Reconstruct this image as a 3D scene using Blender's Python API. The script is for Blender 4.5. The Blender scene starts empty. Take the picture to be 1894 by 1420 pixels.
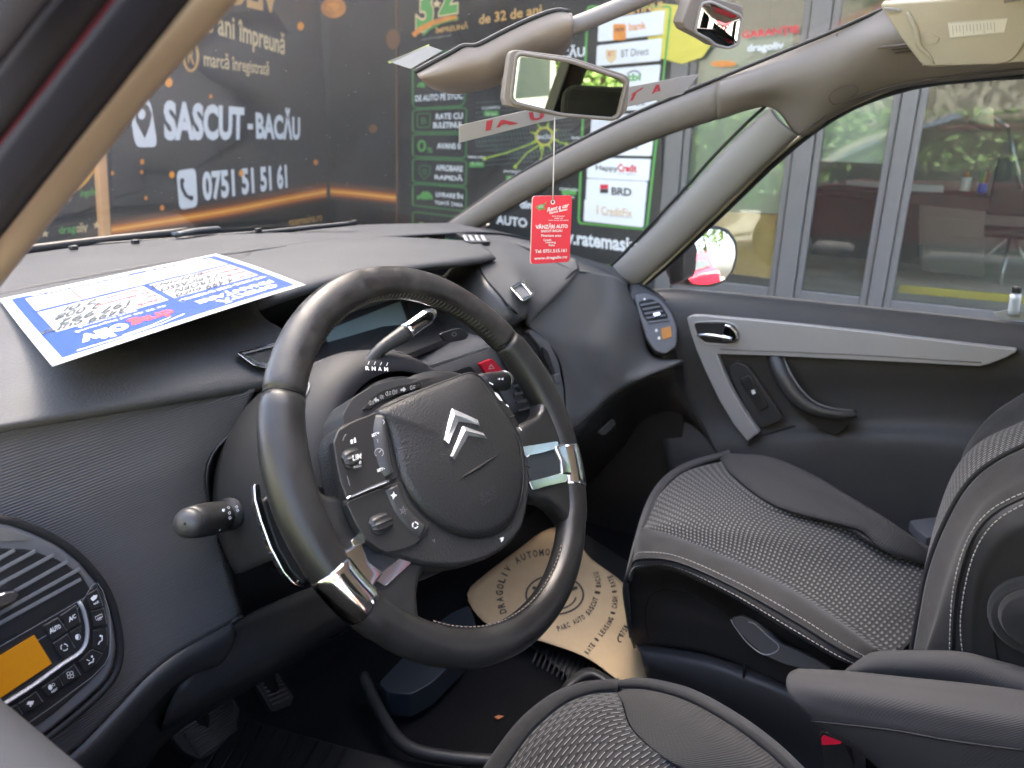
import bpy, bmesh, math, random
from mathutils import Vector as V, Matrix, noise
rad = math.radians
random.seed(7)
S = bpy.context.scene
# ---------------------------------------------------------------- camera
YAW, PITCH, ROLL, FPX = 32.752, 18.531, -0.816, 1362.1
CAM = V((-.878, 0, 1.32))
_a, _p, _r = rad(YAW), rad(PITCH), rad(ROLL)
FW = V((math.cos(_a)*math.cos(_p), math.sin(_a)*math.cos(_p), -math.sin(_p)))
_R0 = V((math.sin(_a), -math.cos(_a), 0)); _D0 = FW.cross(_R0)
RT = _R0*math.cos(_r) + _D0*math.sin(_r); DN = -_R0*math.sin(_r) + _D0*math.cos(_r)
cd = bpy.data.cameras.new('camera'); cam = bpy.data.objects.new('camera', cd); S.collection.objects.link(cam)
cd.lens = 36*FPX/1894; cd.sensor_width = 36; cd.clip_start = .01; cd.clip_end = 500
m = Matrix((RT, -DN, -FW)).transposed().to_4x4(); m.translation = CAM; cam.matrix_world = m
cd.dof.use_dof = True; cd.dof.focus_distance = .78; cd.dof.aperture_fstop = 7.5
S.camera = cam
# ---------------------------------------------------------------- light
w = bpy.data.worlds.new('World'); S.world = w; w.use_nodes = True
nt = w.node_tree; sky = nt.nodes.new('ShaderNodeTexSky'); sky.sky_type = 'NISHITA'; sky.sun_disc = False
SUN_EL, SUN_AZ = 52, 28          # azimuth counter-clockwise from +x
sky.sun_elevation = rad(SUN_EL); sky.sun_rotation = rad(90-SUN_AZ); sky.dust_density = 4; sky.air_density = .55; sky.ozone_density = .3
nt.nodes['Background'].inputs[1].default_value = .15
wb = nt.nodes.new('ShaderNodeMix'); wb.data_type = 'RGBA'; wb.blend_type = 'MULTIPLY'; wb.inputs[0].default_value = 1; wb.inputs[7].default_value = (1, .955, .885, 1)
nt.links.new(sky.outputs[0], wb.inputs[6]); nt.links.new(wb.outputs[2], nt.nodes['Background'].inputs[0])
sl = bpy.data.lights.new('sun', 'SUN'); so = bpy.data.objects.new('sun', sl); S.collection.objects.link(so)
sl.energy = 3.4; sl.angle = rad(.5); sl.color = (1, .95, .86)
sd = V((math.cos(rad(SUN_AZ))*math.cos(rad(SUN_EL)), math.sin(rad(SUN_AZ))*math.cos(rad(SUN_EL)), math.sin(rad(SUN_EL))))
so.rotation_euler = sd.to_track_quat('Z', 'Y').to_euler(); so.location = (8, 6, 14)
S.view_settings.view_transform = 'Standard'; S.view_settings.look = 'None'; S.view_settings.gamma = 1
S.view_settings.exposure = 4.55
try:
    S.cycles.use_denoising = True; S.cycles.max_bounces = 10; S.cycles.transparent_max_bounces = 16; S.cycles.caustics_reflective = False
    S.cycles.sample_clamp_indirect = 6; S.cycles.glossy_bounces = 6; S.cycles.diffuse_bounces = 5
except Exception: pass
# ---------------------------------------------------------------- rays through the picture
def ray(px, py): return FW + RT*((px-947)/FPX) + DN*((py-710)/FPX)
def on(px, py, i, v):
    d = ray(px, py); return CAM + d*((v-CAM[i])/d[i])
def X(px, py, v): return on(px, py, 0, v)
def Y(px, py, v): return on(px, py, 1, v)
def Z(px, py, v): return on(px, py, 2, v)
class Pl:                         # a real plane in the place
    def __init__(s, o, n, h=0): s.n = V(n).normalized(); s.o = V(o) + s.n*h
    def __call__(s, px, py, h=0):
        d = ray(px, py); o = s.o + s.n*h
        return CAM + d*((o-CAM).dot(s.n)/d.dot(s.n))
    def up(s, h): return Pl(s.o, s.n, h)
def pl3(a, b, c):
    n = (b-a).cross(c-a).normalized()
    if n.dot(CAM-a) < 0: n = -n
    return Pl(a, n)
# ---------------------------------------------------------------- objects
C = S.collection
ORG = {}
def thing(name, label, cat, loc=(0, 0, 0), group=None, kind=None):
    o = bpy.data.objects.new(name, None); C.objects.link(o); o.location = loc; o.empty_display_size = .05
    o['label'] = label; o['category'] = cat
    if group: o['group'] = group
    if kind: o['kind'] = kind
    ORG[o.name] = V(loc); return o
def tag(o, label, cat, group=None, kind=None):
    o['label'] = label; o['category'] = cat
    if group: o['group'] = group
    if kind: o['kind'] = kind
    return o
def mk(name, vs, fs, mat, parent=None, smooth=True, uv=None, solid=0, bevel=0, seg=2, mi=None, sub=0, auto=None):
    org = V((0, 0, 0)); 
    if parent is not None: org = ORG[parent.name]
    me = bpy.data.meshes.new(name); me.from_pydata([tuple(V(v)-org) for v in vs], [], fs); me.update()
    mats = mat if isinstance(mat, (list, tuple)) else [mat]
    for x in mats: me.materials.append(x)
    if mi: 
        for p, k in zip(me.polygons, mi): p.material_index = k
    if uv:
        L = me.uv_layers.new(name='UVMap')
        for p in me.polygons:
            for li in p.loop_indices: L.data[li].uv = uv[me.loops[li].vertex_index]
    for p in me.polygons: p.use_smooth = smooth
    o = bpy.data.objects.new(name, me); C.objects.link(o)
    if parent is not None: o.parent = parent; ORG[o.name] = org
    else: ORG[o.name] = org
    if solid:
        md = o.modifiers.new('solid', 'SOLIDIFY'); md.thickness = solid; md.offset = -1
    if bevel:
        md = o.modifiers.new('bevel', 'BEVEL'); md.width = bevel; md.segments = seg; md.limit_method = 'ANGLE'; md.angle_limit = rad(38)
        try: md.harden_normals = False
        except Exception: pass
    if sub:
        md = o.modifiers.new('sub', 'SUBSURF'); md.levels = md.render_levels = sub
    if auto:
        for e in me.edges: pass
        try: me.set_sharp_from_angle(angle=rad(auto))
        except Exception: pass
    return o
def cr(p0, p1, p2, p3, t):
    return .5*((2*p1)+(p2-p0)*t+(2*p0-5*p1+4*p2-p3)*t*t+(3*p1-p0-3*p2+p3)*t*t*t)
def curve(pts, n, closed=False, lin=False):
    """n points along a smooth line through pts, even in arc length"""
    P = [V(p) for p in pts]; k = len(P); d = []
    segs = k if closed else k-1
    for i in range(segs):
        if closed: a, b, c, e = P[(i-1) % k], P[i], P[(i+1) % k], P[(i+2) % k]
        else: a, b, c, e = (P[i-1] if i else 2*P[0]-P[1]), P[i], P[i+1], (P[i+2] if i+2 < k else 2*P[-1]-P[-2])
        for j in range(12): d.append(b.lerp(c, j/12) if lin else cr(a, b, c, e, j/12))
    d.append(P[0].copy() if closed else P[-1].copy())
    L = [0]
    for i in range(1, len(d)): L.append(L[-1]+(d[i]-d[i-1]).length)
    T = L[-1] or 1; out = []; j = 0
    m = n if closed else n-1
    for i in range(n):
        s = T*i/m
        while j < len(L)-2 and L[j+1] < s: j += 1
        f = (s-L[j])/((L[j+1]-L[j]) or 1); out.append(d[j].lerp(d[j+1], min(1, max(0, f))))
    return out
def loft(name, rows, mat, parent=None, nu=24, nv=16, solid=.002, lin=False, flip=None, closed=False, bevel=0, sub=0, fn=None, rlin=False):
    R_ = [curve(r, nu, lin=rlin) for r in rows]
    cols = [curve([r[i] for r in R_], nv, lin=lin) for i in range(nu)]
    vs = [cols[i][j] for j in range(nv) for i in range(nu)]
    if fn: vs = [fn(v, (k % nu)/(nu-1), (k//nu)/(nv-1)) for k, v in enumerate(vs)]
    wl = sum((cols[i+1][nv//2]-cols[i][nv//2]).length for i in range(nu-1)); hl = sum((cols[nu//2][j+1]-cols[nu//2][j]).length for j in range(nv-1))
    uv = [(i/(nu-1)*wl, j/(nv-1)*hl) for j in range(nv) for i in range(nu)]
    fs = [(j*nu+i, j*nu+i+1, (j+1)*nu+i+1, (j+1)*nu+i) for j in range(nv-1) for i in range(nu-1)]
    c = (nv//2)*nu+nu//2; nn = (vs[c+1]-vs[c]).cross(vs[c+nu]-vs[c])
    if (nn.dot(CAM-vs[c]) < 0) != bool(flip): fs = [f[::-1] for f in fs]
    return mk(name, vs, fs, mat, parent, True, uv, solid=solid, bevel=bevel, sub=sub)
def area_n(P):
    n = V((0, 0, 0))
    for i in range(len(P)): n += P[i].cross(P[(i+1) % len(P)])
    return n.normalized() if n.length else V((0, 0, 1))
def slab(name, P, thick, mat, parent=None, bevel=.001, seg=2, n=None, smooth=False, back=None):
    """polygon P (its front face) with real thickness behind it"""
    P = [V(p) for p in P]; c = sum(P, V())/len(P)
    nn = V(n).normalized() if n is not None else area_n([p-c for p in P])
    if n is None and nn.dot(CAM-c) < 0: nn = -nn
    k = len(P); vs = P + [p-nn*thick for p in P]
    f = list(range(k))
    if area_n([p-c for p in P]).dot(nn) < 0: f = f[::-1]
    fs = [tuple(f), tuple(x+k for x in f[::-1])]
    for i in range(k):
        a, b = f[i], f[(i+1) % k]; fs.append((b, a, a+k, b+k))
    o = mk(name, vs, fs, mat, parent, smooth, bevel=bevel, seg=seg)
    if bevel:
        for p in o.data.polygons: p.use_smooth = True
        wn = o.modifiers.new('wn', 'WEIGHTED_NORMAL'); wn.keep_sharp = False
    return o
def box(name, c, s, mat, parent=None, bevel=.003, rot=None, seg=2):
    M = rot or Matrix.Identity(3); c = V(c)
    vs = [c + M @ V((x*s[0]/2, y*s[1]/2, z*s[2]/2)) for x in (-1, 1) for y in (-1, 1) for z in (-1, 1)]
    fs = [(0, 1, 3, 2), (4, 6, 7, 5), (0, 4, 5, 1), (2, 3, 7, 6), (0, 2, 6, 4), (1, 5, 7, 3)]
    return mk(name, vs, fs, mat, parent, False, bevel=bevel, seg=seg)
def tube(name, pts, r, mat, parent=None, n=24, k=10, cap=True, closed=False, flat=None):
    P = curve(pts, n, closed) if len(pts) > 2 or closed else [V(pts[0]).lerp(V(pts[1]), i/(n-1)) for i in range(n)]
    rr = r if callable(r) else (lambda t: r)
    up = V((0, 0, 1)); vs = []; fs = []
    prev = None
    for i, p in enumerate(P):
        if closed: t = P[(i+1) % n]-P[i-1]
        else: t = P[min(i+1, n-1)]-P[max(i-1, 0)]
        t.normalize()
        if prev is None:
            a = t.cross(up if abs(t.z) < .9 else V((1, 0, 0))).normalized()
        else: a = (prev - t*prev.dot(t)).normalized()
        prev = a; b = t.cross(a); q = rr(i/(n-1))
        for j in range(k):
            g = 2*math.pi*j/k; vs.append(p + a*math.cos(g)*q + b*math.sin(g)*q*(flat or 1))
    m_ = n if closed else n-1
    for i in range(m_):
        for j in range(k):
            i2 = (i+1) % n; fs.append((i*k+j, i*k+(j+1) % k, i2*k+(j+1) % k, i2*k+j))
    if cap and not closed: fs += [tuple(range(k))[::-1], tuple((n-1)*k+j for j in range(k))]
    return mk(name, vs, fs, mat, parent)
def rnd(pts, r=.25, n=5):
    """round the corners of a 2D/3D polygon"""
    P = [V(p) for p in pts]; out = []
    for i in range(len(P)):
        a, b, c = P[i-1], P[i], P[(i+1) % len(P)]
        q = b.lerp(a, r); s = b.lerp(c, r)
        for j in range(n+1):
            t = j/n; out.append(q.lerp(b, t).lerp(b.lerp(s, t), t))
    return out
def rpx(pts, r=.25, n=4): return [(p.x, p.y) for p in rnd([V((a, b, 0)) for a, b in pts], r, n)]
def homog(src, dst):
    """3x3 perspective map from four points to four points"""
    A = []; B = []
    for (x, y), (u, v) in zip(src, dst):
        A.append([x, y, 1, 0, 0, 0, -u*x, -u*y]); B.append(u)
        A.append([0, 0, 0, x, y, 1, -v*x, -v*y]); B.append(v)
    n = 8
    for i in range(n):
        p = max(range(i, n), key=lambda k: abs(A[k][i])); A[i], A[p] = A[p], A[i]; B[i], B[p] = B[p], B[i]
        for k in range(n):
            if k != i:
                f = A[k][i]/A[i][i]
                if f: A[k] = [a-f*b for a, b in zip(A[k], A[i])]; B[k] -= f*B[i]
    h = [B[i]/A[i][i] for i in range(n)]
    def f(x, y):
        w_ = h[6]*x+h[7]*y+1; return ((h[0]*x+h[1]*y+h[2])/w_, (h[3]*x+h[4]*y+h[5])/w_)
    return f
_tc = {}
def glyphs(s, bold=0, shear=0, sp=1.0):
    key = (s, bold, shear, sp)
    if key in _tc: return _tc[key]
    cu = bpy.data.curves.new('t', 'FONT'); cu.body = s; cu.size = 1; cu.offset = bold; cu.shear = shear; cu.space_character = sp; cu.resolution_u = 3
    o = bpy.data.objects.new('t', cu); C.objects.link(o); bpy.context.view_layer.update()
    me = bpy.data.meshes.new_from_object(o.evaluated_get(bpy.context.evaluated_depsgraph_get()))
    vs = [(v.co.x, v.co.y) for v in me.vertices]; fs = [tuple(p.vertices) for p in me.polygons]
    bpy.data.objects.remove(o); bpy.data.curves.remove(cu); bpy.data.meshes.remove(me)
    _tc[key] = (vs, fs); return vs, fs
class Print:
    """flat print (letters, lines, shapes) gathered into one mesh that lies on a surface; f maps (x, y) to the surface"""
    def __init__(s, f): s.f = f; s.v = []; s.t = []; s.m = []; s.mats = []
    def _mi(s, mat):
        if mat not in s.mats: s.mats.append(mat)
        return s.mats.index(mat)
    def poly(s, pts, mat, f=None):
        k = len(s.v); g = f or s.f; s.v += [g(*p) for p in pts]; s.t.append(tuple(range(k, k+len(pts)))); s.m.append(s._mi(mat)); return s
    def rect(s, x0, y0, x1, y1, mat, r=0):
        q = [(x0, y0), (x1, y0), (x1, y1), (x0, y1)]
        if r:
            q = []
            for cx, cy, a0 in ((x1-r, y0+r, -90), (x1-r, y1-r, 0), (x0+r, y1-r, 90), (x0+r, y0+r, 180)):
                for k in range(5): g = rad(a0+k*22.5); q.append((cx+r*math.cos(g), cy+r*math.sin(g)))
        return s.poly(q, mat)
    def stroke(s, pts, w_, mat, closed=False, f=None):
        P = [V((a, b)) for a, b in pts]; n = len(P)
        L = []; Rr = []
        for i in range(n):
            a = P[i-1] if (i or closed) else P[i]; b = P[(i+1) % n] if (i < n-1 or closed) else P[i]
            t = (b-a)
            if t.length == 0: t = V((1, 0))
            t.normalize(); q = V((-t.y, t.x))*w_/2; L.append(P[i]+q); Rr.append(P[i]-q)
        for i in range(n if closed else n-1):
            j = (i+1) % n; s.poly([tuple(L[i]), tuple(L[j]), tuple(Rr[j]), tuple(Rr[i])], mat, f)
        return s
    def ring(s, cx, cy, rx, ry, w_, mat, a0=0, a1=360, n=20):
        return s.stroke([(cx+rx*math.cos(rad(a0+(a1-a0)*i/n)), cy+ry*math.sin(rad(a0+(a1-a0)*i/n))) for i in range(n+(0 if a1-a0 == 360 else 1))], w_, mat, closed=(a1-a0 == 360))
    def disc(s, cx, cy, rx, ry, mat, n=20): return s.poly([(cx+rx*math.cos(2*math.pi*i/n), cy+ry*math.sin(2*math.pi*i/n)) for i in range(n)], mat)
    def text(s, body, quad, mat, bold=.012, shear=0, sp=1.0):
        """quad: tl, tr, br, bl of the ink, in the map's own coordinates"""
        vs, fs = glyphs(body, bold, shear, sp)
        if not vs: return s
        x0 = min(v[0] for v in vs); x1 = max(v[0] for v in vs); y0 = min(v[1] for v in vs); y1 = max(v[1] for v in vs)
        H = homog([(x0, y1), (x1, y1), (x1, y0), (x0, y0)], quad)
        k = len(s.v); s.v += [s.f(*H(*v)) for v in vs]; mi = s._mi(mat)
        for t in fs: s.t.append(tuple(a+k for a in t)); s.m.append(mi)
        return s
    def trect(s, body, x0, y0, x1, y1, mat, **kw): return s.text(body, [(x0, y0), (x1, y0), (x1, y1), (x0, y1)], mat, **kw)
    def build(s, name, parent, smooth=False, solid=0):
        # every face is turned to look at the side its surface is seen from
        fs = []
        for t in s.t:
            P = [s.v[i] for i in t]; n = area_n([p-P[0] for p in P])
            fs.append(t if n.dot(CAM-P[0]) >= 0 else t[::-1])
        return mk(name, s.v, fs, s.mats, parent, smooth, mi=s.m, solid=solid)
# ---------------------------------------------------------------- materials
def nodes(name):
    m_ = bpy.data.materials.new(name); m_.use_nodes = True; nt = m_.node_tree; b = nt.nodes['Principled BSDF']; return m_, nt, b
def mat(name, col, rough=.5, metal=0, spec=.5, bump=None, vary=0, vscale=8, coat=0, em=None, sheen=0, rvary=0, coord='Object'):
    m_, nt, b = nodes(name)
    b.inputs['Base Color'].default_value = (*col, 1); b.inputs['Roughness'].default_value = rough; b.inputs['Metallic'].default_value = metal
    b.inputs['Specular IOR Level'].default_value = spec; b.inputs['Coat Weight'].default_value = coat; b.inputs['Sheen Weight'].default_value = sheen
    if em: b.inputs['Emission Color'].default_value = (*em[0], 1); b.inputs['Emission Strength'].default_value = em[1]
    tc = nt.nodes.new('ShaderNodeTexCoord')
    if vary or rvary:
        n = nt.nodes.new('ShaderNodeTexNoise'); n.inputs['Scale'].default_value = vscale; n.inputs['Detail'].default_value = 6; n.inputs['Roughness'].default_value = .65
        nt.links.new(tc.outputs[coord], n.inputs['Vector'])
        mr = nt.nodes.new('ShaderNodeMapRange'); mr.inputs[1].default_value = .3; mr.inputs[2].default_value = .7
        nt.links.new(n.outputs[0], mr.inputs[0])
    if vary:
        mx = nt.nodes.new('ShaderNodeMix'); mx.data_type = 'RGBA'
        mx.inputs[6].default_value = (*[c*(1-vary) for c in col], 1); mx.inputs[7].default_value = (*[min(1, c*(1+vary)) for c in col], 1)
        nt.links.new(mr.outputs[0], mx.inputs[0]); nt.links.new(mx.outputs[2], b.inputs['Base Color'])
    if rvary:
        m2 = nt.nodes.new('ShaderNodeMapRange'); m2.inputs[1].default_value = .35; m2.inputs[2].default_value = .65
        m2.inputs[3].default_value = max(.03, rough-rvary); m2.inputs[4].default_value = min(1, rough+rvary)
        nt.links.new(n.outputs[0], m2.inputs[0]); nt.links.new(m2.outputs[0], b.inputs['Roughness'])
    if bump:
        kind, sc, st, di = bump
        if kind == 'noise': t = nt.nodes.new('ShaderNodeTexNoise'); t.inputs['Scale'].default_value = sc; t.inputs['Detail'].default_value = 3; out = t.outputs[0]
        else: t = nt.nodes.new('ShaderNodeTexVoronoi'); t.inputs['Scale'].default_value = sc; t.inputs['Randomness'].default_value = .9; out = t.outputs['Distance']
        nt.links.new(tc.outputs[coord], t.inputs['Vector'])
        bp = nt.nodes.new('ShaderNodeBump'); bp.inputs['Strength'].default_value = st; bp.inputs['Distance'].default_value = di
        nt.links.new(out, bp.inputs['Height']); nt.links.new(bp.outputs[0], b.inputs['Normal'])
    return m_
def dusty(m_, amt=.5, col=(.55, .53, .5), scale=900, thr=.73):
    """fine dust specks and lint that lie on the surface itself"""
    nt = m_.node_tree; b = nt.nodes['Principled BSDF']; tc = nt.nodes.new('ShaderNodeTexCoord')
    v = nt.nodes.new('ShaderNodeTexNoise'); v.inputs['Scale'].default_value = scale; v.inputs['Detail'].default_value = 1
    nt.links.new(tc.outputs['Object'], v.inputs['Vector'])
    mr = nt.nodes.new('ShaderNodeMapRange'); mr.inputs[1].default_value = thr; mr.inputs[2].default_value = thr+.05; mr.inputs[4].default_value = amt
    nt.links.new(v.outputs[0], mr.inputs[0])
    mx = nt.nodes.new('ShaderNodeMix'); mx.data_type = 'RGBA'; mx.inputs[7].default_value = (*col, 1)
    src = b.inputs['Base Color'].links[0].from_socket if b.inputs['Base Color'].links else None
    if src: nt.links.new(src, mx.inputs[6])
    else: mx.inputs[6].default_value = b.inputs['Base Color'].default_value
    nt.links.new(mr.outputs[0], mx.inputs[0]); nt.links.new(mx.outputs[2], b.inputs['Base Color']); return m_
def uvnode(nt, sx=1, sy=1, rot=0):
    tc = nt.nodes.new('ShaderNodeTexCoord'); mp = nt.nodes.new('ShaderNodeMapping'); mp.inputs['Scale'].default_value = (sx, sy, 1); mp.inputs['Rotation'].default_value = (0, 0, rot)
    nt.links.new(tc.outputs['UV'], mp.inputs[0]); return mp
def ribbed(name, col, period, rough=.5, depth=.0004, axis='y', world=None):
    m_, nt, b = nodes(name); b.inputs['Base Color'].default_value = (*col, 1); b.inputs['Roughness'].default_value = rough
    tc = nt.nodes.new('ShaderNodeTexCoord'); wv = nt.nodes.new('ShaderNodeTexWave'); wv.wave_type = 'BANDS'
    wv.bands_direction = {'x': 'X', 'y': 'Y', 'z': 'Z'}[axis]; wv.inputs['Scale'].default_value = 2*math.pi/(20*period); wv.inputs['Distortion'].default_value = .35
    wv.inputs['Detail'].default_value = 1; wv.inputs['Detail Scale'].default_value = 6
    nt.links.new(tc.outputs['Object' if world else 'UV'], wv.inputs['Vector'])
    bp = nt.nodes.new('ShaderNodeBump'); bp.inputs['Strength'].default_value = 1; bp.inputs['Distance'].default_value = depth
    nt.links.new(wv.outputs[0], bp.inputs['Height']); nt.links.new(bp.outputs[0], b.inputs['Normal'])
    return m_
def fabric_dash(name, ca, cb, cc, pu, pv, lw=.34, ll=.62, rot=0, slant=0, stag=.5, wobble=.15):
    """woven seat cloth: dark ribs with rows of short light dashes"""
    m_, nt, b = nodes(name); b.inputs['Roughness'].default_value = .95; b.inputs['Specular IOR Level'].default_value = .2; b.inputs['Sheen Weight'].default_value = .15
    mp = uvnode(nt, 1/pu, 1/pv, rot); sx = nt.nodes.new('ShaderNodeSeparateXYZ'); nt.links.new(mp.outputs[0], sx.inputs[0])
    def M(op, a, b_=None, c=None):
        n = nt.nodes.new('ShaderNodeMath'); n.operation = op
        for i, q in enumerate((a, b_, c)):
            if q is None: continue
            if isinstance(q, (int, float)): n.inputs[i].default_value = q
            else: nt.links.new(q, n.inputs[i])
        return n.outputs[0]
    wob = nt.nodes.new('ShaderNodeTexNoise'); wob.inputs['Scale'].default_value = 1.3; wob.inputs['Detail'].default_value = 2; nt.links.new(mp.outputs[0], wob.inputs['Vector'])
    u = M('ADD', sx.outputs[0], M('MULTIPLY', M('SUBTRACT', wob.outputs[0], .5), wobble)); v = sx.outputs[1]
    row = M('FLOOR', v); off = M('MULTIPLY', M('MODULO', M('ABSOLUTE', row), 2), stag)
    uu = M('ADD', u, M('ADD', off, M('MULTIPLY', v, slant)))
    fu = M('FRACT', uu); fv = M('FRACT', v)
    du = M('ABSOLUTE', M('SUBTRACT', fu, .5)); dv = M('ABSOLUTE', M('SUBTRACT', fv, .5))
    inu = M('LESS_THAN', du, ll/2); inv = M('LESS_THAN', dv, lw/2); dash = M('MULTIPLY', inu, inv)
    rn = nt.nodes.new('ShaderNodeTexNoise'); rn.inputs['Scale'].default_value = 3; nt.links.new(mp.outputs[0], rn.inputs['Vector'])
    dash = M('MULTIPLY', dash, M('ADD', .35, M('MULTIPLY', rn.outputs[0], 1.1)))
    rib = M('SINE', M('MULTIPLY', v, 2*math.pi))
    mx = nt.nodes.new('ShaderNodeMix'); mx.data_type = 'RGBA'; mx.inputs[6].default_value = (*ca, 1); mx.inputs[7].default_value = (*cb, 1)
    nt.links.new(M('MULTIPLY_ADD', rib, .5, .5), mx.inputs[0])
    my = nt.nodes.new('ShaderNodeMix'); my.data_type = 'RGBA'; my.inputs[7].default_value = (*cc, 1); nt.links.new(mx.outputs[2], my.inputs[6]); nt.links.new(dash, my.inputs[0])
    nt.links.new(my.outputs[2], b.inputs['Base Color'])
    h = M('ADD', M('MULTIPLY', rib, .5), dash); bp = nt.nodes.new('ShaderNodeBump'); bp.inputs['Strength'].default_value = .9; bp.inputs['Distance'].default_value = .0007
    nt.links.new(h, bp.inputs['Height']); nt.links.new(bp.outputs[0], b.inputs['Normal'])
    return m_
def glass(name, tint=(.96, .98, .97), gl=1.0, haze_dirt=0, rough=0.0, dscale=30):
    m_ = bpy.data.materials.new(name); m_.use_nodes = True; nt = m_.node_tree; nt.nodes.remove(nt.nodes['Principled BSDF']); out = nt.nodes['Material Output']
    tr = nt.nodes.new('ShaderNodeBsdfTransparent'); tr.inputs[0].default_value = (*tint, 1)
    g = nt.nodes.new('ShaderNodeBsdfGlossy'); g.inputs['Roughness'].default_value = rough
    fr = nt.nodes.new('ShaderNodeFresnel'); fr.inputs[0].default_value = 1.5
    mu = nt.nodes.new('ShaderNodeMath'); mu.operation = 'MULTIPLY'; mu.inputs[1].default_value = gl; mu.use_clamp = True; nt.links.new(fr.outputs[0], mu.inputs[0])
    mx = nt.nodes.new('ShaderNodeMixShader'); nt.links.new(mu.outputs[0], mx.inputs[0]); nt.links.new(tr.outputs[0], mx.inputs[1]); nt.links.new(g.outputs[0], mx.inputs[2])
    last = mx.outputs[0]
    if haze_dirt:  # even pale veil painted for haze, with dirt specks on top
        df = nt.nodes.new('ShaderNodeBsdfDiffuse'); df.inputs[0].default_value = (.62, .63, .62, 1)
        tc = nt.nodes.new('ShaderNodeTexCoord')
        n = nt.nodes.new('ShaderNodeTexNoise'); n.inputs['Scale'].default_value = dscale; n.inputs['Detail'].default_value = 9; n.inputs['Roughness'].default_value = .72; nt.links.new(tc.outputs['Object'], n.inputs['Vector'])
        mr = nt.nodes.new('ShaderNodeMapRange'); mr.inputs[1].default_value = .35; mr.inputs[2].default_value = .85; mr.inputs[3].default_value = haze_dirt*.82; mr.inputs[4].default_value = haze_dirt*1.35; nt.links.new(n.outputs[0], mr.inputs[0])
        n2 = nt.nodes.new('ShaderNodeTexNoise'); n2.inputs['Scale'].default_value = 240; n2.inputs['Detail'].default_value = 0; nt.links.new(tc.outputs['Object'], n2.inputs['Vector'])
        m2 = nt.nodes.new('ShaderNodeMapRange'); m2.inputs[1].default_value = .84; m2.inputs[2].default_value = .9; m2.inputs[4].default_value = .35; nt.links.new(n2.outputs[0], m2.inputs[0])
        ad = nt.nodes.new('ShaderNodeMath'); ad.operation = 'ADD'; ad.use_clamp = True; nt.links.new(mr.outputs[0], ad.inputs[0]); nt.links.new(m2.outputs[0], ad.inputs[1])
        my = nt.nodes.new('ShaderNodeMixShader'); nt.links.new(ad.outputs[0], my.inputs[0]); nt.links.new(last, my.inputs[1]); nt.links.new(df.outputs[0], my.inputs[2]); last = my.outputs[0]
    nt.links.new(last, out.inputs[0]); return m_
M_ = {}
def dm(k, *a, **kw): M_[k] = mat(k, *a, **kw); return M_[k]
DASH = dm('dash_soft_plastic', (.066, .066, .066), .64, spec=.25, bump=('voronoi', 380, .5, .0006), vary=.12, vscale=5)
DASHD = dm('dash_hard_plastic', (.034, .034, .0345), .42, spec=.45, bump=('noise', 900, .15, .0003), vary=.1)
BLK = dm('black_plastic', (.020, .0197, .0197), .40, bump=('noise', 1200, .08, .0002))
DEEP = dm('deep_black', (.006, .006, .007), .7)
GREYP = dm('grey_bezel_plastic', (.115, .116, .12), .36, spec=.5, vary=.08)
LEA = dm('wheel_leather', (.017, .0165, .016), .38, spec=.42, bump=('voronoi', 900, .22, .0004), vary=.35, vscale=16, rvary=.1)
LEAW = dm('worn_leather', (.024, .0225, .021), .42, spec=.42, bump=('noise', 500, .35, .0004), vary=.55, vscale=60, rvary=.12)
PAD = dm('airbag_grain_plastic', (.020, .020, .0202), .42, spec=.5, bump=('voronoi', 520, .55, .0007))
CHR = dm('chrome', (.74, .75, .77), .09, 1, rvary=.03)
SAT = dm('satin_metal', (.55, .56, .58), .28, 1)
SILV = dm('silver_door_trim', (.34, .335, .335), .42, .2, vary=.04)
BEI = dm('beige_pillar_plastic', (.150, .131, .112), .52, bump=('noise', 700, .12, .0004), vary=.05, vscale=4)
BEIG = dm('grey_beige_plastic', (.235, .223, .207), .5, bump=('noise', 700, .1, .0004))
HEAD = dm('headliner_cloth', (.40, .36, .30), .95, bump=('noise', 900, .4, .0006), vary=.06)
VIS = dm('visor_cloth', (.36, .325, .24), .9, bump=('voronoi', 700, .3, .0005), vary=.05)
CARP = dm('carpet', (.011, .011, .012), 1, spec=.1, bump=('noise', 700, 1, .0022), vary=.5, vscale=300)
RUB = dm('rubber_mat', (.012, .012, .012), .6, bump=('noise', 300, .3, .0006))
CLO = dm('seat_cloth_plain', (.025, .0248, .025), .95, spec=.2, sheen=.15, bump=('noise', 1100, .5, .0006), vary=.25, vscale=25)
CLOB = dm('seat_side_leatherette', (.030, .030, .031), .6, spec=.35, bump=('noise', 260, .2, .0005), vary=.15)
ARMC = ribbed('armrest_cloth', (.046, .046, .048), .0016, .95, .0003)
RIB = ribbed('ribbed_fascia', (.080, .0785, .077), .0024, .42, .00038, 'z', True)
RIBC = ribbed('ribbed_seat_cloth', (.031, .0308, .031), .0036, .95, .0006, 'x')
FAB1 = fabric_dash('seat_dash_cloth', (.014, .014, .0145), (.040, .040, .041), (.24, .24, .235), .0185, .0072, .17, .70)
FAB2 = fabric_dash('seat_dash_cloth_close', (.016, .016, .0165), (.034, .034, .035), (.165, .165, .165), .0088, .0078, .42, .50, stag=.08)
STI = dm('light_stitching', (.42, .40, .37), .8)
WHT = dm('white_print', (.78, .78, .76), .6)
GRYT = dm('grey_print', (.33, .33, .33), .6)
REDP = dm('red_button', (.48, .012, .030), .35, spec=.5)
AMB = dm('amber_display', (.27, .11, .006), .3, em=((.75, .30, .01), .012), vary=.12, vscale=18)
LCD = dm('grey_green_display', (.19, .25, .235), .22, vary=.05)
CARR = dm('red_car_paint', (.40, .012, .028), .18, spec=.6, coat=1)
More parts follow.
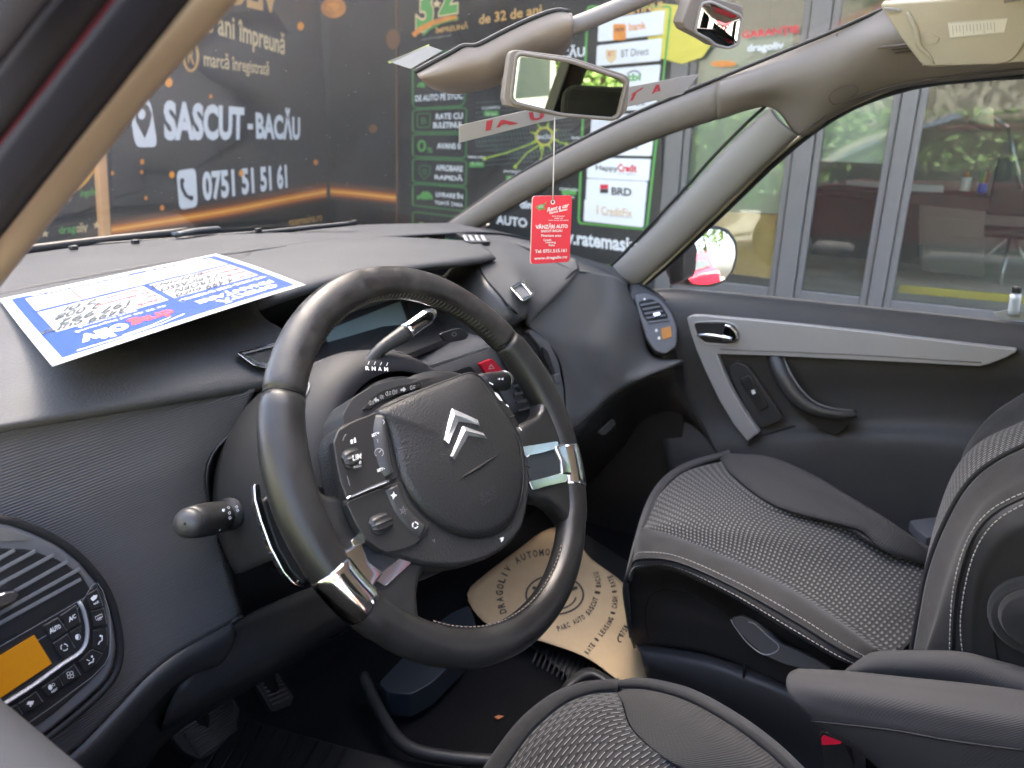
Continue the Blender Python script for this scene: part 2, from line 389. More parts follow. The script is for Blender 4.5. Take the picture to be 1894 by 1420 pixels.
SEAL = dm('black_rubber_seal', (.007, .007, .008), .55)
MIR = dm('mirror_glass', (.86, .88, .87), .01, 1)
WS = glass('windshield_glass', (.90, .93, .93), .9, .20, dscale=9)
QG = glass('side_glass', (.90, .93, .91), .9, .025)
SG = glass('shop_glass', (.86, .90, .88), 1.15, .02)
ASP = dm('paving', (.30, .285, .25), .9, vary=.25, vscale=1.2, bump=('noise', 30, .3, .01))
# ================================================================ the place outside
ga = rad(YAW+60); tB = V((math.cos(ga), math.sin(ga), 0)); nB = V((-math.sin(ga), math.cos(ga), 0)); PB = Pl(CAM-nB*5.2, nB)
cor = PB(607, 253); aa = rad(YAW-10.8); tA = V((math.cos(aa), math.sin(aa), 0)); nA = V((math.sin(aa), -math.cos(aa), 0)); PA = Pl(cor, nA)
def BW(s, z, h=0): p = PB.o+tB*s+nB*h; return V((p.x, p.y, z))
def AW(s, z, h=0): p = cor-tA*s+nA*h; return V((p.x, p.y, z))
def sB(px, py=300): return (PB(px, py)-PB.o).dot(tB)
def sA(px, py=300): return (cor-PA(px, py)).dot(tA)
g = mk('ground', [(-60, -60, 0), (60, -60, 0), (60, 60, 0), (-60, 60, 0)], [(0, 1, 2, 3)], ASP, smooth=False); g['kind'] = 'structure'; g['label'] = 'pale concrete paving of the forecourt'
WALL = dm('dark_wall_cladding', (.030, .032, .036), .5, vary=.15, vscale=1.5, bump=('noise', 40, .1, .002))
FRM = dm('anthracite_window_frame', (.125, .123, .122), .38, spec=.5, vary=.06)
BAN = dm('dark_banner_vinyl', (.016, .0175, .019), .38, vary=.55, vscale=2.2, bump=('noise', 9, .12, .004))
WARM = dm('warm_grey_print', (.030, .026, .024), .45, vary=.7, vscale=1.6)
ORA = dm('orange_print', (.72, .25, .035), .6, vary=.25, vscale=6)
GOLD = dm('gold_print', (.62, .36, .12), .6); GOLD2 = dm('pale_gold_print', (.70, .53, .28), .6)
GRN = dm('green_print', (.10, .34, .07), .6); GRN2 = dm('dark_green_print', (.045, .16, .05), .6); LIM = dm('lime_print', (.42, .58, .05), .6)
YEL = dm('yellow_print', (.62, .54, .07), .6); BWH = dm('white_board', (.74, .76, .74), .55); REDT = dm('red_print', (.62, .02, .04), .6); BLUT = dm('blue_print', (.02, .12, .62), .5); DKT = dm('dark_print', (.03, .03, .03), .6)
def streak(name, ca, cb, thr=.0):
    m_, nt, b = nodes(name); tc = nt.nodes.new('ShaderNodeTexCoord'); sx = nt.nodes.new('ShaderNodeSeparateXYZ'); nt.links.new(tc.outputs['UV'], sx.inputs[0])
    r = nt.nodes.new('ShaderNodeValToRGB'); e = r.color_ramp.elements; e[0].position = 0; e[0].color = (*ca, 1); e[1].position = 1; e[1].color = (*ca, 1)
    for p, c in ((.30, tuple(x*.5+y*.5 for x, y in zip(ca, (.30, .07, .01)))), (.48, cb), (.55, (.95, .55, .10)), (.62, cb), (.82, tuple(x*.6+y*.4 for x, y in zip(ca, (.30, .07, .01))))): q = e.new(p); q.color = (*c, 1)
    nt.links.new(sx.outputs[1], r.inputs[0]); nt.links.new(r.outputs[0], b.inputs['Base Color']); b.inputs['Roughness'].default_value = .5; return m_
STRK = streak('orange_light_streak_print', (.022, .021, .022), (.80, .24, .02))
# building with the shop windows
bl = thing('shop_building', 'dark shop building with glazed front behind the car', 'building', BW(-2, 0))
Hb = 9.4; s0, s1 = sB(1230), sB(607)  # unseen height above the windows, shaped so the building shades the car
zb = PB(1500, 566).z; zt = 2.75
def wslab(name, pts, th, m_, par, bev=.002, n=None): return slab(name, pts, th, m_, par, bevel=bev, n=n)
wslab('wall', [BW(s1, -.05), BW(s0, -.05), BW(s0, Hb), BW(s1, Hb)], .3, WALL, bl, n=nB)
wslab('wall', [BW(s0-.003, zt), BW(-9, zt), BW(-9, Hb), BW(s0-.003, Hb)], .3, WALL, bl, n=nB)
wslab('wall', [BW(s0-.003, -.05), BW(-9, -.05), BW(-9, zb), BW(s0-.003, zb)], .3, WALL, bl, n=nB)
wslab('roof', [BW(s1, Hb+.01, .1), BW(-9, Hb+.01, .1), BW(-9, Hb+.01, -7), BW(s1, Hb+.01, -7)], .2, WALL, bl, n=(0, 0, 1))
# interior of the shop
INW = dm('shop_inner_wall', (.27, .255, .23), .8, vary=.1); INF = dm('shop_floor_tiles', (.62, .60, .54), .35, vary=.25, vscale=3)
wslab('inner_wall', [BW(s0+.6, 0, -4.2), BW(-9, 0, -4.2), BW(-9, 4, -4.2), BW(s0+.6, 4, -4.2)], .2, INW, bl, n=nB)
wslab('inner_wall', [BW(s0+.3, 0, -4.2), BW(s0+.3, 0, -.32), BW(s0+.3, 4, -.32), BW(s0+.3, 4, -4.2)], .2, INW, bl, n=-tB)
wslab('shop_floor', [BW(s0+.3, zb-.02, -.3), BW(-9, zb-.02, -.3), BW(-9, zb-.02, -4.2), BW(s0+.3, zb-.02, -4.2)], .2, INF, bl, n=(0, 0, 1))
wslab('ceiling', [BW(s0+.3, 3.0, -.3), BW(-9, 3.0, -.3), BW(-9, 3.0, -4.2), BW(s0+.3, 3.0, -4.2)], .1, INW, bl, n=(0, 0, -1))
# window posts and rails
def sBz(px, py): return (PB(px, py)-PB.o).dot(tB)
posts = [(sBz(1228, 330), sBz(1258, 330)), (sBz(1444, 470), sBz(1478, 470)), (sBz(1620, 470), sBz(1648, 470)), (-4.3, -4.42), (-6.2, -6.32)]
def frame_between(a, b, label, door=False):
    t = thing('shop_window', label, 'window', BW((a+b)/2, zb), group='glazed bays of the shop front')
    w_ = .045; z0, z1 = zb+.012, zt-.012
    for u0, u1, v0, v1 in ((a-.004, a-w_, z0, z1), (b+w_, b+.004, z0, z1), (a-w_-.001, b+w_+.001, z0, z0+.085), (a-w_-.001, b+w_+.001, z1-.09, z1)):
        wslab('frame', [BW(u0, v0, .01), BW(u1, v0, .01), BW(u1, v1, .01), BW(u0, v1, .01)], .06, FRM, t, .004, nB)
    x0, x1 = a-w_+.003, b+w_-.003
    wslab('pane', [BW(x0, z0+.08, -.02), BW(x1, z0+.08, -.02), BW(x1, z1-.08, -.02), BW(x0, z1-.08, -.02)], .006, SG, t, 0, nB)
    return t
for i, (p, q) in enumerate(posts):
    wslab('post', [BW(p, zb+.004, .03), BW(q, zb+.004, .03), BW(q, zt-.004, .03), BW(p, zt-.004, .03)], .14, FRM, bl, .004, nB)
w1 = frame_between(posts[0][1]-.002, posts[1][0]+.002, 'narrow shop window with a half drawn pale roller blind above a wooden panel')
w2 = frame_between(posts[1][1]-.002, posts[2][0]+.002, 'shop window with a pale roller blind drawn part way over a dark room')
w3 = frame_between(posts[2][1]-.002, posts[3][0]+.002, 'widest shop window with no blind and a yellow floor line inside')
w4 = frame_between(posts[3][1]-.002, posts[4][0]+.002, 'shop window beyond the clear one, behind the car roof pillar')
BLI = dm('roller_blind', (.60, .68, .58), .85, vary=.05); WOO = dm('light_wood_panel', (.78, .52, .18), .55, vary=.2, vscale=3)
def blind(px0, px1, ytop, ybot, lab):
    b = slab('roller_blind', [PB(px0, ytop, -.12), PB(px1, ytop, -.12), PB(px1, ybot[1], -.12), PB(px0, ybot[0], -.12)], .004, BLI, None, bevel=0, n=nB)
    tag(b, lab, 'blind', 'roller blinds in the shop windows'); return b
blind(1268, 1466, 60, (385, 397), 'pale roller blind above the light wooden panel')
blind(1486, 1668, 60, (295, 305), 'pale roller blind drawn part way over the dark desk room')
p = slab('wooden_panel', [PB(1262, 386, -.10), PB(1462, 399, -.10), PB(1452, 518, -.10), PB(1255, 495, -.10)], .02, WOO, None, bevel=.002, n=nB); tag(p, 'light wooden panel standing under the blind of the narrow window', 'panel')
yl = slab('floor_line', [PB(1665, 527, -.20), PB(1894, 547, -.20), PB(1894, 562, -.20), PB(1660, 541, -.20)], .03, dm('floor_line_yellow', (.85, .70, .04), .6), None, bevel=.002, n=nB); tag(yl, 'bright yellow edge strip along the floor behind the clear window', 'floor strip')
# desk with drawers, bottle, pens, lamp in the shop
DSK = dm('desk_dark_wood', (.055, .042, .038), .5); DSK2 = dm('desk_grey_drawers', (.24, .21, .19), .6)
d = thing('desk', 'dark office desk with pale grey drawer unit seen through the shop window', 'desk', PB(1600, 500, -1.5))
def q(px0, py0, px1, py1, h): return [PB(px0, py0, h), PB(px1, py0+(px1-px0)*.05, h), PB(px1, py1+(px1-px0)*.10, h), PB(px0, py1, h)]
slab('desk_top', q(1500, 348, 1830, 358, -1.3), .7, DSK, d, bevel=.004, n=nB)
slab('front_panel', q(1500, 360, 1700, 470, -1.45), .03, DSK, d, bevel=.003, n=nB)
dr = slab('drawer_unit', q(1706, 362, 1820, 500, -1.32), .5, DSK2, d, bevel=.004, n=nB)
for y in (368, 402, 436): slab('drawer', q(1712, y, 1814, y+28, -1.312), .02, DSK2, dr, bevel=.003, n=nB)
slab('cable_tray', q(1565, 334, 1745, 341, -1.6), .05, BWH, d, bevel=.003, n=nB)
bo = thing('bottle', 'small white bottle standing on the office desk', 'bottle', PB(1783, 352, -1.5))
b0 = PB(1783, 353, -1.5); tube('body', [b0, b0+V((0, 0, .10))], lambda t: .035, BWH, bo, n=6, k=12); tube('cap', [b0+V((0, 0, .101)), b0+V((0, 0, .135))], .014, ORA, bo, n=4, k=10)
pc = thing('pen_cup', 'cup of coloured pens standing beside the bottle on the desk', 'pen cup', PB(1815, 356, -1.5)); c0 = PB(1815, 357, -1.5)
tube('cup', [c0, c0+V((0, 0, .07))], .03, BLUT, pc, n=4, k=12)
for k, mm in enumerate((REDT, YEL, GRN)): tube('pen', [c0+V((0, .01*k-.01, .03)), c0+V((.01, .03*k-.03, .16))], .005, mm, pc, n=3, k=6)
la = thing('desk_lamp', 'pale adjustable lamp on a long arm over the office desk', 'lamp', PB(1880, 350, -1.6))
L0, L1, L2 = PB(1890, 350, -1.6), PB(1865, 235, -1.6), PB(1828, 208, -1.6)
tube('arm', [L0, L1], .012, SAT, la, n=3, k=8); tube('arm', [L1, L2], .010, SAT, la, n=3, k=8)
tube('shade', [L2+V((0, 0, .03)), L2+V((-.02, .03, -.09))], lambda t: .03+.06*t, YEL if 0 else dm('lamp_shade_cream', (.75, .70, .45), .5), la, n=5, k=16)
ch = thing('office_chair', 'dark office chair with slim legs standing by the desk', 'chair', PB(1850, 540, -1.9))
c0 = PB(1850, 520, -1.9); slab('seat', [c0+V((-.2, -.2, .42)), c0+V((.2, -.2, .42)), c0+V((.2, .2, .42)), c0+V((-.2, .2, .42))], .06, BLK, ch, bevel=.02, n=(0, 0, 1)); slab('backrest', [c0+V((.2, -.2, .5)), c0+V((.2, .2, .5)), c0+V((.24, .2, .95)), c0+V((.24, -.2, .95))], .05, BLK, ch, bevel=.02)
for a in range(4): tube('leg', [c0+V((0, 0, .38)), c0+V((.25*math.cos(a*1.57), .25*math.sin(a*1.57), .02))], .012, SAT, ch, n=3, k=8)
# ---------------- sponsor banner on the building
sb = thing('sponsor_banner', 'large dark banner with green outlined boxes and a column of white partner plates', 'banner', PB(980, 253))
F1 = lambda x, y: PB(x, y, .030)
slab('banner_sheet', [PB(737, -420, .024), PB(1229, -420, .024), PB(1222, 505, .024), PB(737, 505, .024)], .015, BAN, sb, bevel=.001, n=nB)
pr = Print(F1)
def sl(y, x, x0=800): # lines of the banner run towards the far end of the wall
    k = (y-253)/(x0+400); return y+k*(x-x0)
def tx(body, x0, y0, x1, y1, m_, xr=800, **kw):
    pr.text(body, [(x0, sl(y0, x0, xr)), (x1, sl(y0, x1, xr)), (x1, sl(y1, x1, xr)), (x0, sl(y1, x0, xr))], m_, **kw)
def outline(x0, y0, x1, y1, w_, m_, xr=800, r=.12):
    Q = rpx([(x0, sl(y0, x0, xr)), (x1, sl(y0, x1, xr)), (x1-(y1-y0)*.04, sl(y1, x1, xr)), (x0, sl(y1, x0, xr))], r)
    pr.stroke(Q, w_, m_, closed=True)
rows = [(96, 198, ('DE AUTO PE STOC',)), (201, 244, ('RATE CU', 'BULETINUL')), (248, 291, ('AVANS 0',)), (295, 340, ('APROBARE', 'RAPIDĂ')), (343, 385, ('LIVRARE ÎN', 'TOATĂ ȚARA')), (397, 440, ('GARANȚIE',))]
for k, (y0, y1, t) in enumerate(rows):
    outline(763, y0, 863, y1, 3.2, GRN2, 813)
    pr.stroke([(764, y0+4), (764, y1-4)], 1.6, GRN)
    if k == 0: tx(t[0], 768, 174, 856, 186, BWH, bold=.03)
    elif len(t) == 2: tx(t[0], 806, y0+9, 856, y0+20, BWH, bold=.03); tx(t[1], 804 if k != 1 else 801, y0+25, 856, y0+36, BWH, bold=.03)
    else: tx(t[0], 808, y0+16, 852, y0+27, BWH, bold=.03)
    if k: 
        yc = (y0+y1)/2
        if k == 1: outline(772, y0+8, 796, y1-9, 2, GRN2); tx('B', 779, yc-6, 789, yc+6, GRN2)
        if k == 2: pr.ring(780, yc, 6, 9, 4, GRN); tx('%', 790, yc+3, 800, yc+13, GRN)
        if k == 3: pr.stroke([(775, yc-9), (785, yc-13), (796, yc-9), (795, yc+4), (785, yc+14), (776, yc+4)], 2, GRN2, True); pr.ring(785, yc, 3.5, 4, 2, GRN2)
        if k == 4: pr.poly([(771, yc+5), (771, yc-2), (777, yc-4), (782, yc-10), (793, yc-10), (799, yc-3), (801, yc+5)], GRN); pr.disc(778, yc+6, 3.5, 4, BAN); pr.disc(794, yc+6, 3.5, 4, BAN)
        if k == 5: pr.disc(779, yc, 8, 8, GRN)
    else: pr.poly([(770, 160), (775, 153), (786, 150), (786, 162)], GRN)
# 32 emblem with swoosh
pr.f = lambda x, y: PB(x, y, .031)
tx('3', 768, -42, 803, 58, GOLD2, bold=.07); tx('2', 810, -42, 848, 34, GOLD2, bold=.07)
pr.f = lambda x, y: PB(x, y, .0325)
tx('3', 770, -40, 801, 55, GRN, bold=.035); tx('2', 812, -40, 846, 31, GRN, bold=.035)
pr.f = lambda x, y: PB(x, y, .0345)
def star(cx, cy, r, m_): pr.poly([(cx+(r if i % 2 == 0 else r*.45)*math.sin(math.pi*i/5), cy-(r if i % 2 == 0 else r*.45)*math.cos(math.pi*i/5)) for i in range(10)], m_)
star(808, 7, 9, GOLD2)
pr.stroke([(764, 65), (780, 52), (802, 41), (826, 35), (846, 33)], 9, ORA); pr.stroke([(782, 65), (796, 52), (816, 42), (848, 34)], 3.5, GRN)
tx('ÎMPREUNĂ', 805, 50, 866, 63, GOLD, bold=.02)
tx('marcă înregistrată', 780, 67, 834, 73, GRYT, bold=0)
tx('drag', 886, -44, 984, 28, GRN, bold=.02); tx('oliv', 990, -44, 1073, 22, GOLD, bold=.02); tx('de 32 de ani', 886, 42, 1002, 59, GOLD, bold=.02)
tx('BULETINUL', 1133, 9, 1231, 24, GOLD, bold=.03, xr=1180)
# map of Romania hatched with routes and a yellow sun
for k in range(30):
    pr.stroke([(872+k*6.2, 215+abs(k-12)*1.6), (884+k*6.2, 300-abs(k-14)*2.0)], 1.1, dm('hatch_print', (.13, .17, .16), .7) if k == 0 else M_['hatch_print'])
for k in range(14): pr.stroke([(880, 190+k*9), (1060, 176+k*9)], .8, M_['hatch_print'])
for a in range(8): g_ = a*math.pi/4+.3; pr.poly([(1007+15*math.cos(g_-.22), 252+15*math.sin(g_-.22)), (1007+30*math.cos(g_), 252+30*math.sin(g_)), (1007+15*math.cos(g_+.22), 252+15*math.sin(g_+.22))], LIM)
pr.ring(1007, 252, 15.5, 16, 4, YEL)
tx('BACĂU', 994, 247, 1020, 257, BWH, bold=.03, xr=1007)
for P_ in ([(993, 262), (965, 272), (935, 283), (896, 293)], [(998, 268), (975, 282), (953, 308)], [(1005, 270), (1003, 280), (1000, 297)], [(1022, 255), (1035, 263), (1048, 266)]):
    pr.stroke(P_, 2.2, LIM); e_ = P_[-1]; pr.disc(e_[0], e_[1], 3.4, 3.4, LIM)
for t, x, y in (('CLUJ NAPOCA', 891, 195), ('TIMIȘOARA', 864, 290), ('PITEȘTI', 932, 315), ('CONSTANȚA', 1035, 341), ('GALAȚI', 1057, 252)):
    tx(t, x, y, x+34, y+6, BWH, bold=.02, xr=950); pr.poly([(x+4, y+10), (x+31, y+10), (x+31, y+19), (x+4, y+19)], GRN)
    tx('51 km', x+8, y+12, x+27, y+17, BWH, xr=950)
tx('BACĂU', 1013, 84, 1082, 107, BWH, bold=.03, xr=1050)
tx('AUTO', 918, 401, 975, 418, BWH, bold=.03, xr=950)
tx('din', 962, 373, 984, 388, BWH, bold=.03, xr=1000)
tx('www.ratemasina.ro', 1004, 433, 1230, 459, BWH, bold=.03, xr=1110)
pr.stroke([(900, 478), (1175, 494)], 4, GRN)
# green outline round the partner plates
pr.stroke(rpx([(1087, 12), (1241, 12), (1196, 424), (1070, 412)], .03), 4.2, GRN, True)
tx('GARANȚIE', 1372, 52, 1478, 70, REDT, bold=.04, xr=1420); tx('dragoliv', 1382, 78, 1450, 97, BWH, bold=.03, xr=1420)
pr.build('lettering', sb)
# the partner plates: each one is a board
plates = [(1107, 1229, 36, 79), (1104, 1224, 84, 124), (1100, 1221, 129, 166), (1097, 1216, 171, 208), (1094, 1212, 212, 249), (1091, 1208, 252, 288), (1087, 1203, 291, 331), (1085, 1197, 330, 371), (1081, 1193, 368, 411)]
for k, (x0, x1, y0, y1) in enumerate(plates):
    a0, a1, b0_, b1 = sl(y0, x0, x0), sl(y0, x1, x0), sl(y1, x0-2, x0), sl(y1, x1-4, x0)
    pp = slab('partner_plate', [PB(*v, .05) for v in rpx([(x0, a0), (x1, a1), (x1-4, b1-2), (x0-2, b0_-2)], .05, 3)], .016, BWH, sb, bevel=.002, n=nB)
    f = (lambda k_: (lambda x, y: PB(x, y, .0515)))(k); P_ = Print(f); ym = (y0+y1)/2
    def T(body, u0, v0, u1, v1, m_, **kw): P_.text(body, [(u0, sl(v0, u0, x0)), (u1, sl(v0, u1, x0)), (u1, sl(v1, u1, x0)), (u0, sl(v1, u0, x0))], m_, **kw)
    if k == 0: P_.rect(1134, 44, 1158, 74, ORA, 4); P_.f = lambda x, y: PB(x, y, .0525); T('nou', 1138, 56, 1154, 63, DKT); T('bank', 1163, 50, 1195, 64, ORA, bold=.01)
    if k == 1: P_.poly([(1120, 92), (1141, 92), (1140, 108), (1130, 118), (1121, 108)], GOLD2); T('BT', 1125, 97, 1137, 106, REDT); T('BT Direct', 1149, 97, 1200, 110, DKT, bold=0)
    if k == 2: P_.ring(1173, 140, 12, 9, 2, DKT, 180, 360); T('tbi', 1160, 141, 1185, 154, GRN, bold=.03)
    if k == 3: T('Credit', 1145, 182, 1192, 198, DKT, bold=.01)
    if k == 4: T('Euro', 1130, 220, 1155, 238, ORA, bold=.02); T('bank', 1157, 222, 1185, 236, DKT, bold=0)
    if k == 5: T('provident', 1110, 262, 1180, 278, DKT, bold=.01)
    if k == 6: T('Happy', 1102, 304, 1143, 317, DKT, bold=.015); T('Credit', 1143, 301, 1178, 315, REDT, bold=.03); T('ESTE SIMPLU', 1143, 317, 1176, 320, GRYT)
    if k == 7: P_.rect(1110, 341, 1125, 349, REDT); P_.rect(1110, 349.5, 1125, 357, DKT); T('BRD', 1131, 343, 1168, 357, DKT, bold=.03)
    if k == 8: T('CreditFix', 1112, 379, 1169, 393, GOLD, bold=.005); P_.stroke([(1105, 379), (1105, 396)], 2, GOLD); P_.stroke([(1112, 397), (1169, 403)], 1, GRYT)
    P_.build('lettering', pp)
# yellow round advert beside the plates
P_ = Print(lambda x, y: PB(x, y, .0335)); P_.poly([(1205, 20), (1222, 6), (1262, 10), (1300, 40), (1320, 75), (1300, 105), (1262, 118), (1222, 108), (1200, 85), (1196, 50)], YEL); P_.disc(1338, 118, 24, 6, ORA); P_.build('yellow_spot', sb)
# panel between the fold and the sponsor banner
mb = thing('orange_streak_banner', 'dark narrow banner with an orange light streak next to the building corner', 'banner', PB(670, 253))
slab('banner_sheet', [PB(609, -420, .022), PB(735, -420, .022), PB(735, 520, .022), PB(609, 520, .022)], .015, BAN, mb, bevel=.001, n=nB)
def band(name, pts, hw, f, m_, par, n=20):
    P = curve([V((a, b, 0)) for a, b in pts], n); vs = []; uv = []; K = 7
    for i, p_ in enumerate(P):
        for j in range(K): y = p_.y+hw*(2*j/(K-1)-1); vs.append(f(p_.x, y)); uv.append((i/(n-1), j/(K-1)))
    fs = [(i*K+j, (i+1)*K+j, (i+1)*K+j+1, i*K+j+1) for i in range(n-1) for j in range(K-1)]
    return mk(name, vs, fs, m_, par, False, uv)
band('light_streak', [(610, 352), (660, 356), (734, 364)], 18, lambda x, y: PB(x, y, .026), STRK, mb)
P_ = Print(lambda x, y: PB(x, y, .029)); P_.disc(617, 14, 23, 19, ORA); P_.disc(615, 12, 12, 9, dm('bright_orange_print', (.95, .35, .03), .6)); P_.disc(727, 72, 13, 19, dm('dull_orange_print', (.16, .07, .03), .6)); P_.disc(690, 238, 8, 8, M_['dull_orange_print']); P_.stroke([(733, -300), (734, 500)], 3, M_['dull_orange_print']); P_.build('light_spots', mb)
# ---------------- left banner wall
SA0, SA1 = 0.0, sA(-500, 253)
fw = slab('banner_wall', [AW(-.25, -.05, -.03), AW(SA1, -.05, -.03), AW(SA1, 4.6, -.03), AW(-.25, 4.6, -.03)], .12, WALL, None, bevel=.004, n=nA); tag(fw, 'dark panel wall carrying the address banner in front of the car', 'wall')
lb = thing('address_banner', 'large dark banner with white SASCUT BACĂU address, phone number and orange streak', 'banner', PA(380, 300))
slab('banner_sheet', [PA(190, -420, 0), PA(612, -420, 0), PA(612, 520, 0), PA(212, 520, 0)], .02, BAN, lb, bevel=.001, n=nA)
FA = lambda x, y: PA(x, y, .006)
band('light_streak', [(206, 423), (300, 408), (420, 388), (520, 368), (604, 352)], 20, lambda x, y: PA(x, y, .004), STRK, lb, 30)
P_ = Print(FA)
P_.text('e ani împreună', [(379, 5), (527, 62), (526, 112), (381, 72)], GOLD2, bold=.02)
P_.text('DRAGOLIV', [(240, -110), (513, -30), (515, 26), (242, -30)], GOLD, bold=.05)
P_.ring(353, 104, 13, 27, 5, GOLD); P_.text('R', [(347, 88), (360, 91), (360, 120), (347, 116)], GOLD, bold=.03)
P_.text('marcă înregistrată', [(376, 90), (498, 114), (497, 146), (378, 131)], GOLD2, bold=.012)
P_.poly(rpx([(236, 173), (278, 183), (292, 272), (250, 272)], .22), BWH)
P_.f = lambda x, y: PA(x, y, .010)
P_.poly([(268, 256), (252, 225), (249, 205), (255, 192), (264, 189), (275, 196), (281, 212), (277, 232)], BAN)
P_.f = lambda x, y: PA(x, y, .014); P_.disc(262, 211, 7, 10, BWH); P_.f = lambda x, y: PA(x, y, .008)
P_.text('SASCUT', [(302, 184), (452, 198), (451, 259), (304, 260)], BWH, bold=.045)
P_.text('-', [(458, 228), (468, 229), (468, 239), (458, 239)], BWH, bold=.03)
P_.text('BACĂU', [(472, 190), (555, 203), (555, 259), (474, 257)], BWH, bold=.04)
P_.poly(rpx([(326, 316), (362, 310), (366, 382), (332, 388)], .22), BWH)
P_.f = lambda x, y: PA(x, y, .012)
P_.stroke([(336, 333), (337, 347), (344, 361), (355, 368)], 6, BAN); P_.disc(337, 334, 4, 5, BAN); P_.disc(354, 366, 4, 5, BAN)
P_.f = lambda x, y: PA(x, y, .008)
P_.text('0751 51 51 61', [(373, 316), (530, 303), (532, 348), (376, 373)], BWH, bold=.04)
P_.text('ratemasina.ro', [(534, 404), (596, 394), (596, 408), (535, 418)], GOLD, bold=.01)
for x, y, r in ((312, 152, 7), (355, 46, 4), (447, 320, 5), (263, 299, 4), (318, 323, 5), (262, 318, 3), (300, 384, 4), (556, 48, 6), (208, 320, 3), (270, 366, 3), (584, 300, 4), (390, 178, 3)): P_.disc(x, y, r, r*1.3, M_['bright_orange_print'] if r > 4 else ORA)
P_.build('lettering', lb)
slab('edge_strip', [PA(178, 240, .03), PA(194, 240, .03), PA(207, 450, .03), PA(192, 450, .03)], .04, dm('peach_edge', (.62, .34, .14), .6), lb, bevel=.003, n=nA)
eb = thing('company_banner', 'dark banner with yellow ring and small green and gold dragoliv words', 'banner', PA(100, 380))
slab('banner_sheet', [PA(-500, -420, .0), PA(176, -420, .0), PA(190, 520, .0), PA(-500, 520, .0)], .02, BAN, eb, bevel=.001, n=nA)
P_ = Print(FA); P_.ring(110, 250, 68, 100, 24, dm('amber_print', (.80, .40, .05), .6), 0, 360, 40)
P_.text('drag', [(108, 419), (140, 414), (141, 433), (110, 437)], GRN, bold=.015); P_.text('oliv', [(141, 413), (162, 408), (162, 430), (142, 430)], GOLD2, bold=.015)
pr_ = pr; pr = P_
for x, y in ((83, 432), (179, 416), (126, 366)): star(x, y, 8, GOLD2)
P_.text('oliv', [(30, 420), (62, 428), (60, 448), (30, 446)], GOLD, bold=.015); P_.text('dragoliv', [(148, 352), (178, 345), (178, 366), (148, 368)], GRN, bold=.015)
P_.build('lettering', eb)
# ---------------- behind the camera: what the mirrors and glass look at
BARK = dm('bark', (.06, .045, .03), .9, bump=('noise', 30, .8, .02)); LEAF = dm('leaves', (.07, .13, .025), .6, vary=.5, vscale=2)
LEAF.node_tree.nodes['Principled BSDF'].inputs['Transmission Weight'].default_value = 0
def tree(x, y, h, r, n, lab, seed):
    rn = random.Random(seed); t = thing('street_tree', lab, 'tree', (x, y, 0), 'trees along the sunny side of the street')
    tube('trunk', [(x, y, -.1), (x+.1, y, h*.4), (x+.05, y+.1, h*.75)], lambda q_: .16*(1-.7*q_), BARK, t, n=8, k=8)
    vs = []; fs = []
    cl = [(V((rn.gauss(0, .45), rn.gauss(0, .45), rn.uniform(-.45, .5))), rn.uniform(.25, .5)) for _ in range(22)]
    for k in range(n):
        c, cr_ = rn.choice(cl); p = c+V((rn.gauss(0, 1), rn.gauss(0, 1), rn.gauss(0, 1))).normalized()*cr_*rn.random()**.4
        p = V((x, y, h*.72))+V((p.x*r, p.y*r, p.z*r)); a = V((rn.gauss(0, 1), rn.gauss(0, 1), rn.gauss(0, 1))).normalized(); b = a.cross(V((rn.gauss(0, 1), rn.gauss(0, 1), rn.gauss(0, 1)))).normalized(); s_ = rn.uniform(.07, .14)
        i = len(vs); vs += [p+a*s_, p+b*s_*.6, p-a*s_, p-b*s_*.6]; fs.append((i, i+1, i+2, i+3))
    mk('crown', vs, fs, LEAF, t, False)
for k, a in enumerate(((-6.2, -8.6, 4.6, 2.2, 2600, 'low bushy tree leaning over the garden wall', 9), (5.6, -20, 6.5, 3.6, 3000, 'wide tree closing the street behind the van', 11), (2.0, -21, 6.5, 3.6, 3000, 'tall slim tree between the van and the end house', 12), (-4.5, -13, 6.5, 2.6, 2600, 'broad tree with the fullest crown beyond the parked van', 1), (-8.5, -7, 5.5, 2.2, 2200, 'shorter round tree on the open side of the street', 2), (3.0, -18, 7, 3.0, 2200, 'tall tree standing behind the back of the car', 3), (-12, 1, 6, 2.6, 2200, 'tree facing the address banner across the street', 4), (-9, -16, 6, 2.4, 2000, 'farthest tree along the street, past the van', 5))): tree(*a)
hg = thing('hedge', 'long clipped green hedge added for the reflections on the open side of the street', 'hedge', (-6.4, -2, 0)); rn_ = random.Random(5); vs = []; fs = []  # hedge added so that mirrors and shop glass reflect green
for k in range(15000):
    p = V((-6.4+rn_.uniform(-.38, .38), rn_.uniform(-13, 9), rn_.uniform(.1, 1.75)+.12*math.sin(k*.37))); fx_ = rn_.random()
    if fx_ < .6: p.x = -6.02+rn_.gauss(0, .05)
    elif fx_ < .8: p.z = 1.75+rn_.gauss(0, .06)
    a = V((rn_.gauss(0, 1), rn_.gauss(0, 1), rn_.gauss(0, 1))).normalized(); b = a.cross(V((rn_.gauss(0, 1), rn_.gauss(0, 1), rn_.gauss(0, 1)))).normalized(); s_ = rn_.uniform(.05, .10); i = len(vs)
    vs += [p+a*s_, p+b*s_*.6, p-a*s_, p-b*s_*.6]; fs.append((i, i+1, i+2, i+3))
mk('foliage', vs, fs, LEAF, hg, False); box('inner_stems', (-6.42, -2, .8), (.5, 21.6, 1.6), BARK, hg, .01)
HOU = dm('cream_house_wall', (.20, .19, .16), .9, vary=.1); ROO = dm('red_roof_tiles', (.28, .07, .04), .8, vary=.3)
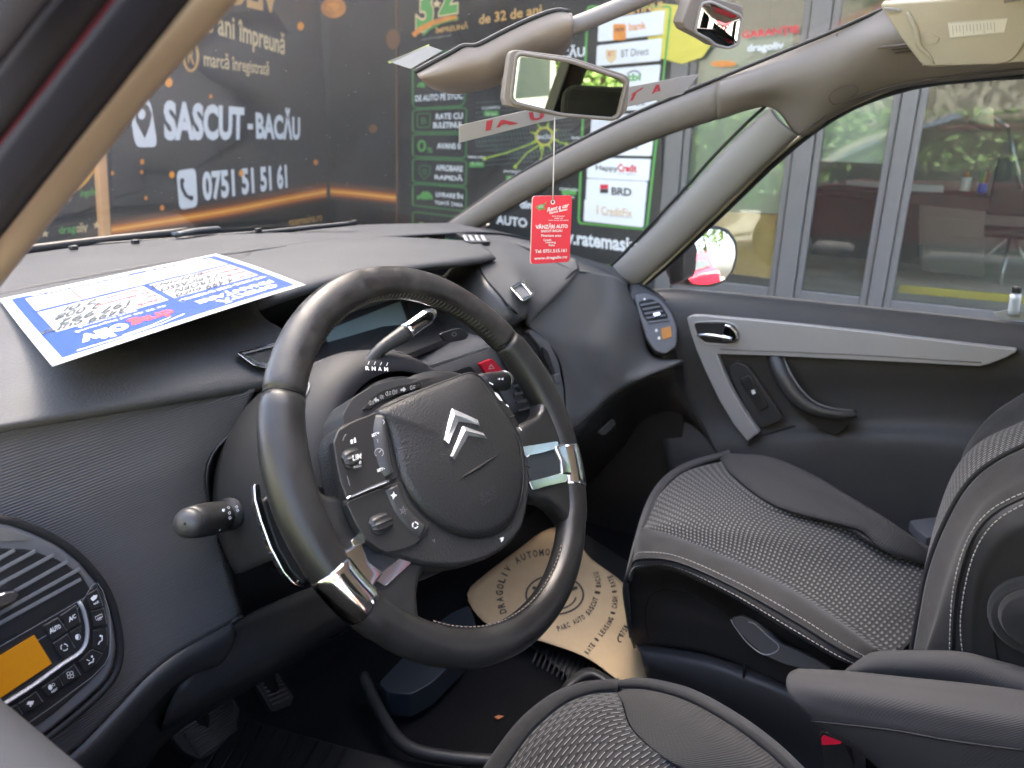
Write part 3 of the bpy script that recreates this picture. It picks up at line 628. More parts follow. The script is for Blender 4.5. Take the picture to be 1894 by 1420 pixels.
def house(x, y, w_, d_, h, rot, lab):
    t = thing('street_house', lab, 'house', (x, y, 0), 'houses across the street'); Rm = Matrix.Rotation(rot, 3, 'Z')
    wl = box('wall', (x, y, h/2), (w_, d_, h), HOU, t, .01, Rm)
    c = V((x, y, h)); P = [Rm @ V(v)+c for v in ((-w_/2-.3, -d_/2-.3, 0), (w_/2+.3, -d_/2-.3, 0), (w_/2+.3, d_/2+.3, 0), (-w_/2-.3, d_/2+.3, 0), (-w_/2, 0, 1.6), (w_/2, 0, 1.6))]
    mk('roof', P, [(0, 1, 5, 4), (2, 3, 4, 5), (0, 4, 3), (1, 2, 5), (0, 3, 2, 1)], ROO, t, False)
    for s_ in (-1, 1):
        for k in (-1, 0, 1): 
            cc = V((x, y, 1.5))+Rm @ V((k*w_*.28, s_*(d_/2+.01), 0)); box('window', cc, (1.0, .06, 1.2), DEEP, t, .01, Rm)
house(-16, 4, 22, 8, 8.5, 1.5708, 'tall cream block with tiled roof added across the street to cover low sky'); house(-15, -12, 9, 7, 5.4, 1.4, 'cream house with red tiled roof across the street'); house(-3, -24, 10, 7, 3.6, .1, 'cream house closing the far end of the street')  # the tall block is added to keep low sky out of reflections
def car_simple(name, x, y, rot, paint, lab, h=1.9, L=4.4, wd=1.8, group=None):
    t = thing(name, lab, 'van' if h > 1.7 else 'car', (x, y, 0), group); Rm = Matrix.Rotation(rot, 3, 'Z')
    def W_(a, b, c): return V((x, y, 0))+Rm @ V((a, b, c))
    prof = [(-L/2, .35), (-L/2, .95), (-L/2+.1, h*.62), (-L/2+.35, h), (L/2-1.5, h), (L/2-.75, h*.62), (L/2-.05, h*.52), (L/2, .35)]
    vs = [W_(a, -wd/2, b) for a, b in prof]+[W_(a, wd/2, b) for a, b in prof]; k = len(prof)
    mk('body', vs, [tuple(range(k)), tuple(range(2*k-1, k-1, -1))]+[((i+1) % k, i, i+k, (i+1) % k+k) for i in range(k)], paint, t, True, bevel=.06, seg=3)
    for s_ in (-1, 1):
        for (a0, a1) in ((-L/2+.45, -.55), (-.45, .45), (.55, L/2-1.35)):
            slab('side_window', [W_(a0, s_*(wd/2+.004), h*.62), W_(a1, s_*(wd/2+.004), h*.62), W_(a1-.12, s_*(wd/2+.004), h*.92), W_(a0+.05, s_*(wd/2+.004), h*.92)], .01, M_['side_dark_glass'], t, bevel=.0, n=Rm @ V((0, s_, 0)))
        for a in (-L/2+.8, L/2-.85):
            c = W_(a, s_*(wd/2-.08), .32); ax = Rm @ V((0, s_*.1, 0)); tube('wheel', [c-ax, c+ax], .32, BLK, t, n=3, k=20)
            tube('rim', [c+ax*1.0, c+ax*1.08], .2, SAT, t, n=3, k=16)
    slab('windscreen', [W_(L/2-.80, -wd*.42, h*.66), W_(L/2-.80, wd*.42, h*.66), W_(L/2-1.46, wd*.38, h*.97), W_(L/2-1.46, -wd*.38, h*.97)], .01, M_['side_dark_glass'], t, bevel=0)
    slab('rear_window', [W_(-L/2+.06, -wd*.4, h*.66), W_(-L/2+.06, wd*.4, h*.66), W_(-L/2+.32, wd*.36, h*.95), W_(-L/2+.32, -wd*.36, h*.95)], .01, M_['side_dark_glass'], t, bevel=0, n=Rm @ V((-1, 0, .3)))
    return t
dm('side_dark_glass', (.02, .03, .035), .05, spec=.8)
car_simple('parked_van', 3.6, -15.0, 1.5, CARR, 'dark red van parked behind the car, seen in the door mirror', 1.95)
car_simple('parked_car', -5.2, -5.5, 1.4, dm('silver_car_paint', (.45, .47, .5), .25, .4, coat=1), 'silver car parked across the forecourt', 1.5, 4.3)
sg = thing('roadside_sign', 'tall yellow advertising sign on a pole behind the van', 'sign', (.2, -15.5, 0)); tube('pole', [(.2, -15.5, -.05), (.2, -15.5, 3)], .06, SAT, sg, n=3, k=10); box('sign_panel', (.2, -15.5, 3.4), (1.3, .15, 1.6), YEL, sg, .02)
# ================================================================ the car shell
def P3(L):
    out = []
    for q_ in L:
        if isinstance(q_, V): out.append(q_)
        elif len(q_) == 3: out.append(V(q_))
        else: out.append(on(q_[0], q_[1], 'xyz'.index(q_[2]), q_[3]))
    return out
def ax(L, a, v):
    """pixels + one axis; v is a number or a (first, last) pair or a list"""
    n = len(L); vs = v if isinstance(v, (list,)) else ([v]*n if not isinstance(v, tuple) else [v[0]+(v[1]-v[0])*i/(n-1) for i in range(n)])
    return [on(x, y, 'xyz'.index(a), q_) for (x, y), q_ in zip(L, vs)]
def pcurve(P, n):
    k = len(P)-1; out = []
    for i in range(n):
        s = k*i/(n-1); j = min(int(s), k-1); t = s-j
        a, b, c, e = (P[j-1] if j else 2*P[0]-P[1]), P[j], P[j+1], (P[j+2] if j+2 <= k else 2*P[-1]-P[-2])
        out.append(cr(a, b, c, e, t))
    return out
def roll(name, A, B, bulge, m_, par, nu=30, nv=9, solid=.003, power=.6, toward=None, paired=False):
    """strip between two edge lines, rounded out by bulge metres"""
    A_ = pcurve(A, nu) if paired else curve(A, nu); B_ = pcurve(B, nu) if paired else curve(B, nu); vs = []
    for i in range(nu):
        t = (A_[min(i+1, nu-1)]-A_[max(i-1, 0)])+(B_[min(i+1, nu-1)]-B_[max(i-1, 0)]); ac = B_[i]-A_[i]
        n = t.cross(ac).normalized() if toward is None else V(toward).normalized()
        if toward is None and n.dot(CAM-A_[i]) < 0: n = -n
        for j in range(nv):
            s = j/(nv-1); vs.append(A_[i].lerp(B_[i], s)+n*bulge*max(0, 1-(2*s-1)**2)**power)
    L = sum((A_[i+1]-A_[i]).length for i in range(nu-1)); Wd = (A_[nu//2]-B_[nu//2]).length
    uv = [(i/(nu-1)*L, j/(nv-1)*Wd) for i in range(nu) for j in range(nv)]
    fs = [(i*nv+j, (i+1)*nv+j, (i+1)*nv+j+1, i*nv+j+1) for i in range(nu-1) for j in range(nv-1)]
    c = (nu//2)*nv+nv//2; nn = (vs[c+nv]-vs[c]).cross(vs[c+1]-vs[c])
    if nn.dot(CAM-vs[c]) < 0: fs = [f[::-1] for f in fs]
    return mk(name, vs, fs, m_, par, True, uv, solid=solid)
def stitch(name, P, par, m_=None, r=.0006, ln=.004, gap=.0022, off=None):
    """a line of thread stitches along P"""
    Q = curve(P, max(60, len(P)*8)); L = [0]
    for i in range(1, len(Q)): L.append(L[-1]+(Q[i]-Q[i-1]).length)
    def at(s):
        j = 0
        while j < len(L)-2 and L[j+1] < s: j += 1
        return Q[j].lerp(Q[j+1], max(0, min(1, (s-L[j])/((L[j+1]-L[j]) or 1))))
    vs = []; fs = []; s = 0
    while s+ln < L[-1]:
        a, b = at(s), at(s+ln); t = (b-a).normalized(); u = t.cross((CAM-a).normalized()).normalized(); w_ = u.cross(t)
        k = len(vs)
        for p_ in (a, b):
            for g_ in range(5): vs.append(p_+u*r*math.cos(g_*1.2566)+w_*r*math.sin(g_*1.2566))
        fs += [(k+i, k+(i+1) % 5, k+5+(i+1) % 5, k+5+i) for i in range(5)]+[tuple(k+i for i in range(5))[::-1], tuple(k+5+i for i in range(5))]
        s += ln+gap
    return mk(name, vs, fs, m_ or STI, par)
def fillpoly(name, O, f, m_, par, n=28, solid=.0006, sag=0, nrm=None):
    # grid clipped to the outline so that the sheet can ripple
    c = (sum(p_[0] for p_ in O)/len(O), sum(p_[1] for p_ in O)/len(O)); OO = [(p_.x, p_.y) for p_ in curve([V((a, b, 0)) for a, b in O], 64, True)]; vs = []; fs = []; R_ = 12
    for k in range(R_):
        s = 1-k/R_
        for a, b in OO: vs.append(f(c[0]+(a-c[0])*s, c[1]+(b-c[1])*s))
    vs.append(f(*c)); q_ = len(OO)
    if sag:
        for k in range(R_):
            s = 1-k/R_
            for i in range(q_): vs[k*q_+i] = vs[k*q_+i]+nrm*sag*(1-s*s)
        vs[-1] = vs[-1]+nrm*sag
    for k in range(R_-1):
        for i in range(q_): fs.append((k*q_+i, k*q_+(i+1) % q_, (k+1)*q_+(i+1) % q_, (k+1)*q_+i))
    for i in range(q_): fs.append(((R_-1)*q_+i, (R_-1)*q_+(i+1) % q_, R_*q_))
    fs = [f_ if (vs[f_[1]]-vs[f_[0]]).cross(vs[f_[2]]-vs[f_[0]]).dot(CAM-vs[f_[0]]) > 0 else f_[::-1] for f_ in fs]
    return mk(name, vs, fs, m_, par, True, solid=solid)
car = thing('car', 'red family car around the camera, its beige pillars, glass, roof and dark floor', 'car', (0, -.4, 0))
# --- glass rim lines, right side of the car
TOPA = ax([(826, 414), (885, 374), (960, 322), (1060, 266), (1160, 216), (1250, 177), (1340, 140), (1430, 103), (1530, 62), (1620, 22), (1700, -12), (1800, -55)], 'x', [.715, .71, .70, .69, .675, .66, .645, .63, .61, .59, .57, .55])
LOWA = ax([(876, 428), (905, 410), (975, 370), (1065, 321), (1165, 277), (1250, 245), (1340, 217), (1422, 196), (1452, 236), (1530, 212), (1640, 166), (1894, 134)], 'x', [.70, .70, .695, .68, .67, .66, .655, .65, .655, .655, .65, .63])
roll('windshield_pillar', TOPA[:7], LOWA[:7], .020, BEI, car, 40, 15, paired=True)
# body where both pillars meet, and the rail above the door
JT = ax([(1326, 146), (1430, 103), (1530, 62), (1620, 22), (1700, -12), (1800, -55)], 'x', [.645, .63, .61, .59, .56, .52])
J1 = ax([(1325, 157), (1432, 128), (1536, 100), (1640, 68), (1770, 45), (1894, 30)], 'x', [.630, .612, .595, .57, .56, .55])
J2 = ax([(1325, 182), (1436, 160), (1530, 145), (1645, 112), (1765, 88), (1894, 80)], 'x', [.625, .612, .600, .59, .585, .58])
J3 = ax([(1326, 211), (1430, 186), (1502, 214), (1592, 172), (1702, 142), (1894, 121)], 'x', [.640, .636, .634, .626, .618, .61])
J4 = ax([(1327, 222), (1424, 198), (1481, 253), (1554, 208), (1664, 164), (1894, 137)], 'x', [.656, .650, .655, .652, .645, .63])
loft('roof_side_trim', [JT, J1, J2, J3, J4], BEI, car, 44, 24)
# quarter window pillar
QIN = ax([(1125, 500), (1200, 428), (1262, 362), (1325, 292), (1385, 232), (1428, 196)], 'x', (.745, .655))
QOUT = ax([(1180, 532), (1240, 478), (1300, 420), (1360, 362), (1420, 304), (1479, 249)], 'x', (.755, .66))
roll('window_pillar', QIN, QOUT, .016, BEIG, car, 34, 11, paired=True)
ray_back = lambda P, d: [p_+(p_-CAM).normalized()*d+V((0, 0, .002)) for p_ in P]
roll('outer_pillar', ray_back(TOPA[:9], .035), ray_back(LOWA[:8]+[LOWA[7]], .035), -.004, SEAL, car, 40, 5, paired=True)
# black seals
def strip(name, L, a, v, w_, m_, par, off=(0, 0)):
    A = ax(L, a, v); B = ax([(x+w_[0], y+w_[1]) for x, y in L], a, v); return roll(name, A, B, .002, m_, par, 40, 5, paired=True)
strip('glass_seal', [(822, 414), (885, 370), (960, 318), (1060, 262), (1160, 212), (1250, 173), (1340, 136), (1430, 99), (1530, 58), (1620, 18), (1700, -16)], 'x', (.722, .575), (3, 7), SEAL, car)
strip('quarter_seal', [(1128, 500), (1200, 424), (1262, 358), (1325, 288), (1385, 228), (1424, 193)], 'x', (.75, .66), (-5, -4), SEAL, car)
SO = ax([(1172, 545), (1232, 498), (1300, 436), (1372, 367), (1440, 303), (1520, 238), (1600, 193), (1700, 163), (1790, 152), (1894, 146)], 'x', (.775, .66))
SI = ax([(1186, 530), (1240, 480), (1300, 421), (1364, 360), (1420, 305), (1485, 246), (1560, 200), (1660, 160), (1770, 143), (1894, 133)], 'x', (.762, .64))
SM = ax([(1180, 537), (1236, 487), (1300, 426), (1366, 363), (1426, 303), (1492, 250), (1566, 204), (1664, 164), (1772, 146), (1894, 136)], 'x', (.757, .636))
roll('door_frame_trim', [p_+V((-.004, 0, 0)) for p_ in SI], [p_+V((-.004, 0, 0)) for p_ in SM], .004, dm('cream_frame_edge', (.42, .38, .27), .6), car, 50, 5, paired=True)
roll('door_seal', SM, SO, .003, SEAL, car, 50, 5, paired=True)
# windshield
wr = [V((.725, 1.215, 1.095))]+[p_+V((.012, .004, .004)) for p_ in (TOPA[3], TOPA[5], TOPA[7], TOPA[9], TOPA[11])]
wrows = []
for k, p_ in enumerate(wr):
    b = .24-.02*k; row = []
    for i in range(9):
        u = i/8*2-1; row.append(V((p_.x*u, p_.y+b*(1-u*u), p_.z+(.022+.012*k)*(1-u*u))))
    wrows.append(row)
ws = loft('windshield', wrows, WS, car, 30, 20, solid=0)
mk('quarter_glass', ax([(1100, 530), (850, 440), (1060, 310), (1440, 175), (1450, 210)], 'x', [.775, .745, .71, .675, .68]), [(0, 1, 2, 3, 4)], QG, car, False)
mk('front_door_window', ax([(1165, 560), (1330, 395), (1480, 250), (1600, 180), (1900, 120), (2300, 100), (2300, 700), (1900, 640)], 'x', [.795, .76, .72, .69, .67, .67, .80, .80]), [tuple(range(8))], QG, car, False)
# near side
NA = ax([(-150, 714), (30, 482), (189, 277), (291, 149), (426, -2), (560, -160)], 'x', [-.712, -.690, -.672, -.665, -.655, -.645]); NB_ = ax([(-232, 714), (-52, 482), (101, 291), (189, 169), (331, 0), (452, -160)], 'x', [-.735, -.715, -.700, -.692, -.682, -.67])
roll('windshield_pillar', NA, NB_, .007, dm('sun_tinted_beige_trim', (.21, .175, .12), .6), car, 20, 9, paired=True)  # yellower copy of the pillar beige, sunlight put into its colour
DULL = dm('dull_black_seal', (.004, .0035, .005), .95, spec=.1)
def nearstrip(name, a, b, x0, m_, bul=.001):
    A = ax([(a[0], 0), (0, a[1])], 'x', x0); B = ax([(b[0], 0), (0, b[1])], 'x', x0)
    A = [A[0]+(A[0]-A[1])*1.2, A[0], A[1], A[1]+(A[1]-A[0])*1.6]; B = [B[0]+(B[0]-B[1])*1.2, B[0], B[1], B[1]+(B[1]-B[0])*1.6]
    return roll(name, A, B, bul, m_, car, 12, 5, paired=True)
nearstrip('door_seal', (340, 428), (208, 266), -.722, DULL, .001)
nearstrip('body_edge', (212, 268), (183, 240), -.733, dm('dark_red_edge', (.10, .004, .014), .5), .001)
nearstrip('door_frame', (186, 242), (95, 118), -.742, DULL, .0005)
nearstrip('door_frame', (98, 122), (-120, -160), -.752, dm('grey_frame_film', (.012, .012, .016), .9, spec=.1), .002)
# roof and body shell
HL = [[V((x, y, z+.035*(1-(x/.62)**2))) for x in (-.60, -.3, 0, .3, .60)] for y, z in ((.05, 1.495), (-.1, 1.505), (-.6, 1.525), (-1.4, 1.51), (-2.2, 1.45))]
loft('roof_lining', HL, HEAD, car, 20, 20, solid=.004)
RP = [[V((x, y, z+.05*(1-(x/.66)**2))) for x in (-.66, -.33, 0, .33, .66)] for y, z in ((.12, 1.53), (-.05, 1.55), (-.6, 1.58), (-1.4, 1.57), (-2.25, 1.49), (-2.45, 1.40))]
loft('roof_panel', RP, CARR, car, 20, 20, solid=.01, flip=True)
for s_ in (-1, 1):
    # roof rail, side body, pillars
    tube('roof_rail', [(s_*.66, .30, 1.452), (s_*.68, -.3, 1.475), (s_*.68, -1.2, 1.475), (s_*.66, -2.2, 1.41)], .032, CARR, car, n=16, k=10)
    slab('body_side', [V((s_*.90, y, z)) for y, z in ((1.9, .35), (1.9, .75), (.98, .955), (-2.4, .99), (-2.45, .35))] if s_ > 0 else [V((s_*.90, y, z)) for y, z in ((1.9, .35), (1.9, .75), (1.0, .93), (-2.4, .96), (-2.45, .35))], .05, CARR, car, bevel=.02, n=(s_, 0, 0))
    for y0, y1, t_ in ((-.72, -.84, .1), (-1.62, -1.74, .1), (-2.25, -2.4, -.1)):
        slab('rear_pillar', [V((s_*.87, y0, .95)), V((s_*.87, y1, .95)), V((s_*.68, y1+t_*.3, 1.46)), V((s_*.68, y0+t_*.3, 1.46))], .04, BLK if y0 > -1 else CARR, car, bevel=.008, n=(s_, 0, .3))
    pass
slab('front_bonnet', [V((-.78, 1.62, 1.035)), V((.78, 1.62, 1.035)), V((.74, 2.45, .86)), V((-.74, 2.45, .86))], .04, CARR, car, bevel=.02, n=(0, .2, 1))
slab('front_body', [V((-.78, 2.46, .3)), V((.78, 2.46, .3)), V((.74, 2.47, .84)), V((-.74, 2.47, .84))], .04, CARR, car, bevel=.02, n=(0, 1, 0))
slab('scuttle', [V((-.76, 1.30, 1.06)), V((0, 1.52, 1.075)), V((.76, 1.30, 1.06)), V((.76, 1.62, 1.03)), V((-.76, 1.62, 1.03))], .02, BLK, car, bevel=.004, n=(0, 0, 1))
slab('tailgate', [V((-.85, -2.46, .35)), V((.85, -2.46, .35)), V((.85, -2.44, .98)), V((-.85, -2.44, .98))], .04, CARR, car, bevel=.02, n=(0, -1, 0))
slab('floor_carpet', [V((-.86, -2.4, .33)), V((.86, -2.4, .33)), V((.86, .95, .33)), V((-.86, .95, .33))], .05, CARP, car, bevel=.004, n=(0, 0, 1))
loft('toe_board', [[V((-.8, .93, .325)), V((0, .93, .325)), V((.8, .93, .325))], [V((-.8, 1.12, .45)), V((0, 1.12, .45)), V((.8, 1.12, .45))], [V((-.8, 1.2, .7)), V((0, 1.2, .7)), V((.8, 1.2, .7))], [V((-.8, 1.2, 1.0)), V((0, 1.2, 1.0)), V((.8, 1.2, 1.0))]], CARP, car, 8, 12)
slab('firewall', [V((-.86, 1.22, .30)), V((.86, 1.22, .30)), V((.86, 1.22, 1.04)), V((-.86, 1.22, 1.04))], .03, BLK, car, bevel=0, n=(0, -1, 0))
for k, (x, y, r_) in enumerate(((-.80, 1.65, 0), (.80, 1.65, 0), (-.80, -1.75, 0), (.80, -1.75, 0))):
    wh = tube('wheel', [(x-.09, y, .31), (x+.09, y, .31)], .31, BLK, car, n=4, k=28)
for s_ in (-1, 1): slab('side_lining', [V((s_*.765, .25, .30)), V((s_*.765, 1.24, .30)), V((s_*.765, 1.24, .95)), V((s_*.765, .25, .80))], .02, BLK, car, bevel=0, n=(-s_, 0, 0))
# wiper seen through the glass
def strip3(name, pts, r, m_, par, flat=None): return tube(name, pts, r, m_, par, n=24, k=8, flat=flat)
wz = 1.128
strip3('wiper_arm', [Z(-80, 478, wz), Z(60, 461, wz), Z(200, 444, wz), Z(330, 430, wz), Z(345, 428, wz)], .009, BLK, car)
strip3('wiper_blade', [Z(325, 434, wz+.006), Z(360, 427, wz+.008), Z(402, 423, wz+.006)], .012, dm('dull_black_metal', (.04, .045, .05), .4), car, .5)
strip3('wiper_blade', [Z(0, 470, wz-.006), Z(200, 452, wz-.006), Z(420, 436, wz-.006), Z(660, 412, wz+.012)], .005, SEAL, car)
for x, y in ((136, 458), (250, 447), (478, 425), (656, 410)): box('clip', Z(x, y, wz+.004), (.013, .010, .008), BLK, car, .002)
# ================================================================ dashboard
dash = thing('dashboard', 'dark soft dashboard with centre display, ribbed fascia and air vents', 'dashboard', (0, .6, .35))
Wl = [V((-.74, 1.12, 1.095)), V((-.56, 1.30, 1.112))]+P3([(40, 468, 'z', 1.12), (200, 450, 'z', 1.12), (400, 432, 'z', 1.12), (600, 419, 'z', 1.118), (720, 414, 'z', 1.112), (838, 412, 'x', .705)])
mid = [V((-.76, .92, 1.112)), V((-.5, 1.02, 1.124)), V((-.2, 1.07, 1.127)), V((.1, 1.07, 1.126)), V((.35, 1.03, 1.120)), V((.55, .99, 1.110)), V((.715, .975, 1.080))]
loft('top_pad', [[p_+V((0, .03, -.05)) for p_ in Wl], Wl, mid], DASH, dash, 50, 14, solid=.003)
m0 = [V((-.76, .92, 1.112)), V((-.5, 1.02, 1.124)), V((-.2, 1.07, 1.127)), V((-.05, 1.072, 1.126))]
m1 = [V((-.77, .80, 1.118)), V((-.55, .84, 1.127)), V((-.38, .86, 1.127)), Z(475, 566, 1.116)]
m2 = [V((-.775, .69, 1.118)), V((-.6, .70, 1.126)), V((-.47, .72, 1.119)), Z(530, 615, 1.098)]
m3 = [V((-.78, .635, 1.116)), V((-.6, .638, 1.119)), V((-.46, .645, 1.104)), Z(560, 664, 1.070)]
ms = ax([(-150, 806), (0, 786), (120, 768), (240, 749), (360, 731), (480, 713), (570, 700)], 'y', [.6, .6, .6, .6, .604, .612, .63])
mu = [p_+V((0, .018, -.012)) for p_ in ms]
loft('driver_top_pad', [m0, m1, m2, m3, ms, mu], DASH, dash, 44, 40, solid=.003)
# hood over the centre display
h0 = [V((-.16, 1.08, 1.122)), V((.05, 1.085, 1.1265)), V((.25, 1.06, 1.1235)), P3([(884, 446, 'z', 1.112)])[0]]
h1 = P3([(450, 520, 'z', 1.122), (560, 490, 'z', 1.130), (700, 462, 'z', 1.132), (820, 462, 'z', 1.126), (904, 462, 'z', 1.115)])
h2 = P3([(462, 562, 'z', 1.117), (560, 528, 'z', 1.123), (640, 509, 'z', 1.125), (720, 497, 'z', 1.125), (800, 487, 'z', 1.124), (870, 479, 'z', 1.121), (911, 470, 'z', 1.115)])
h3 = P3([(464, 580, 'z', 1.100), (560, 547, 'z', 1.104), (640, 525, 'z', 1.106), (720, 510, 'z', 1.107), (800, 499, 'z', 1.107), (868, 492, 'z', 1.104), (912, 481, 'z', 1.100)])
h4 = [p_+V((0, .10, -.004)) for p_ in h3]
loft('display_hood', [h0, h1, h2, h3, h4], DASH, dash, 44, 30, solid=.002)
# deep recess behind the wheel
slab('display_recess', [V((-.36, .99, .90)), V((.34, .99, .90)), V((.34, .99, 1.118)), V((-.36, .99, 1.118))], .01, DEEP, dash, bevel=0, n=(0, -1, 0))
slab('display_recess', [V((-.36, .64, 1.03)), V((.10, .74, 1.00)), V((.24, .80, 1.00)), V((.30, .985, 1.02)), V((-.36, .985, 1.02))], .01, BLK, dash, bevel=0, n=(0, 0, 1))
scp = pl3(Y(620, 647, .83), Y(757, 606, .83), Y(741, 554, .86))
sf = lambda x, y: scp(x, y)
slab('display_bezel', [scp(x, y, -.002) for x, y in rpx([(560, 610), (640, 580), (745, 548), (800, 552), (816, 572), (812, 596), (760, 618), (650, 656), (560, 668)], .12)], .03, BLK, dash, bevel=.004, n=scp.n)
slab('display_bezel', [scp(x, y, -.006) for x, y in rpx([(560, 600), (640, 570), (750, 538), (806, 543), (824, 572), (820, 604), (770, 628), (660, 664), (560, 678)], .12)], .03, GREYP, dash, bevel=.006, n=scp.n)
ds = slab('centre_display', [scp(x, y, .0006) for x, y in [(600, 612), (741, 556), (757, 605), (612, 650)]], .003, LCD, dash, bevel=.0005, n=scp.n)
slab('side_display', [scp(x, y, .0006) for x, y in [(754, 560), (790, 553), (806, 574), (800, 594), (766, 603)]], .003, BLK, dash, bevel=.0005, n=scp.n)
# centre stack
cs = [ax([(560, 690), (650, 664), (760, 634), (828, 604), (870, 590), (930, 578), (968, 591)], 'y', [.70, .76, .78, .78, .77, .74, .70]),
      ax([(570, 715), (680, 690), (780, 668), (860, 648), (920, 628), (986, 612)], 'y', [.66, .70, .71, .70, .69, .68]),
      ax([(600, 780), (700, 748), (800, 715), (880, 700), (950, 690), (1030, 664)], 'y', [.66, .675, .68, .675, .67, .66]),
      ax([(640, 840), (760, 800), (860, 780), (940, 780), (1044, 745)], 'y', [.67, .67, .665, .66, .65]),
      ax([(700, 900), (800, 880), (900, 870), (990, 860), (1060, 812)], 'y', [.72, .71, .70, .69, .67])]
loft('centre_panel', cs, dm('centre_grey_plastic', (.062, .062, .063), .45, vary=.08), dash, 30, 26, solid=.003)
cp = pl3(Y(760, 720, .683), Y(1000, 640, .672), Y(960, 800, .655))
slab('trim_line', [cp(x, y, .004) for x, y in [(752, 690), (800, 674), (868, 652), (930, 632), (932, 636), (870, 657), (802, 680), (754, 694)]], .003, SAT, dash, bevel=.0005, n=cp.n)
slab('storage_slot', [cp(x, y, .0035) for x, y in rpx([(818, 694), (870, 676), (890, 700), (905, 706), (830, 712)], .15)], .004, DEEP, dash, bevel=.0005, n=cp.n)
slab('lower_insert', [cp(x, y, .003) for x, y in rpx([(935, 760), (1010, 742), (1030, 790), (985, 830), (940, 800)], .2)], .004, BLK, dash, bevel=.001, n=cp.n)
hz = slab('hazard_button', [cp(x, y, .011) for x, y in rpx([(887, 672), (911, 663), (930, 685), (922, 690), (900, 692)], .15)], .006, REDP, dash, bevel=.0012, n=cp.n)
Print(lambda x, y: cp(x, y, .0118)).stroke([(904, 682), (908, 674), (914, 681)], 1.3, WHT, True).build('lettering', hz)
bt = slab('round_key', [cp(x, y, .085) for x, y in rpx([(812, 617), (852, 605), (868, 618), (862, 628), (826, 634)], .25)], .004, BLK, dash, bevel=.001, n=cp.n)
Print(lambda x, y: cp(x, y, .0856)).ring(840, 618, 4, 3.4, .9, GRYT).build('lettering', bt)
# centre vent
slab('vent_recess', [cp(x, y, .006) for x, y in rpx([(925, 640), (980, 614), (1012, 636), (1026, 690), (1034, 745), (1000, 768), (952, 716)], .12)], .003, DEEP, dash, bevel=.0005, n=cp.n)
for k in range(8):
    y = 648+k*14.5; x0 = 934+k*3.4; x1 = 976+k*3.6
    slab('vent_slat', [cp(x0, y+7, .008), cp(x1, y-3, .008), cp(x1+2, y+2, .010), cp(x0+2, y+12, .010)], .002, BLK, dash, bevel=.0006, n=cp.n)
slab('vent_surround', [cp(x, y, .011) for x, y in [(976, 613), (984, 609), (1014, 630), (1033, 668), (1043, 720), (1045, 775), (1030, 790), (1022, 770), (1024, 720), (1010, 668), (998, 640)]], .01, GREYP, dash, bevel=.002, n=cp.n)
slab('thumb_wheel', [cp(x, y, .014) for x, y in rpx([(1003, 640), (1014, 650), (1028, 690), (1022, 694), (1006, 660)], .2)], .004, BLK, dash, bevel=.0015, n=cp.n)
slab('vent_key', [cp(x, y, .013) for x, y in rpx([(1024, 694), (1036, 690), (1040, 706), (1028, 710)], .2)], .004, GREYP, dash, bevel=.001, n=cp.n)
# passenger upper panel and pad
rowL = P3([(880, 448, 'z', 1.112), (882, 482, 'z', 1.102), (898, 513, 'z', 1.088), (926, 546, 'z', 1.064), (955, 578, 'z', 1.038), (967, 592, 'z', 1.022)])
rowM = P3([(930, 441, 'z', 1.102), (945, 470, 'z', 1.097), (958, 500, 'z', 1.087), (970, 530, 'z', 1.072), (976, 560, 'z', 1.048), (971, 590, 'z', 1.023)])
rowR = P3([(1058, 476, 'z', 1.080), (1062, 492, 'z', 1.066), (1052, 508, 'z', 1.057), (1033, 530, 'z', 1.048), (1004, 560, 'z', 1.035), (975, 588, 'z', 1.022)])
loft('upper_side_panel', [rowL, rowM, rowR, [p_+V((.004, -.001, -.012)) for p_ in rowR]], DASH, dash, 30, 30, solid=.003)
loft('recess_rim', [rowL, [p_+V((-.012, .012, -.016)) for p_ in rowL], [p_+V((-.030, .05, -.06)) for p_ in rowL], [p_+V((-.03, .12, -.12)) for p_ in rowL]], DASHD, dash, 24, 14, solid=.002)
loft('side_ledge', [P3([(838, 413, 'x', .705), (905, 424, 'x', .708), (1000, 450, 'x', .72), (1064, 472, 'x', .73), (1140, 495, 'x', .74), (1168, 514, 'x', .75)]), P3([(880, 448, 'z', 1.112), (930, 441, 'z', 1.102), (1000, 462, 'z', 1.09), (1058, 479, 'x', .655), (1110, 497, 'x', .70), (1163, 521, 'x', .73)]), P3([(885, 460, 'z', 1.100), (940, 456, 'z', 1.09), (1005, 475, 'z', 1.08), (1064, 500, 'y', .716), (1104, 506, 'y', .724), (1160, 528, 'x', .70)])], DASH, dash, 34, 14, solid=.003)
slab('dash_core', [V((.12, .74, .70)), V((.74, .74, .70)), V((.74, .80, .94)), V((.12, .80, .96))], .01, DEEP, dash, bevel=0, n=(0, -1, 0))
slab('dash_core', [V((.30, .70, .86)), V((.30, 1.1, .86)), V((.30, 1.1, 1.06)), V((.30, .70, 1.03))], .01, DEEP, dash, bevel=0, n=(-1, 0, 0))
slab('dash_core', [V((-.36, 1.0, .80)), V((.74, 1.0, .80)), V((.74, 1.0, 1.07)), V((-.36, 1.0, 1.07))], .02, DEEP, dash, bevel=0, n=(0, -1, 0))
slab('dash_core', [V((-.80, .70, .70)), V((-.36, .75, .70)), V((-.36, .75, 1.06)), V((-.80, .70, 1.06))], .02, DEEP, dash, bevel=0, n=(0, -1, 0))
tube('crease_gap', [p_+(CAM-p_).normalized()*-.001 for p_ in P3([(1066, 498, 'y', .716), (1053, 508, 'y', .706), (1036, 528, 'y', .698), (1008, 557, 'y', .690), (974, 589, 'y', .680), (955, 578, 'z', 1.038), (926, 546, 'z', 1.064), (898, 513, 'z', 1.088), (882, 484, 'z', 1.101)])], .0022, SEAL, dash, n=70, k=6)
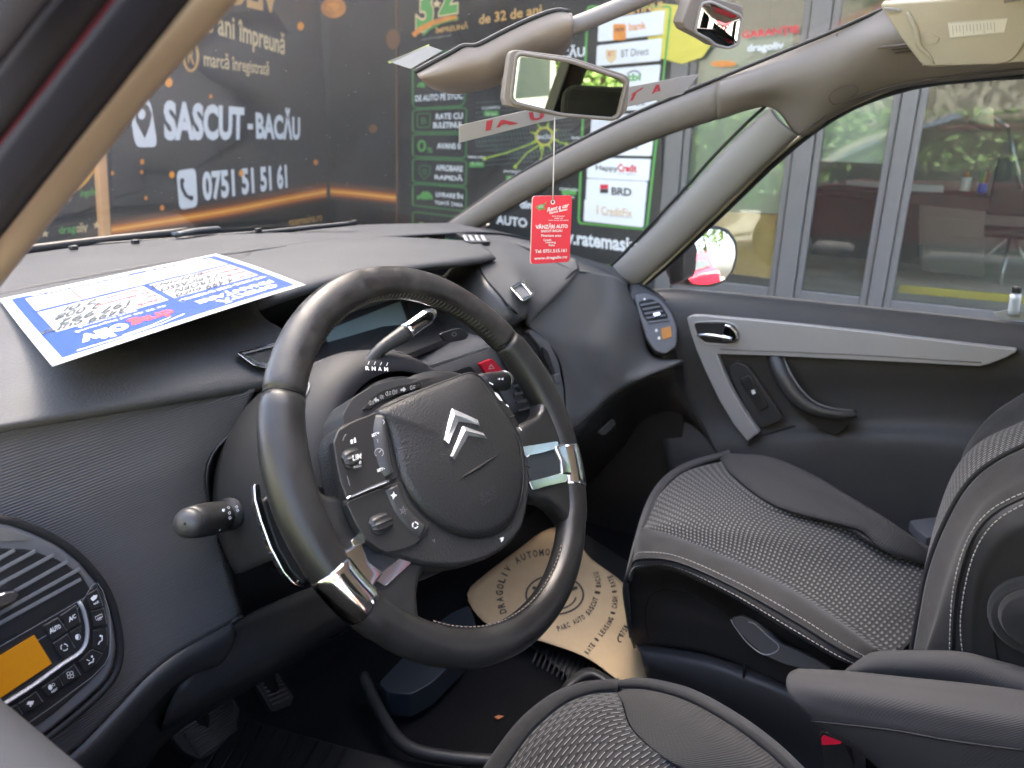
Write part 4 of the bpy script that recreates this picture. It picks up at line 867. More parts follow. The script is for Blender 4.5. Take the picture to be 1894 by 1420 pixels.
PADM = ribbed('ribbed_pad', (.098, .099, .100), .0022, .45, .00022, 'z', True)
loft('passenger_pad', [P3([(1066, 498, 'y', .716), (1085, 500, 'y', .722), (1104, 504, 'y', .724), (1135, 511, 'y', .716), (1158, 524, 'x', .700)]),
    P3([(1054, 509, 'y', .706), (1085, 528, 'y', .702), (1118, 541, 'y', .695), (1146, 545, 'y', .682), (1168, 549, 'x', .698)]),
    P3([(1024, 543, 'y', .692), (1060, 564, 'y', .682), (1105, 580, 'y', .672), (1150, 585, 'y', .656), (1184, 582, 'x', .696)]),
    P3([(973, 588, 'y', .680), (1020, 608, 'y', .667), (1078, 626, 'y', .654), (1140, 630, 'y', .636), (1192, 618, 'x', .694)]),
    P3([(996, 620, 'y', .670), (1040, 646, 'y', .656), (1088, 668, 'y', .643), (1146, 665, 'y', .622), (1202, 650, 'x', .692)]),
    P3([(1032, 662, 'y', .658), (1060, 688, 'y', .646), (1098, 706, 'y', .635), (1150, 694, 'y', .613), (1222, 662, 'x', .694)]),
    P3([(1046, 720, 'y', .648), (1064, 740, 'y', .640), (1092, 745, 'y', .630), (1144, 714, 'y', .612), (1262, 665, 'x', .702)]),
    P3([(1046, 796, 'y', .640), (1068, 787, 'y', .634), (1095, 764, 'y', .626), (1150, 718, 'y', .610), (1263, 670, 'x', .702)]),
    P3([(1046, 800, 'y', .66), (1068, 791, 'y', .65), (1096, 768, 'y', .645), (1151, 722, 'y', .635), (1264, 674, 'x', .712)])], PADM, dash, 40, 46, solid=.003)
loft('glovebox', [P3([(1040, 815, 'y', .68), (1070, 790, 'y', .66), (1142, 722, 'y', .645), (1252, 678, 'x', .70)]), P3([(1060, 850, 'y', .70), (1100, 845, 'y', .69), (1180, 800, 'y', .67), (1270, 740, 'x', .71)]),
    P3([(1080, 900, 'y', .80), (1120, 880, 'y', .78), (1200, 830, 'y', .74), (1300, 790, 'x', .715)]), P3([(1080, 960, 'y', .95), (1140, 930, 'y', .93), (1220, 890, 'y', .9), (1330, 850, 'x', .72)])], BLK, dash, 20, 18, solid=.003)
slab('glovebox_catch', [Y(x, y, .655) for x, y in rpx([(1108, 800), (1135, 775), (1140, 784), (1118, 806)], .2)], .006, GREYP, dash, bevel=.002)
tp = pl3(P3([(930, 510, 'z', 1.086)])[0], P3([(1005, 522, 'z', 1.070)])[0], P3([(965, 562, 'z', 1.052)])[0])
def frame4(name, pl_, O, I, h, th, m_, par):
    n = len(O); vs = [pl_(x, y, h) for x, y in O]+[pl_(x, y, h) for x, y in I]+[pl_(x, y, h-th) for x, y in O]+[pl_(x, y, h-th) for x, y in I]
    fs = []
    for i in range(n):
        j = (i+1) % n; fs += [(i, j, n+j, n+i), (2*n+i, 2*n+j, j, i), (n+i, n+j, 3*n+j, 3*n+i), (2*n+j, 2*n+i, 3*n+i, 3*n+j)]
    o = mk(name, vs, fs, m_, par, True, bevel=th*.3, seg=2); bm = bmesh.new(); bm.from_mesh(o.data); bmesh.ops.recalc_face_normals(bm, faces=bm.faces); bm.to_mesh(o.data); bm.free(); return o
frame4('button_frame', tp, rpx([(942, 531), (966, 517), (990, 545), (967, 558)], .14), rpx([(950, 533), (965, 525), (981, 544), (966, 551)], .14), .011, .010, CHR, dash)
slab('dash_button', [tp(x, y, .007) for x, y in rpx([(950, 533), (965, 525), (981, 544), (966, 551)], .14)], .006, GREYP, dash, bevel=.001, n=tp.n)
lp = pl3(Z(440, 652, 1.100), Z(520, 634, 1.092), Z(488, 680, 1.082))
frame4('button_frame', lp, rpx([(437, 652), (530, 628), (540, 664), (490, 681), (470, 676)], .1), rpx([(452, 655), (524, 637), (530, 660), (490, 671), (478, 669)], .1), .007, .008, CHR, dash)
slab('dash_button', [lp(x, y, .004) for x, y in [(452, 655), (524, 637), (530, 660), (490, 671), (478, 669)]], .004, DASHD, dash, bevel=.001, n=lp.n)
gp = pl3(P3([(850, 432, 'z', 1.104)])[0], P3([(905, 440, 'z', 1.100)])[0], P3([(880, 452, 'z', 1.106)])[0])
gr = slab('side_grille', [gp(x, y, .010) for x, y in rpx([(842, 430), (893, 434), (908, 447), (870, 448)], .1)], .008, BLK, dash, bevel=.001, n=gp.n)
for k in range(4): slab('grille_slat', [gp(x, y, .011) for x, y in [(855+k*11, 434), (861+k*11, 434.5), (867+k*11, 445), (860+k*11, 444)]], .002, GRYT, gr, bevel=.0003, n=gp.n)
# door-side end of the dash behind the pod
loft('dash_end_cap', [ax([(1150, 522), (1175, 520), (1215, 540), (1250, 575), (1262, 620), (1260, 672)], 'x', .745), ax([(1140, 560), (1165, 560), (1190, 590), (1205, 625), (1225, 660), (1240, 676)], 'x', .70)], BLK, dash, 14, 8)
# ---------------- driver side ribbed fascia
d0 = ax([(-160, 812), (0, 790), (120, 772), (240, 753), (360, 735), (472, 719)], 'y', [.615]*6)
d1 = ax([(-160, 900), (0, 870), (120, 850), (240, 830), (350, 812), (444, 786)], 'y', [.607]*5+[.612])
d2 = ax([(-160, 1010), (20, 960), (140, 920), (240, 892), (330, 872), (392, 842)], 'y', [.600]*5+[.606])
d3 = ax([(-160, 1120), (40, 1050), (160, 1010), (250, 980), (330, 950), (383, 905)], 'y', [.594]*5+[.602])
d4 = ax([(-160, 1230), (50, 1160), (180, 1100), (270, 1060), (345, 1025), (404, 985)], 'y', [.588]*5+[.594])
d5 = ax([(-130, 1380), (60, 1290), (180, 1210), (290, 1150), (370, 1110), (428, 1075)], 'y', .582)
d6 = ax([(-60, 1540), (60, 1452), (160, 1368), (290, 1236), (390, 1172), (446, 1140)], 'y', .576)
loft('driver_fascia', [d0, d1, d2, d3, d4, d5, d6], RIB, dash, 40, 44, solid=.005)
loft('fascia_rim', [ax([(446, 786), (394, 842), (385, 905), (406, 985), (430, 1075), (448, 1140)], 'y', .600), ax([(462, 790), (408, 846), (398, 905), (416, 985), (440, 1075), (452, 1142)], 'y', .66)], BLK, dash, 24, 5)
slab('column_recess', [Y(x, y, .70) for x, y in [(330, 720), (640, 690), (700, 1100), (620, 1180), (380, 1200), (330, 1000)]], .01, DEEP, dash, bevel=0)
roll('fascia_lip', ax([(-60, 1545), (60, 1454), (160, 1370), (290, 1238), (390, 1174), (450, 1142)], 'y', .574), ax([(-20, 1600), (100, 1490), (190, 1410), (320, 1262), (405, 1226), (412, 1170)], 'y', .60), .010, DASHD, dash, 36, 9)
loft('lower_panel', [ax([(-20, 1600), (100, 1488), (190, 1408), (320, 1262), (405, 1222), (412, 1172)], 'y', .602), ax([(0, 1640), (120, 1520), (225, 1430), (300, 1350), (360, 1290), (420, 1230)], 'y', .64), ax([(0, 1700), (160, 1560), (250, 1450), (310, 1370), (420, 1290), (520, 1220)], 'y', .66)], BLK, dash, 24, 12)
loft('knee_panel', [ax([(405, 1180), (448, 1144), (520, 1108), (600, 1078), (700, 1050)], 'y', [.60, .60, .62, .64, .66]), ax([(330, 1270), (420, 1222), (500, 1190), (590, 1120), (720, 1090)], 'y', [.61, .60, .60, .63, .66]), ax([(300, 1345), (400, 1285), (520, 1218), (620, 1160), (740, 1120)], 'y', [.62, .61, .61, .64, .68]), ax([(310, 1362), (410, 1304), (530, 1234), (630, 1172), (740, 1130)], 'y', .74)], DASHD, dash, 24, 16)
kp = pl3(Y(100, 1400, .60), Y(232, 1290, .60), Y(200, 1420, .62))
sw = slab('switch_panel', [kp(x, y, .004) for x, y in rpx([(110, 1396), (205, 1318), (232, 1322), (226, 1372), (190, 1420), (120, 1450)], .1)], .006, BLK, dash, bevel=.002, n=kp.n)
slab('coin_slot', [kp(x, y, .006) for x, y in rpx([(130, 1390), (172, 1352), (176, 1362), (136, 1398)], .2)], .003, DEEP, sw, bevel=.0005, n=kp.n)
tube('level_wheel', [kp(188, 1352, .004), kp(204, 1345, .004)], .012, BLK, sw, n=4, k=16)
Print(lambda x, y: kp(x, y, .0175)).text('3', [(198, 1344), (206, 1342), (205, 1356), (198, 1358)], WHT).build('lettering', sw)
Print(lambda x, y: kp(x, y, .0055)).ring(212, 1374, 4, 7, 1.2, WHT, -90, 90).stroke([(212, 1367), (211, 1381)], 1.2, WHT).stroke([(201, 1370), (208, 1368)], 1, WHT).stroke([(201, 1376), (208, 1374)], 1, WHT).build('lettering', sw)
# ---------------- driver side climate pod
pod = thing('climate_control_pod', 'grey oval climate pod by the driver door with amber display, keys and wide air vent', 'control panel', Y(60, 1200, .58), 'oval climate pods at the dash ends')
pp_ = Pl((-.62, .570, .90), (0.05, -1, .10)); pf = lambda h: (lambda x, y: pp_(x, y, h))
slab('housing', [pp_(x, y, .008) for x, y in [(-90, 975), (-40, 962), (0, 963), (60, 982), (112, 1008), (152, 1040), (182, 1076), (201, 1110), (213, 1150), (219, 1195), (214, 1232), (198, 1262), (160, 1300), (100, 1350), (30, 1404), (-80, 1480), (-160, 1500), (-170, 1100)]], .03, GREYP, pod, bevel=.006, seg=3, n=pp_.n)
slab('black_insert', [pp_(x, y, .0092) for x, y in rpx([(-90, 1024), (0, 1014), (52, 1016), (108, 1035), (150, 1062), (168, 1092), (176, 1080), (190, 1100), (200, 1150), (203, 1195), (199, 1226), (182, 1246), (100, 1320), (0, 1390), (-100, 1440), (-140, 1200)], .2, 3)], .003, BLK, pod, bevel=.0008, n=pp_.n)
slab('top_inlay', [pp_(x, y, .0092) for x, y in rpx([(-60, 972), (0, 976), (56, 992), (52, 999), (0, 1002), (-60, 1000)], .15)], .002, BEIG if 0 else dm('grey_inlay', (.13, .125, .12), .45), pod, bevel=.0006, n=pp_.n)
slab('vent_recess', [pp_(x, y, .0100) for x, y in rpx([(-80, 1030), (0, 1018), (50, 1020), (104, 1038), (145, 1062), (164, 1096), (0, 1190), (-90, 1240)], .08)], .001, DEEP, pod, bevel=0, n=pp_.n)
for (a, b) in (((-60, 1071), (30, 1020)), ((-60, 1092), (68, 1022)), ((-60, 1117), (102, 1029)), ((-60, 1147), (128, 1041)), ((-60, 1172), (150, 1055)), ((-60, 1190), (152, 1074))):
    n = pp_.n; A0, A1 = pp_(*a, .011), pp_(*b, .011); d_ = V((0, .010, -.006)); e_ = V((0, .001, .0032))
    o = mk('vent_slat', [A0, A1, A1+e_, A0+e_, A0+d_, A1+d_], [(0, 1, 2, 3), (0, 4, 5, 1), (3, 2, 5, 4), (0, 3, 4), (1, 5, 2)], GREYP, pod, False, bevel=.0006)
slab('vent_knob', [pp_(x, y, .020) for x, y in rpx([(-30, 1112), (10, 1096), (30, 1092), (36, 1100), (30, 1112), (0, 1125), (-30, 1138)], .2)], .012, CHR, pod, bevel=.002, n=pp_.n)
tube('pod_gap', [pp_(x, y, .004) for x, y in [(-90, 972), (0, 960), (60, 979), (113, 1005), (154, 1038), (185, 1074), (204, 1109), (216, 1150), (222, 1195), (217, 1234), (200, 1265), (162, 1303), (100, 1354), (30, 1408)]], .0035, DEEP, pod, n=60, k=8)
P_ = Print(pf(.0106)); LN = dm('pale_panel_line', (.26, .26, .26), .4)
P_.stroke([(-60, 1230), (100, 1138), (160, 1103), (166, 1096)], 1.1, LN); P_.stroke([(-60, 1262), (52, 1195), (130, 1148), (172, 1080), (180, 1078), (190, 1092), (202, 1130), (205, 1180), (203, 1208), (194, 1228), (170, 1252), (100, 1304), (0, 1374)], 1.1, LN)
for Q in ([(159, 1101), (180, 1089), (191, 1121), (168, 1129)], [(169, 1131), (192, 1124), (198, 1154), (173, 1159)], [(174, 1166), (198, 1162), (199, 1193), (192, 1205), (170, 1198)], [(170, 1201), (190, 1209), (178, 1228), (157, 1244), (146, 1224)], [(110, 1250), (137, 1229), (150, 1249), (119, 1268)], [(76, 1273), (109, 1251), (118, 1269), (88, 1288)], [(33, 1302), (67, 1279), (80, 1299), (45, 1320)], [(-2, 1322), (31, 1303), (43, 1321), (8, 1344)],
          [(80, 1158), (107, 1142), (125, 1167), (96, 1188)], [(111, 1139), (141, 1119), (149, 1152), (127, 1166)], [(97, 1191), (125, 1172), (139, 1199), (115, 1220)], [(128, 1170), (150, 1157), (150, 1186), (140, 1198)]):
    k_ = slab('climate_key', [pp_(x, y, .0118) for x, y in rpx(Q, .08, 2)], .002, BLK, pod, bevel=.0007, n=pp_.n)
    P_.stroke([(x-.3, y-.6) for x, y in Q[:3]], .8, LN)
P_.build('panel_lines', pod)
tube('silver_band', [pp_(x, y, .0112) for x, y in [(-60, 1342), (0, 1306), (60, 1268), (115, 1228), (146, 1208), (159, 1188), (161, 1160), (154, 1128), (146, 1113)]], .0022, SILV, pod, n=30, k=8, flat=.6)
slab('amber_display', [pp_(x, y, .0110) for x, y in [(-60, 1248), (0, 1213), (64, 1175), (96, 1227), (0, 1291), (-60, 1328)]], .001, AMB, pod, bevel=0, n=pp_.n)
P_ = Print(pf(.0124))
P_.text('AUTO', [(90, 1163), (110, 1154), (113, 1161), (93, 1173)], WHT, bold=.03); P_.text('A/C', [(126, 1142), (139, 1135), (141, 1142), (128, 1151)], WHT, bold=.03)
P_.ring(119, 1197, 6.5, 6, 1.6, WHT, 20, 110, 6).ring(119, 1197, 6.5, 6, 1.6, WHT, 140, 230, 6).ring(119, 1197, 6.5, 6, 1.6, WHT, 260, 350, 6)
P_.ring(144, 1178, 4.6, 5, .9, WHT); P_.disc(142.5, 1178, 3, 4.6, WHT)
P_.poly([(167, 1107), (173, 1101), (180, 1100), (179, 1106), (172, 1112)], WHT); P_.text('MAX', [(173, 1116), (182, 1110), (184, 1114), (174, 1119)], WHT, bold=.03)
P_.stroke([(176, 1141), (188, 1135), (190, 1140), (178, 1147)], 1, WHT, True)
for k in range(3): P_.stroke([(181+k*2.6, 1142-k*1.2), (182+k*2.6, 1148-k*1.2)], .9, WHT)
P_.disc(186, 1176, 2, 2, WHT); P_.stroke([(189, 1175), (189, 1184), (184, 1187), (182, 1192)], 2, WHT); P_.disc(170, 1214, 2, 2, WHT); P_.stroke([(173, 1217), (172, 1224), (166, 1226), (164, 1229)], 2, WHT); P_.stroke([(160, 1220), (166, 1222)], 1.2, WHT)
for a in range(4): P_.ring(130+4*math.cos(a*1.57+.6), 1248+4.2*math.sin(a*1.57+.6), 3, 3, .8, WHT)
P_.disc(93, 1271, 4, 5, WHT); P_.ring(99, 1266, 2.4, 2.4, .8, WHT); P_.text('REST', [(95, 1278), (106, 1271), (107, 1275), (96, 1282)], WHT, bold=.02)
P_.poly([(49, 1303), (52, 1297), (63, 1296), (60, 1304), (58, 1302), (58, 1307), (55, 1307), (55, 1303)], WHT); P_.poly([(12, 1322), (17, 1320), (18, 1324), (26, 1323), (20, 1331), (14, 1328)], WHT)
P_.build('lettering', pod)
# ---------------- passenger side pod
pod2 = thing('climate_control_pod', 'small oval climate pod by the passenger door with slatted vent and amber display', 'control panel', Y(1215, 600, .6), 'oval climate pods at the dash ends')
p2_ = pl3(X(1185, 545, .715), X(1245, 640, .70), X(1250, 580, .735))
slab('housing', [p2_(x, y, .010) for x, y in rpx([(1172, 545), (1195, 540), (1222, 552), (1243, 577), (1253, 605), (1252, 640), (1232, 655), (1212, 650), (1196, 628), (1184, 590)], .25, 3)], .03, GREYP, pod2, bevel=.005, n=p2_.n)
slab('vent_recess', [p2_(x, y, .011) for x, y in rpx([(1180, 558), (1205, 552), (1222, 562), (1238, 588), (1200, 598), (1190, 585)], .2, 3)], .002, DEEP, pod2, bevel=0, n=p2_.n)
for k in range(5): slab('vent_slat', [p2_(x, y, .0135) for x, y in [(1184+k*3.5, 562+k*8), (1214+k*5.5, 557+k*8), (1216+k*5.5, 560+k*8), (1186+k*3.5, 566+k*8)]], .002, GREYP, pod2, bevel=.0005, n=p2_.n)
slab('vent_knob', [p2_(x, y, .018) for x, y in rpx([(1207, 579), (1220, 576), (1223, 582), (1210, 586)], .25)], .006, CHR, pod2, bevel=.001, n=p2_.n)
slab('amber_display', [p2_(x, y, .0118) for x, y in [(1222, 608), (1240, 603), (1243, 622), (1226, 628)]], .001, AMB, pod2, bevel=0, n=p2_.n)
P_ = Print(lambda x, y: p2_(x, y, .0115)); P_.disc(1214, 611, 2.6, 3, WHT); P_.disc(1219, 625, 2.6, 3, WHT); P_.disc(1192, 553, 2, 2, WHT); P_.build('lettering', pod2)
# ================================================================ steering wheel
WT = rad(32.406); WC = V((-.37, .395, 1.036)); E1 = V((1, 0, 0)); E2 = V((0, math.sin(WT), math.cos(WT))); EN = V((0, -math.cos(WT), math.sin(WT)))
def wl(x, y, h=0): return WC+E1*(x/1000)+E2*(y/1000)+EN*(h/1000)         # millimetres in the wheel's own frame
def wpx(h): 
    p_ = Pl(WC+EN*(h/1000), EN); return lambda x, y: p_(x, y)
PHI = -4.3
def wr_(r, a, h=0): return wl(r*math.cos(rad(a+PHI)), r*math.sin(rad(a+PHI)), h)
wheel = thing('steering_wheel', 'black leather steering wheel with chrome inserts and fixed round hub', 'steering wheel', WC)
def rim(name, a0, a1, m_, n=60, R=176.5, rw=16.6, hh=14.6, grow=0):
    vs = []; fs = []; k = 20
    for i in range(n+1):
        a = a0+(a1-a0)*i/n; g_ = grow
        for j in range(k):
            t = 2*math.pi*j/k; c, s = math.cos(t), math.sin(t)
            ed = 1 - .07*max(0, 1-min(i, n-i)/1.2)
            am = ((a+180) % 360)-180; gb = max(math.exp(-((am-12)/22)**2), math.exp(-(((am % 360)-168)/22)**2)); rr = R+(rw+g_+2.6*gb)*ed*(abs(c)**.92)*(1 if c > 0 else -1)-.8*gb; h = (hh+g_+1.6*gb)*ed*(abs(s)**.92)*(1 if s > 0 else -1)
            if -40 < ((a+180) % 360)-180 < 28 or 152 < a % 360 < 215: h *= 1.04; rr += 1.0
            vs.append(wr_(rr, a, h))
    for i in range(n):
        for j in range(k): fs.append((i*k+j, (i+1)*k+j, (i+1)*k+(j+1) % k, i*k+(j+1) % k))
    fs += [tuple(range(k))[::-1], tuple(n*k+j for j in range(k))]
    bm = bmesh.new(); o = mk(name, vs, fs, m_, wheel); bm.from_mesh(o.data); bmesh.ops.recalc_face_normals(bm, faces=bm.faces); bm.to_mesh(o.data); bm.free(); return o
rim('rim_top', 31.6, 148.4, LEAW, 70); rim('rim_lower', 149, 391, LEA, 150)
def seamring(a): return tube('rim_seam', [wr_(176.5+16.4*math.cos(t), a+((1.2*math.sin(t)) if 0 else 0), 14.4*math.sin(t)) for t in [2*math.pi*i/16 for i in range(16)]], .0005, SEAL, wheel, n=40, k=6, closed=True)
for a in (31.3, 148.7): seamring(a)
for a0, a1 in ((-66, -52), (-64, -128)): pass
stitch('rim_stitching', [wr_(176.5-16.6, a, 6.5) for a in range(-130, -50, 4)], wheel, dm('brown_stitching', (.16, .13, .11), .8), .0007, .0028, .0022)
for a0, a1 in ((2, 30), (32, 148)):
    vs = []; st = []
    a = a0
    k_ = 0
    while a < a1:
        st.append((wr_(176.5-15.2, a, 7.5), wr_(176.5-16.6, a+.25, -1.0))); a += 1.75
    vs = []; fs = []
    for p_, q_ in st:
        t = (q_-p_).normalized(); u = t.cross(EN).normalized(); w_ = t.cross(u); k0 = len(vs)
        for e_ in (p_, (p_+q_)/2+(WC-p_).normalized()*.0012, q_):
            for g_ in range(4): vs.append(e_+(u*math.cos(g_*1.57)+w_*math.sin(g_*1.57))*.0007)
        for b in (0, 4): fs += [(k0+b+i, k0+b+(i+1) % 4, k0+b+4+(i+1) % 4, k0+b+4+i) for i in range(4)]
    mk('rim_stitching', vs, fs, dm('black_thread', (.05, .048, .046), .6) if 'black_thread' not in M_ else M_['black_thread'], wheel)
# spokes: a leather block each side with a chrome insert
def spoke(s):
    def W_(x, y, h=0):
        # right-hand coordinates, mirrored for the other side, turned with the rim
        q_ = V((x, y)) if s > 0 else V((-x, y)); c, n = math.cos(rad(PHI)), math.sin(rad(PHI)); return wl(q_.x*c-q_.y*n, q_.x*n+q_.y*c, h)
    pts = [(170, 22), (161, 16), (152, 6), (140, 1), (122, 0), (100, -2), (80, -10), (70, -45), (74, -70), (84, -80), (97, -86), (107, -97), (112, -108), (116, -120), (124, -128), (142, -107), (160, -78), (172, -45), (178, -10), (176, 14)]
    top = [W_(x, y, 8.5) for x, y in pts]
    nn = EN
    sp = slab('spoke', top, .023, LEA, wheel, bevel=.0075, seg=5, n=nn)
    ch = CHR
    f = lambda h: (lambda x, y: W_(x, y, h))
    def plate(name, P, h, th, m_, par, b=.001): return slab(name, [W_(x, y, h) for x, y in P], th, m_, par, bevel=b, seg=2, n=nn)
    oa = [(192.5*math.cos(rad(a)), 192.5*math.sin(rad(a))) for a in (-13, -17, -21, -25, -30)]
    a0_, a1_ = (-30, -14) if s > 0 else (195, 209)
    rim('chrome_insert', a0_, a1_, CHR, 14, grow=.9)
    plate('chrome_web', [(142, -37), (166, -39), (160, -60), (157, -77), (134, -68), (143, -54)], 12.5, .012, ch, wheel, .003)
    plate('chrome_bar', rpx([(84, -22), (152, -33.5), (150, -41), (118, -38), (86, -33)], .15), 11, .010, ch, wheel, .0015)
    plate('chrome_bar', rpx([(78, -58), (104, -62), (146, -68), (138, -78), (100, -71), (78, -68)], .15), 11, .010, ch, wheel, .0015)
    plate('insert_hollow_plate', [(84, -30), (146, -38), (143, -56), (138, -70), (84, -62)], 9.2, .001, dm('insert_blue_grey', (.05, .055, .062), .25, .5) if 'insert_blue_grey' not in M_ else M_['insert_blue_grey'], wheel, 0)  # flat plate on the solid spoke, coloured dark for the hollow's shade
for s_ in (1, -1): spoke(s_)
# hub carrier, dark bowl behind the fixed hub
def disc_stack(name, prof, m_, par, cx=0, cy=0, n=48, sx=1, sy=1, cap=True):
    vs = []; fs = []
    for r_, h in prof:
        for i in range(n): a = 2*math.pi*i/n; vs.append(wl(cx+r_*sx*math.cos(a), cy+r_*sy*math.sin(a), h))
    for k in range(len(prof)-1):
        for i in range(n): fs.append((k*n+i, (k+1)*n+i, (k+1)*n+(i+1) % n, k*n+(i+1) % n))
    if cap: fs += [tuple(range(n)), tuple((len(prof)-1)*n+i for i in range(n))[::-1]]
    o = mk(name, vs, fs, m_, par); bm = bmesh.new(); bm.from_mesh(o.data); bmesh.ops.recalc_face_normals(bm, faces=bm.faces); bm.to_mesh(o.data); bm.free(); return o
disc_stack('hub_bowl', [(98, 4), (104, -2), (102, -22), (88, -44), (60, -58)], BLK, wheel, 2, -8, sx=1.08, sy=.86)
# fixed hub plate: outline read in the picture, laid on its own plane 15 mm above the rim plane
HB = [(617, 817), (622, 800), (634, 786), (665, 772), (690, 764), (716, 744), (750, 728), (800, 710), (850, 692), (874, 687), (891, 691), (914, 717), (945, 766), (962, 796), (971, 823), (979, 860), (982, 885), (979, 922), (975, 950), (968, 975), (951, 1000), (931, 1017), (905, 1032), (874, 1043), (845, 1048), (817, 1048), (788, 1045), (760, 1038), (736, 1031), (714, 1023), (697, 1012), (683, 1000), (670, 985), (660, 969), (648, 946), (640, 928), (630, 900), (624, 870), (619, 840)]
h1 = wpx(14)
hb = slab('hub', [h1(*p_) for p_ in HB], .026, PAD, wheel, bevel=.005, seg=4, n=EN)
def dome(name, pts, h, rise, m_, par, rings=10, edge=.0, power=2.2):
    f = wpx(h); O = curve([f(*p_) for p_ in pts], 72, True); c = sum(O, V())/len(O); vs = []; fs = []; n = len(O)
    for k in range(rings):
        s = 1-k/rings
        for p_ in O: vs.append(c+(p_-c)*s+EN*(rise*(1-s**power)))
    vs.append(c+EN*rise)
    for k in range(rings-1):
        for i in range(n): fs.append((k*n+i, (k+1)*n+i, (k+1)*n+(i+1) % n, k*n+(i+1) % n))
    for i in range(n): fs.append(((rings-1)*n+i, rings*n, (rings-1)*n+(i+1) % n))
    b = len(vs)
    for p_ in O: vs.append(p_-EN*.006)
    for i in range(n): fs.append((i, (i+1) % n, b+(i+1) % n, b+i))
    o = mk(name, vs, fs, m_, par); bm = bmesh.new(); bm.from_mesh(o.data); bmesh.ops.recalc_face_normals(bm, faces=bm.faces); bm.to_mesh(o.data); bm.free()
    nn_ = sum((p.normal for p in o.data.polygons[:1]), V())
    return o, c
PADO = [(697, 762), (722, 750), (770, 728), (820, 708), (860, 693), (876, 692), (890, 701), (912, 730), (940, 775), (958, 812), (966, 850), (967, 890), (962, 925), (950, 955), (930, 978), (900, 990), (868, 992), (835, 982), (800, 958), (770, 925), (750, 893), (738, 860), (730, 822), (722, 792), (712, 774)]
disc_ = dome('airbag_pad', PADO, 17.5, .0095, PAD, wheel, 12, power=3.0)
# shadow gap round the pad
gp_ = wpx(14.6); tube('pad_gap', [gp_(*p_) for p_ in PADO], .0018, SEAL, wheel, n=90, k=6, closed=True)
# embossed line and SRS AIRBAG
E_ = wpx(27.2); tube('pad_crease', [E_(852, 884), E_(880, 868), E_(918, 843)], lambda t: .0004+.0012*math.sin(math.pi*t), dm('crease_black', (.008, .008, .008), .5), wheel, n=16, k=6)
sr = wpx(25.6); P_ = Print(sr); EMB = dm('embossed_lettering', (.035, .035, .036), .3)
P_.text('SRS', [(886, 911), (915, 898), (918, 912), (889, 926)], EMB, bold=.02); P_.text('AIRBAG', [(889, 930), (918, 914), (919, 921), (891, 936)], EMB, bold=.02); P_.build('lettering', wheel, solid=.0003)
# double chevron emblem
def chev(A, R1, R2, IN, L2, L1):
    """bevelled chevron: apex, right arm end (top, bottom), inner corner, left arm end (bottom, top)"""
    f = wpx(26.2); g_ = wpx(29.6); P = [V((*q_, 0)) for q_ in (A, R1, R2, IN, L2, L1)]
    rA, rR, rL = P[0].lerp(P[3], .45), P[1].lerp(P[2], .5).lerp(P[0], .06), P[4].lerp(P[5], .5).lerp(P[0], .06)
    vs = [f(p_.x, p_.y) for p_ in P]+[g_(p_.x, p_.y) for p_ in (rA, rR, rL)]+[wpx(22)(p_.x, p_.y) for p_ in P]
    fs = [(0, 1, 7, 6), (1, 2, 7), (2, 3, 6, 7), (3, 4, 8, 6), (4, 5, 8), (5, 0, 6, 8)]+[((i+1) % 6, i, i+9, (i+1) % 6+9) for i in range(6)]
    o = mk('emblem', vs, fs, dm('emblem_chrome', (.92, .93, .94), .30, .85) if 'emblem_chrome' not in M_ else M_['emblem_chrome'], wheel, False); bm = bmesh.new(); bm.from_mesh(o.data); bmesh.ops.recalc_face_normals(bm, faces=bm.faces); bm.to_mesh(o.data); bm.free(); return o
chev((836, 755), (884, 776), (888, 788), (848, 780), (831, 822), (820, 813)); chev((855, 786), (894, 800), (901, 812), (867, 808), (841, 852), (832, 843))
# button modules on the hub
ML1 = [(617, 817), (626, 794), (645, 783), (665, 774), (690, 764), (703, 761), (712, 772), (717, 786), (720, 806), (723, 828), (727, 850), (731, 868), (737, 884), (643, 924), (630, 890), (622, 850)]
ML2 = [(640, 928), (742, 888), (760, 931), (778, 952), (797, 968), (785, 990), (771, 1005), (757, 1012), (742, 1017), (728, 1020), (714, 1021), (700, 1014), (685, 1002), (672, 988), (660, 971)]
mh = wpx(17.5); mo = slab('button_module', [mh(*p_) for p_ in rpx(ML1, .1, 2)], .008, BLK, wheel, bevel=.0022, seg=3, n=EN); mo2 = slab('button_module', [mh(*p_) for p_ in rpx(ML2, .1, 2)], .008, BLK, wheel, bevel=.0022, seg=3, n=EN)
def ridge(name, pts, par, r_, h=17.5):
    f = wpx(h); return tube(name, [f(*p_) for p_ in pts], r_, DASHD, par, n=24, k=12, flat=.45)
ridge('raised_keys', [(699, 770), (696, 800), (700, 835), (706, 862), (715, 882)], mo, lambda t: .0066+.002*math.sin(math.pi*t), 16.5); ridge('raised_keys', [(722, 902), (740, 942), (764, 972), (779, 984)], mo2, lambda t: .0075, 16.5)
f = wpx(20.5); tube('chrome_strip', [f(641, 922), f(680, 905), f(720, 889)], lambda t: .0011+.0006*t, CHR, wheel, n=12, k=8)
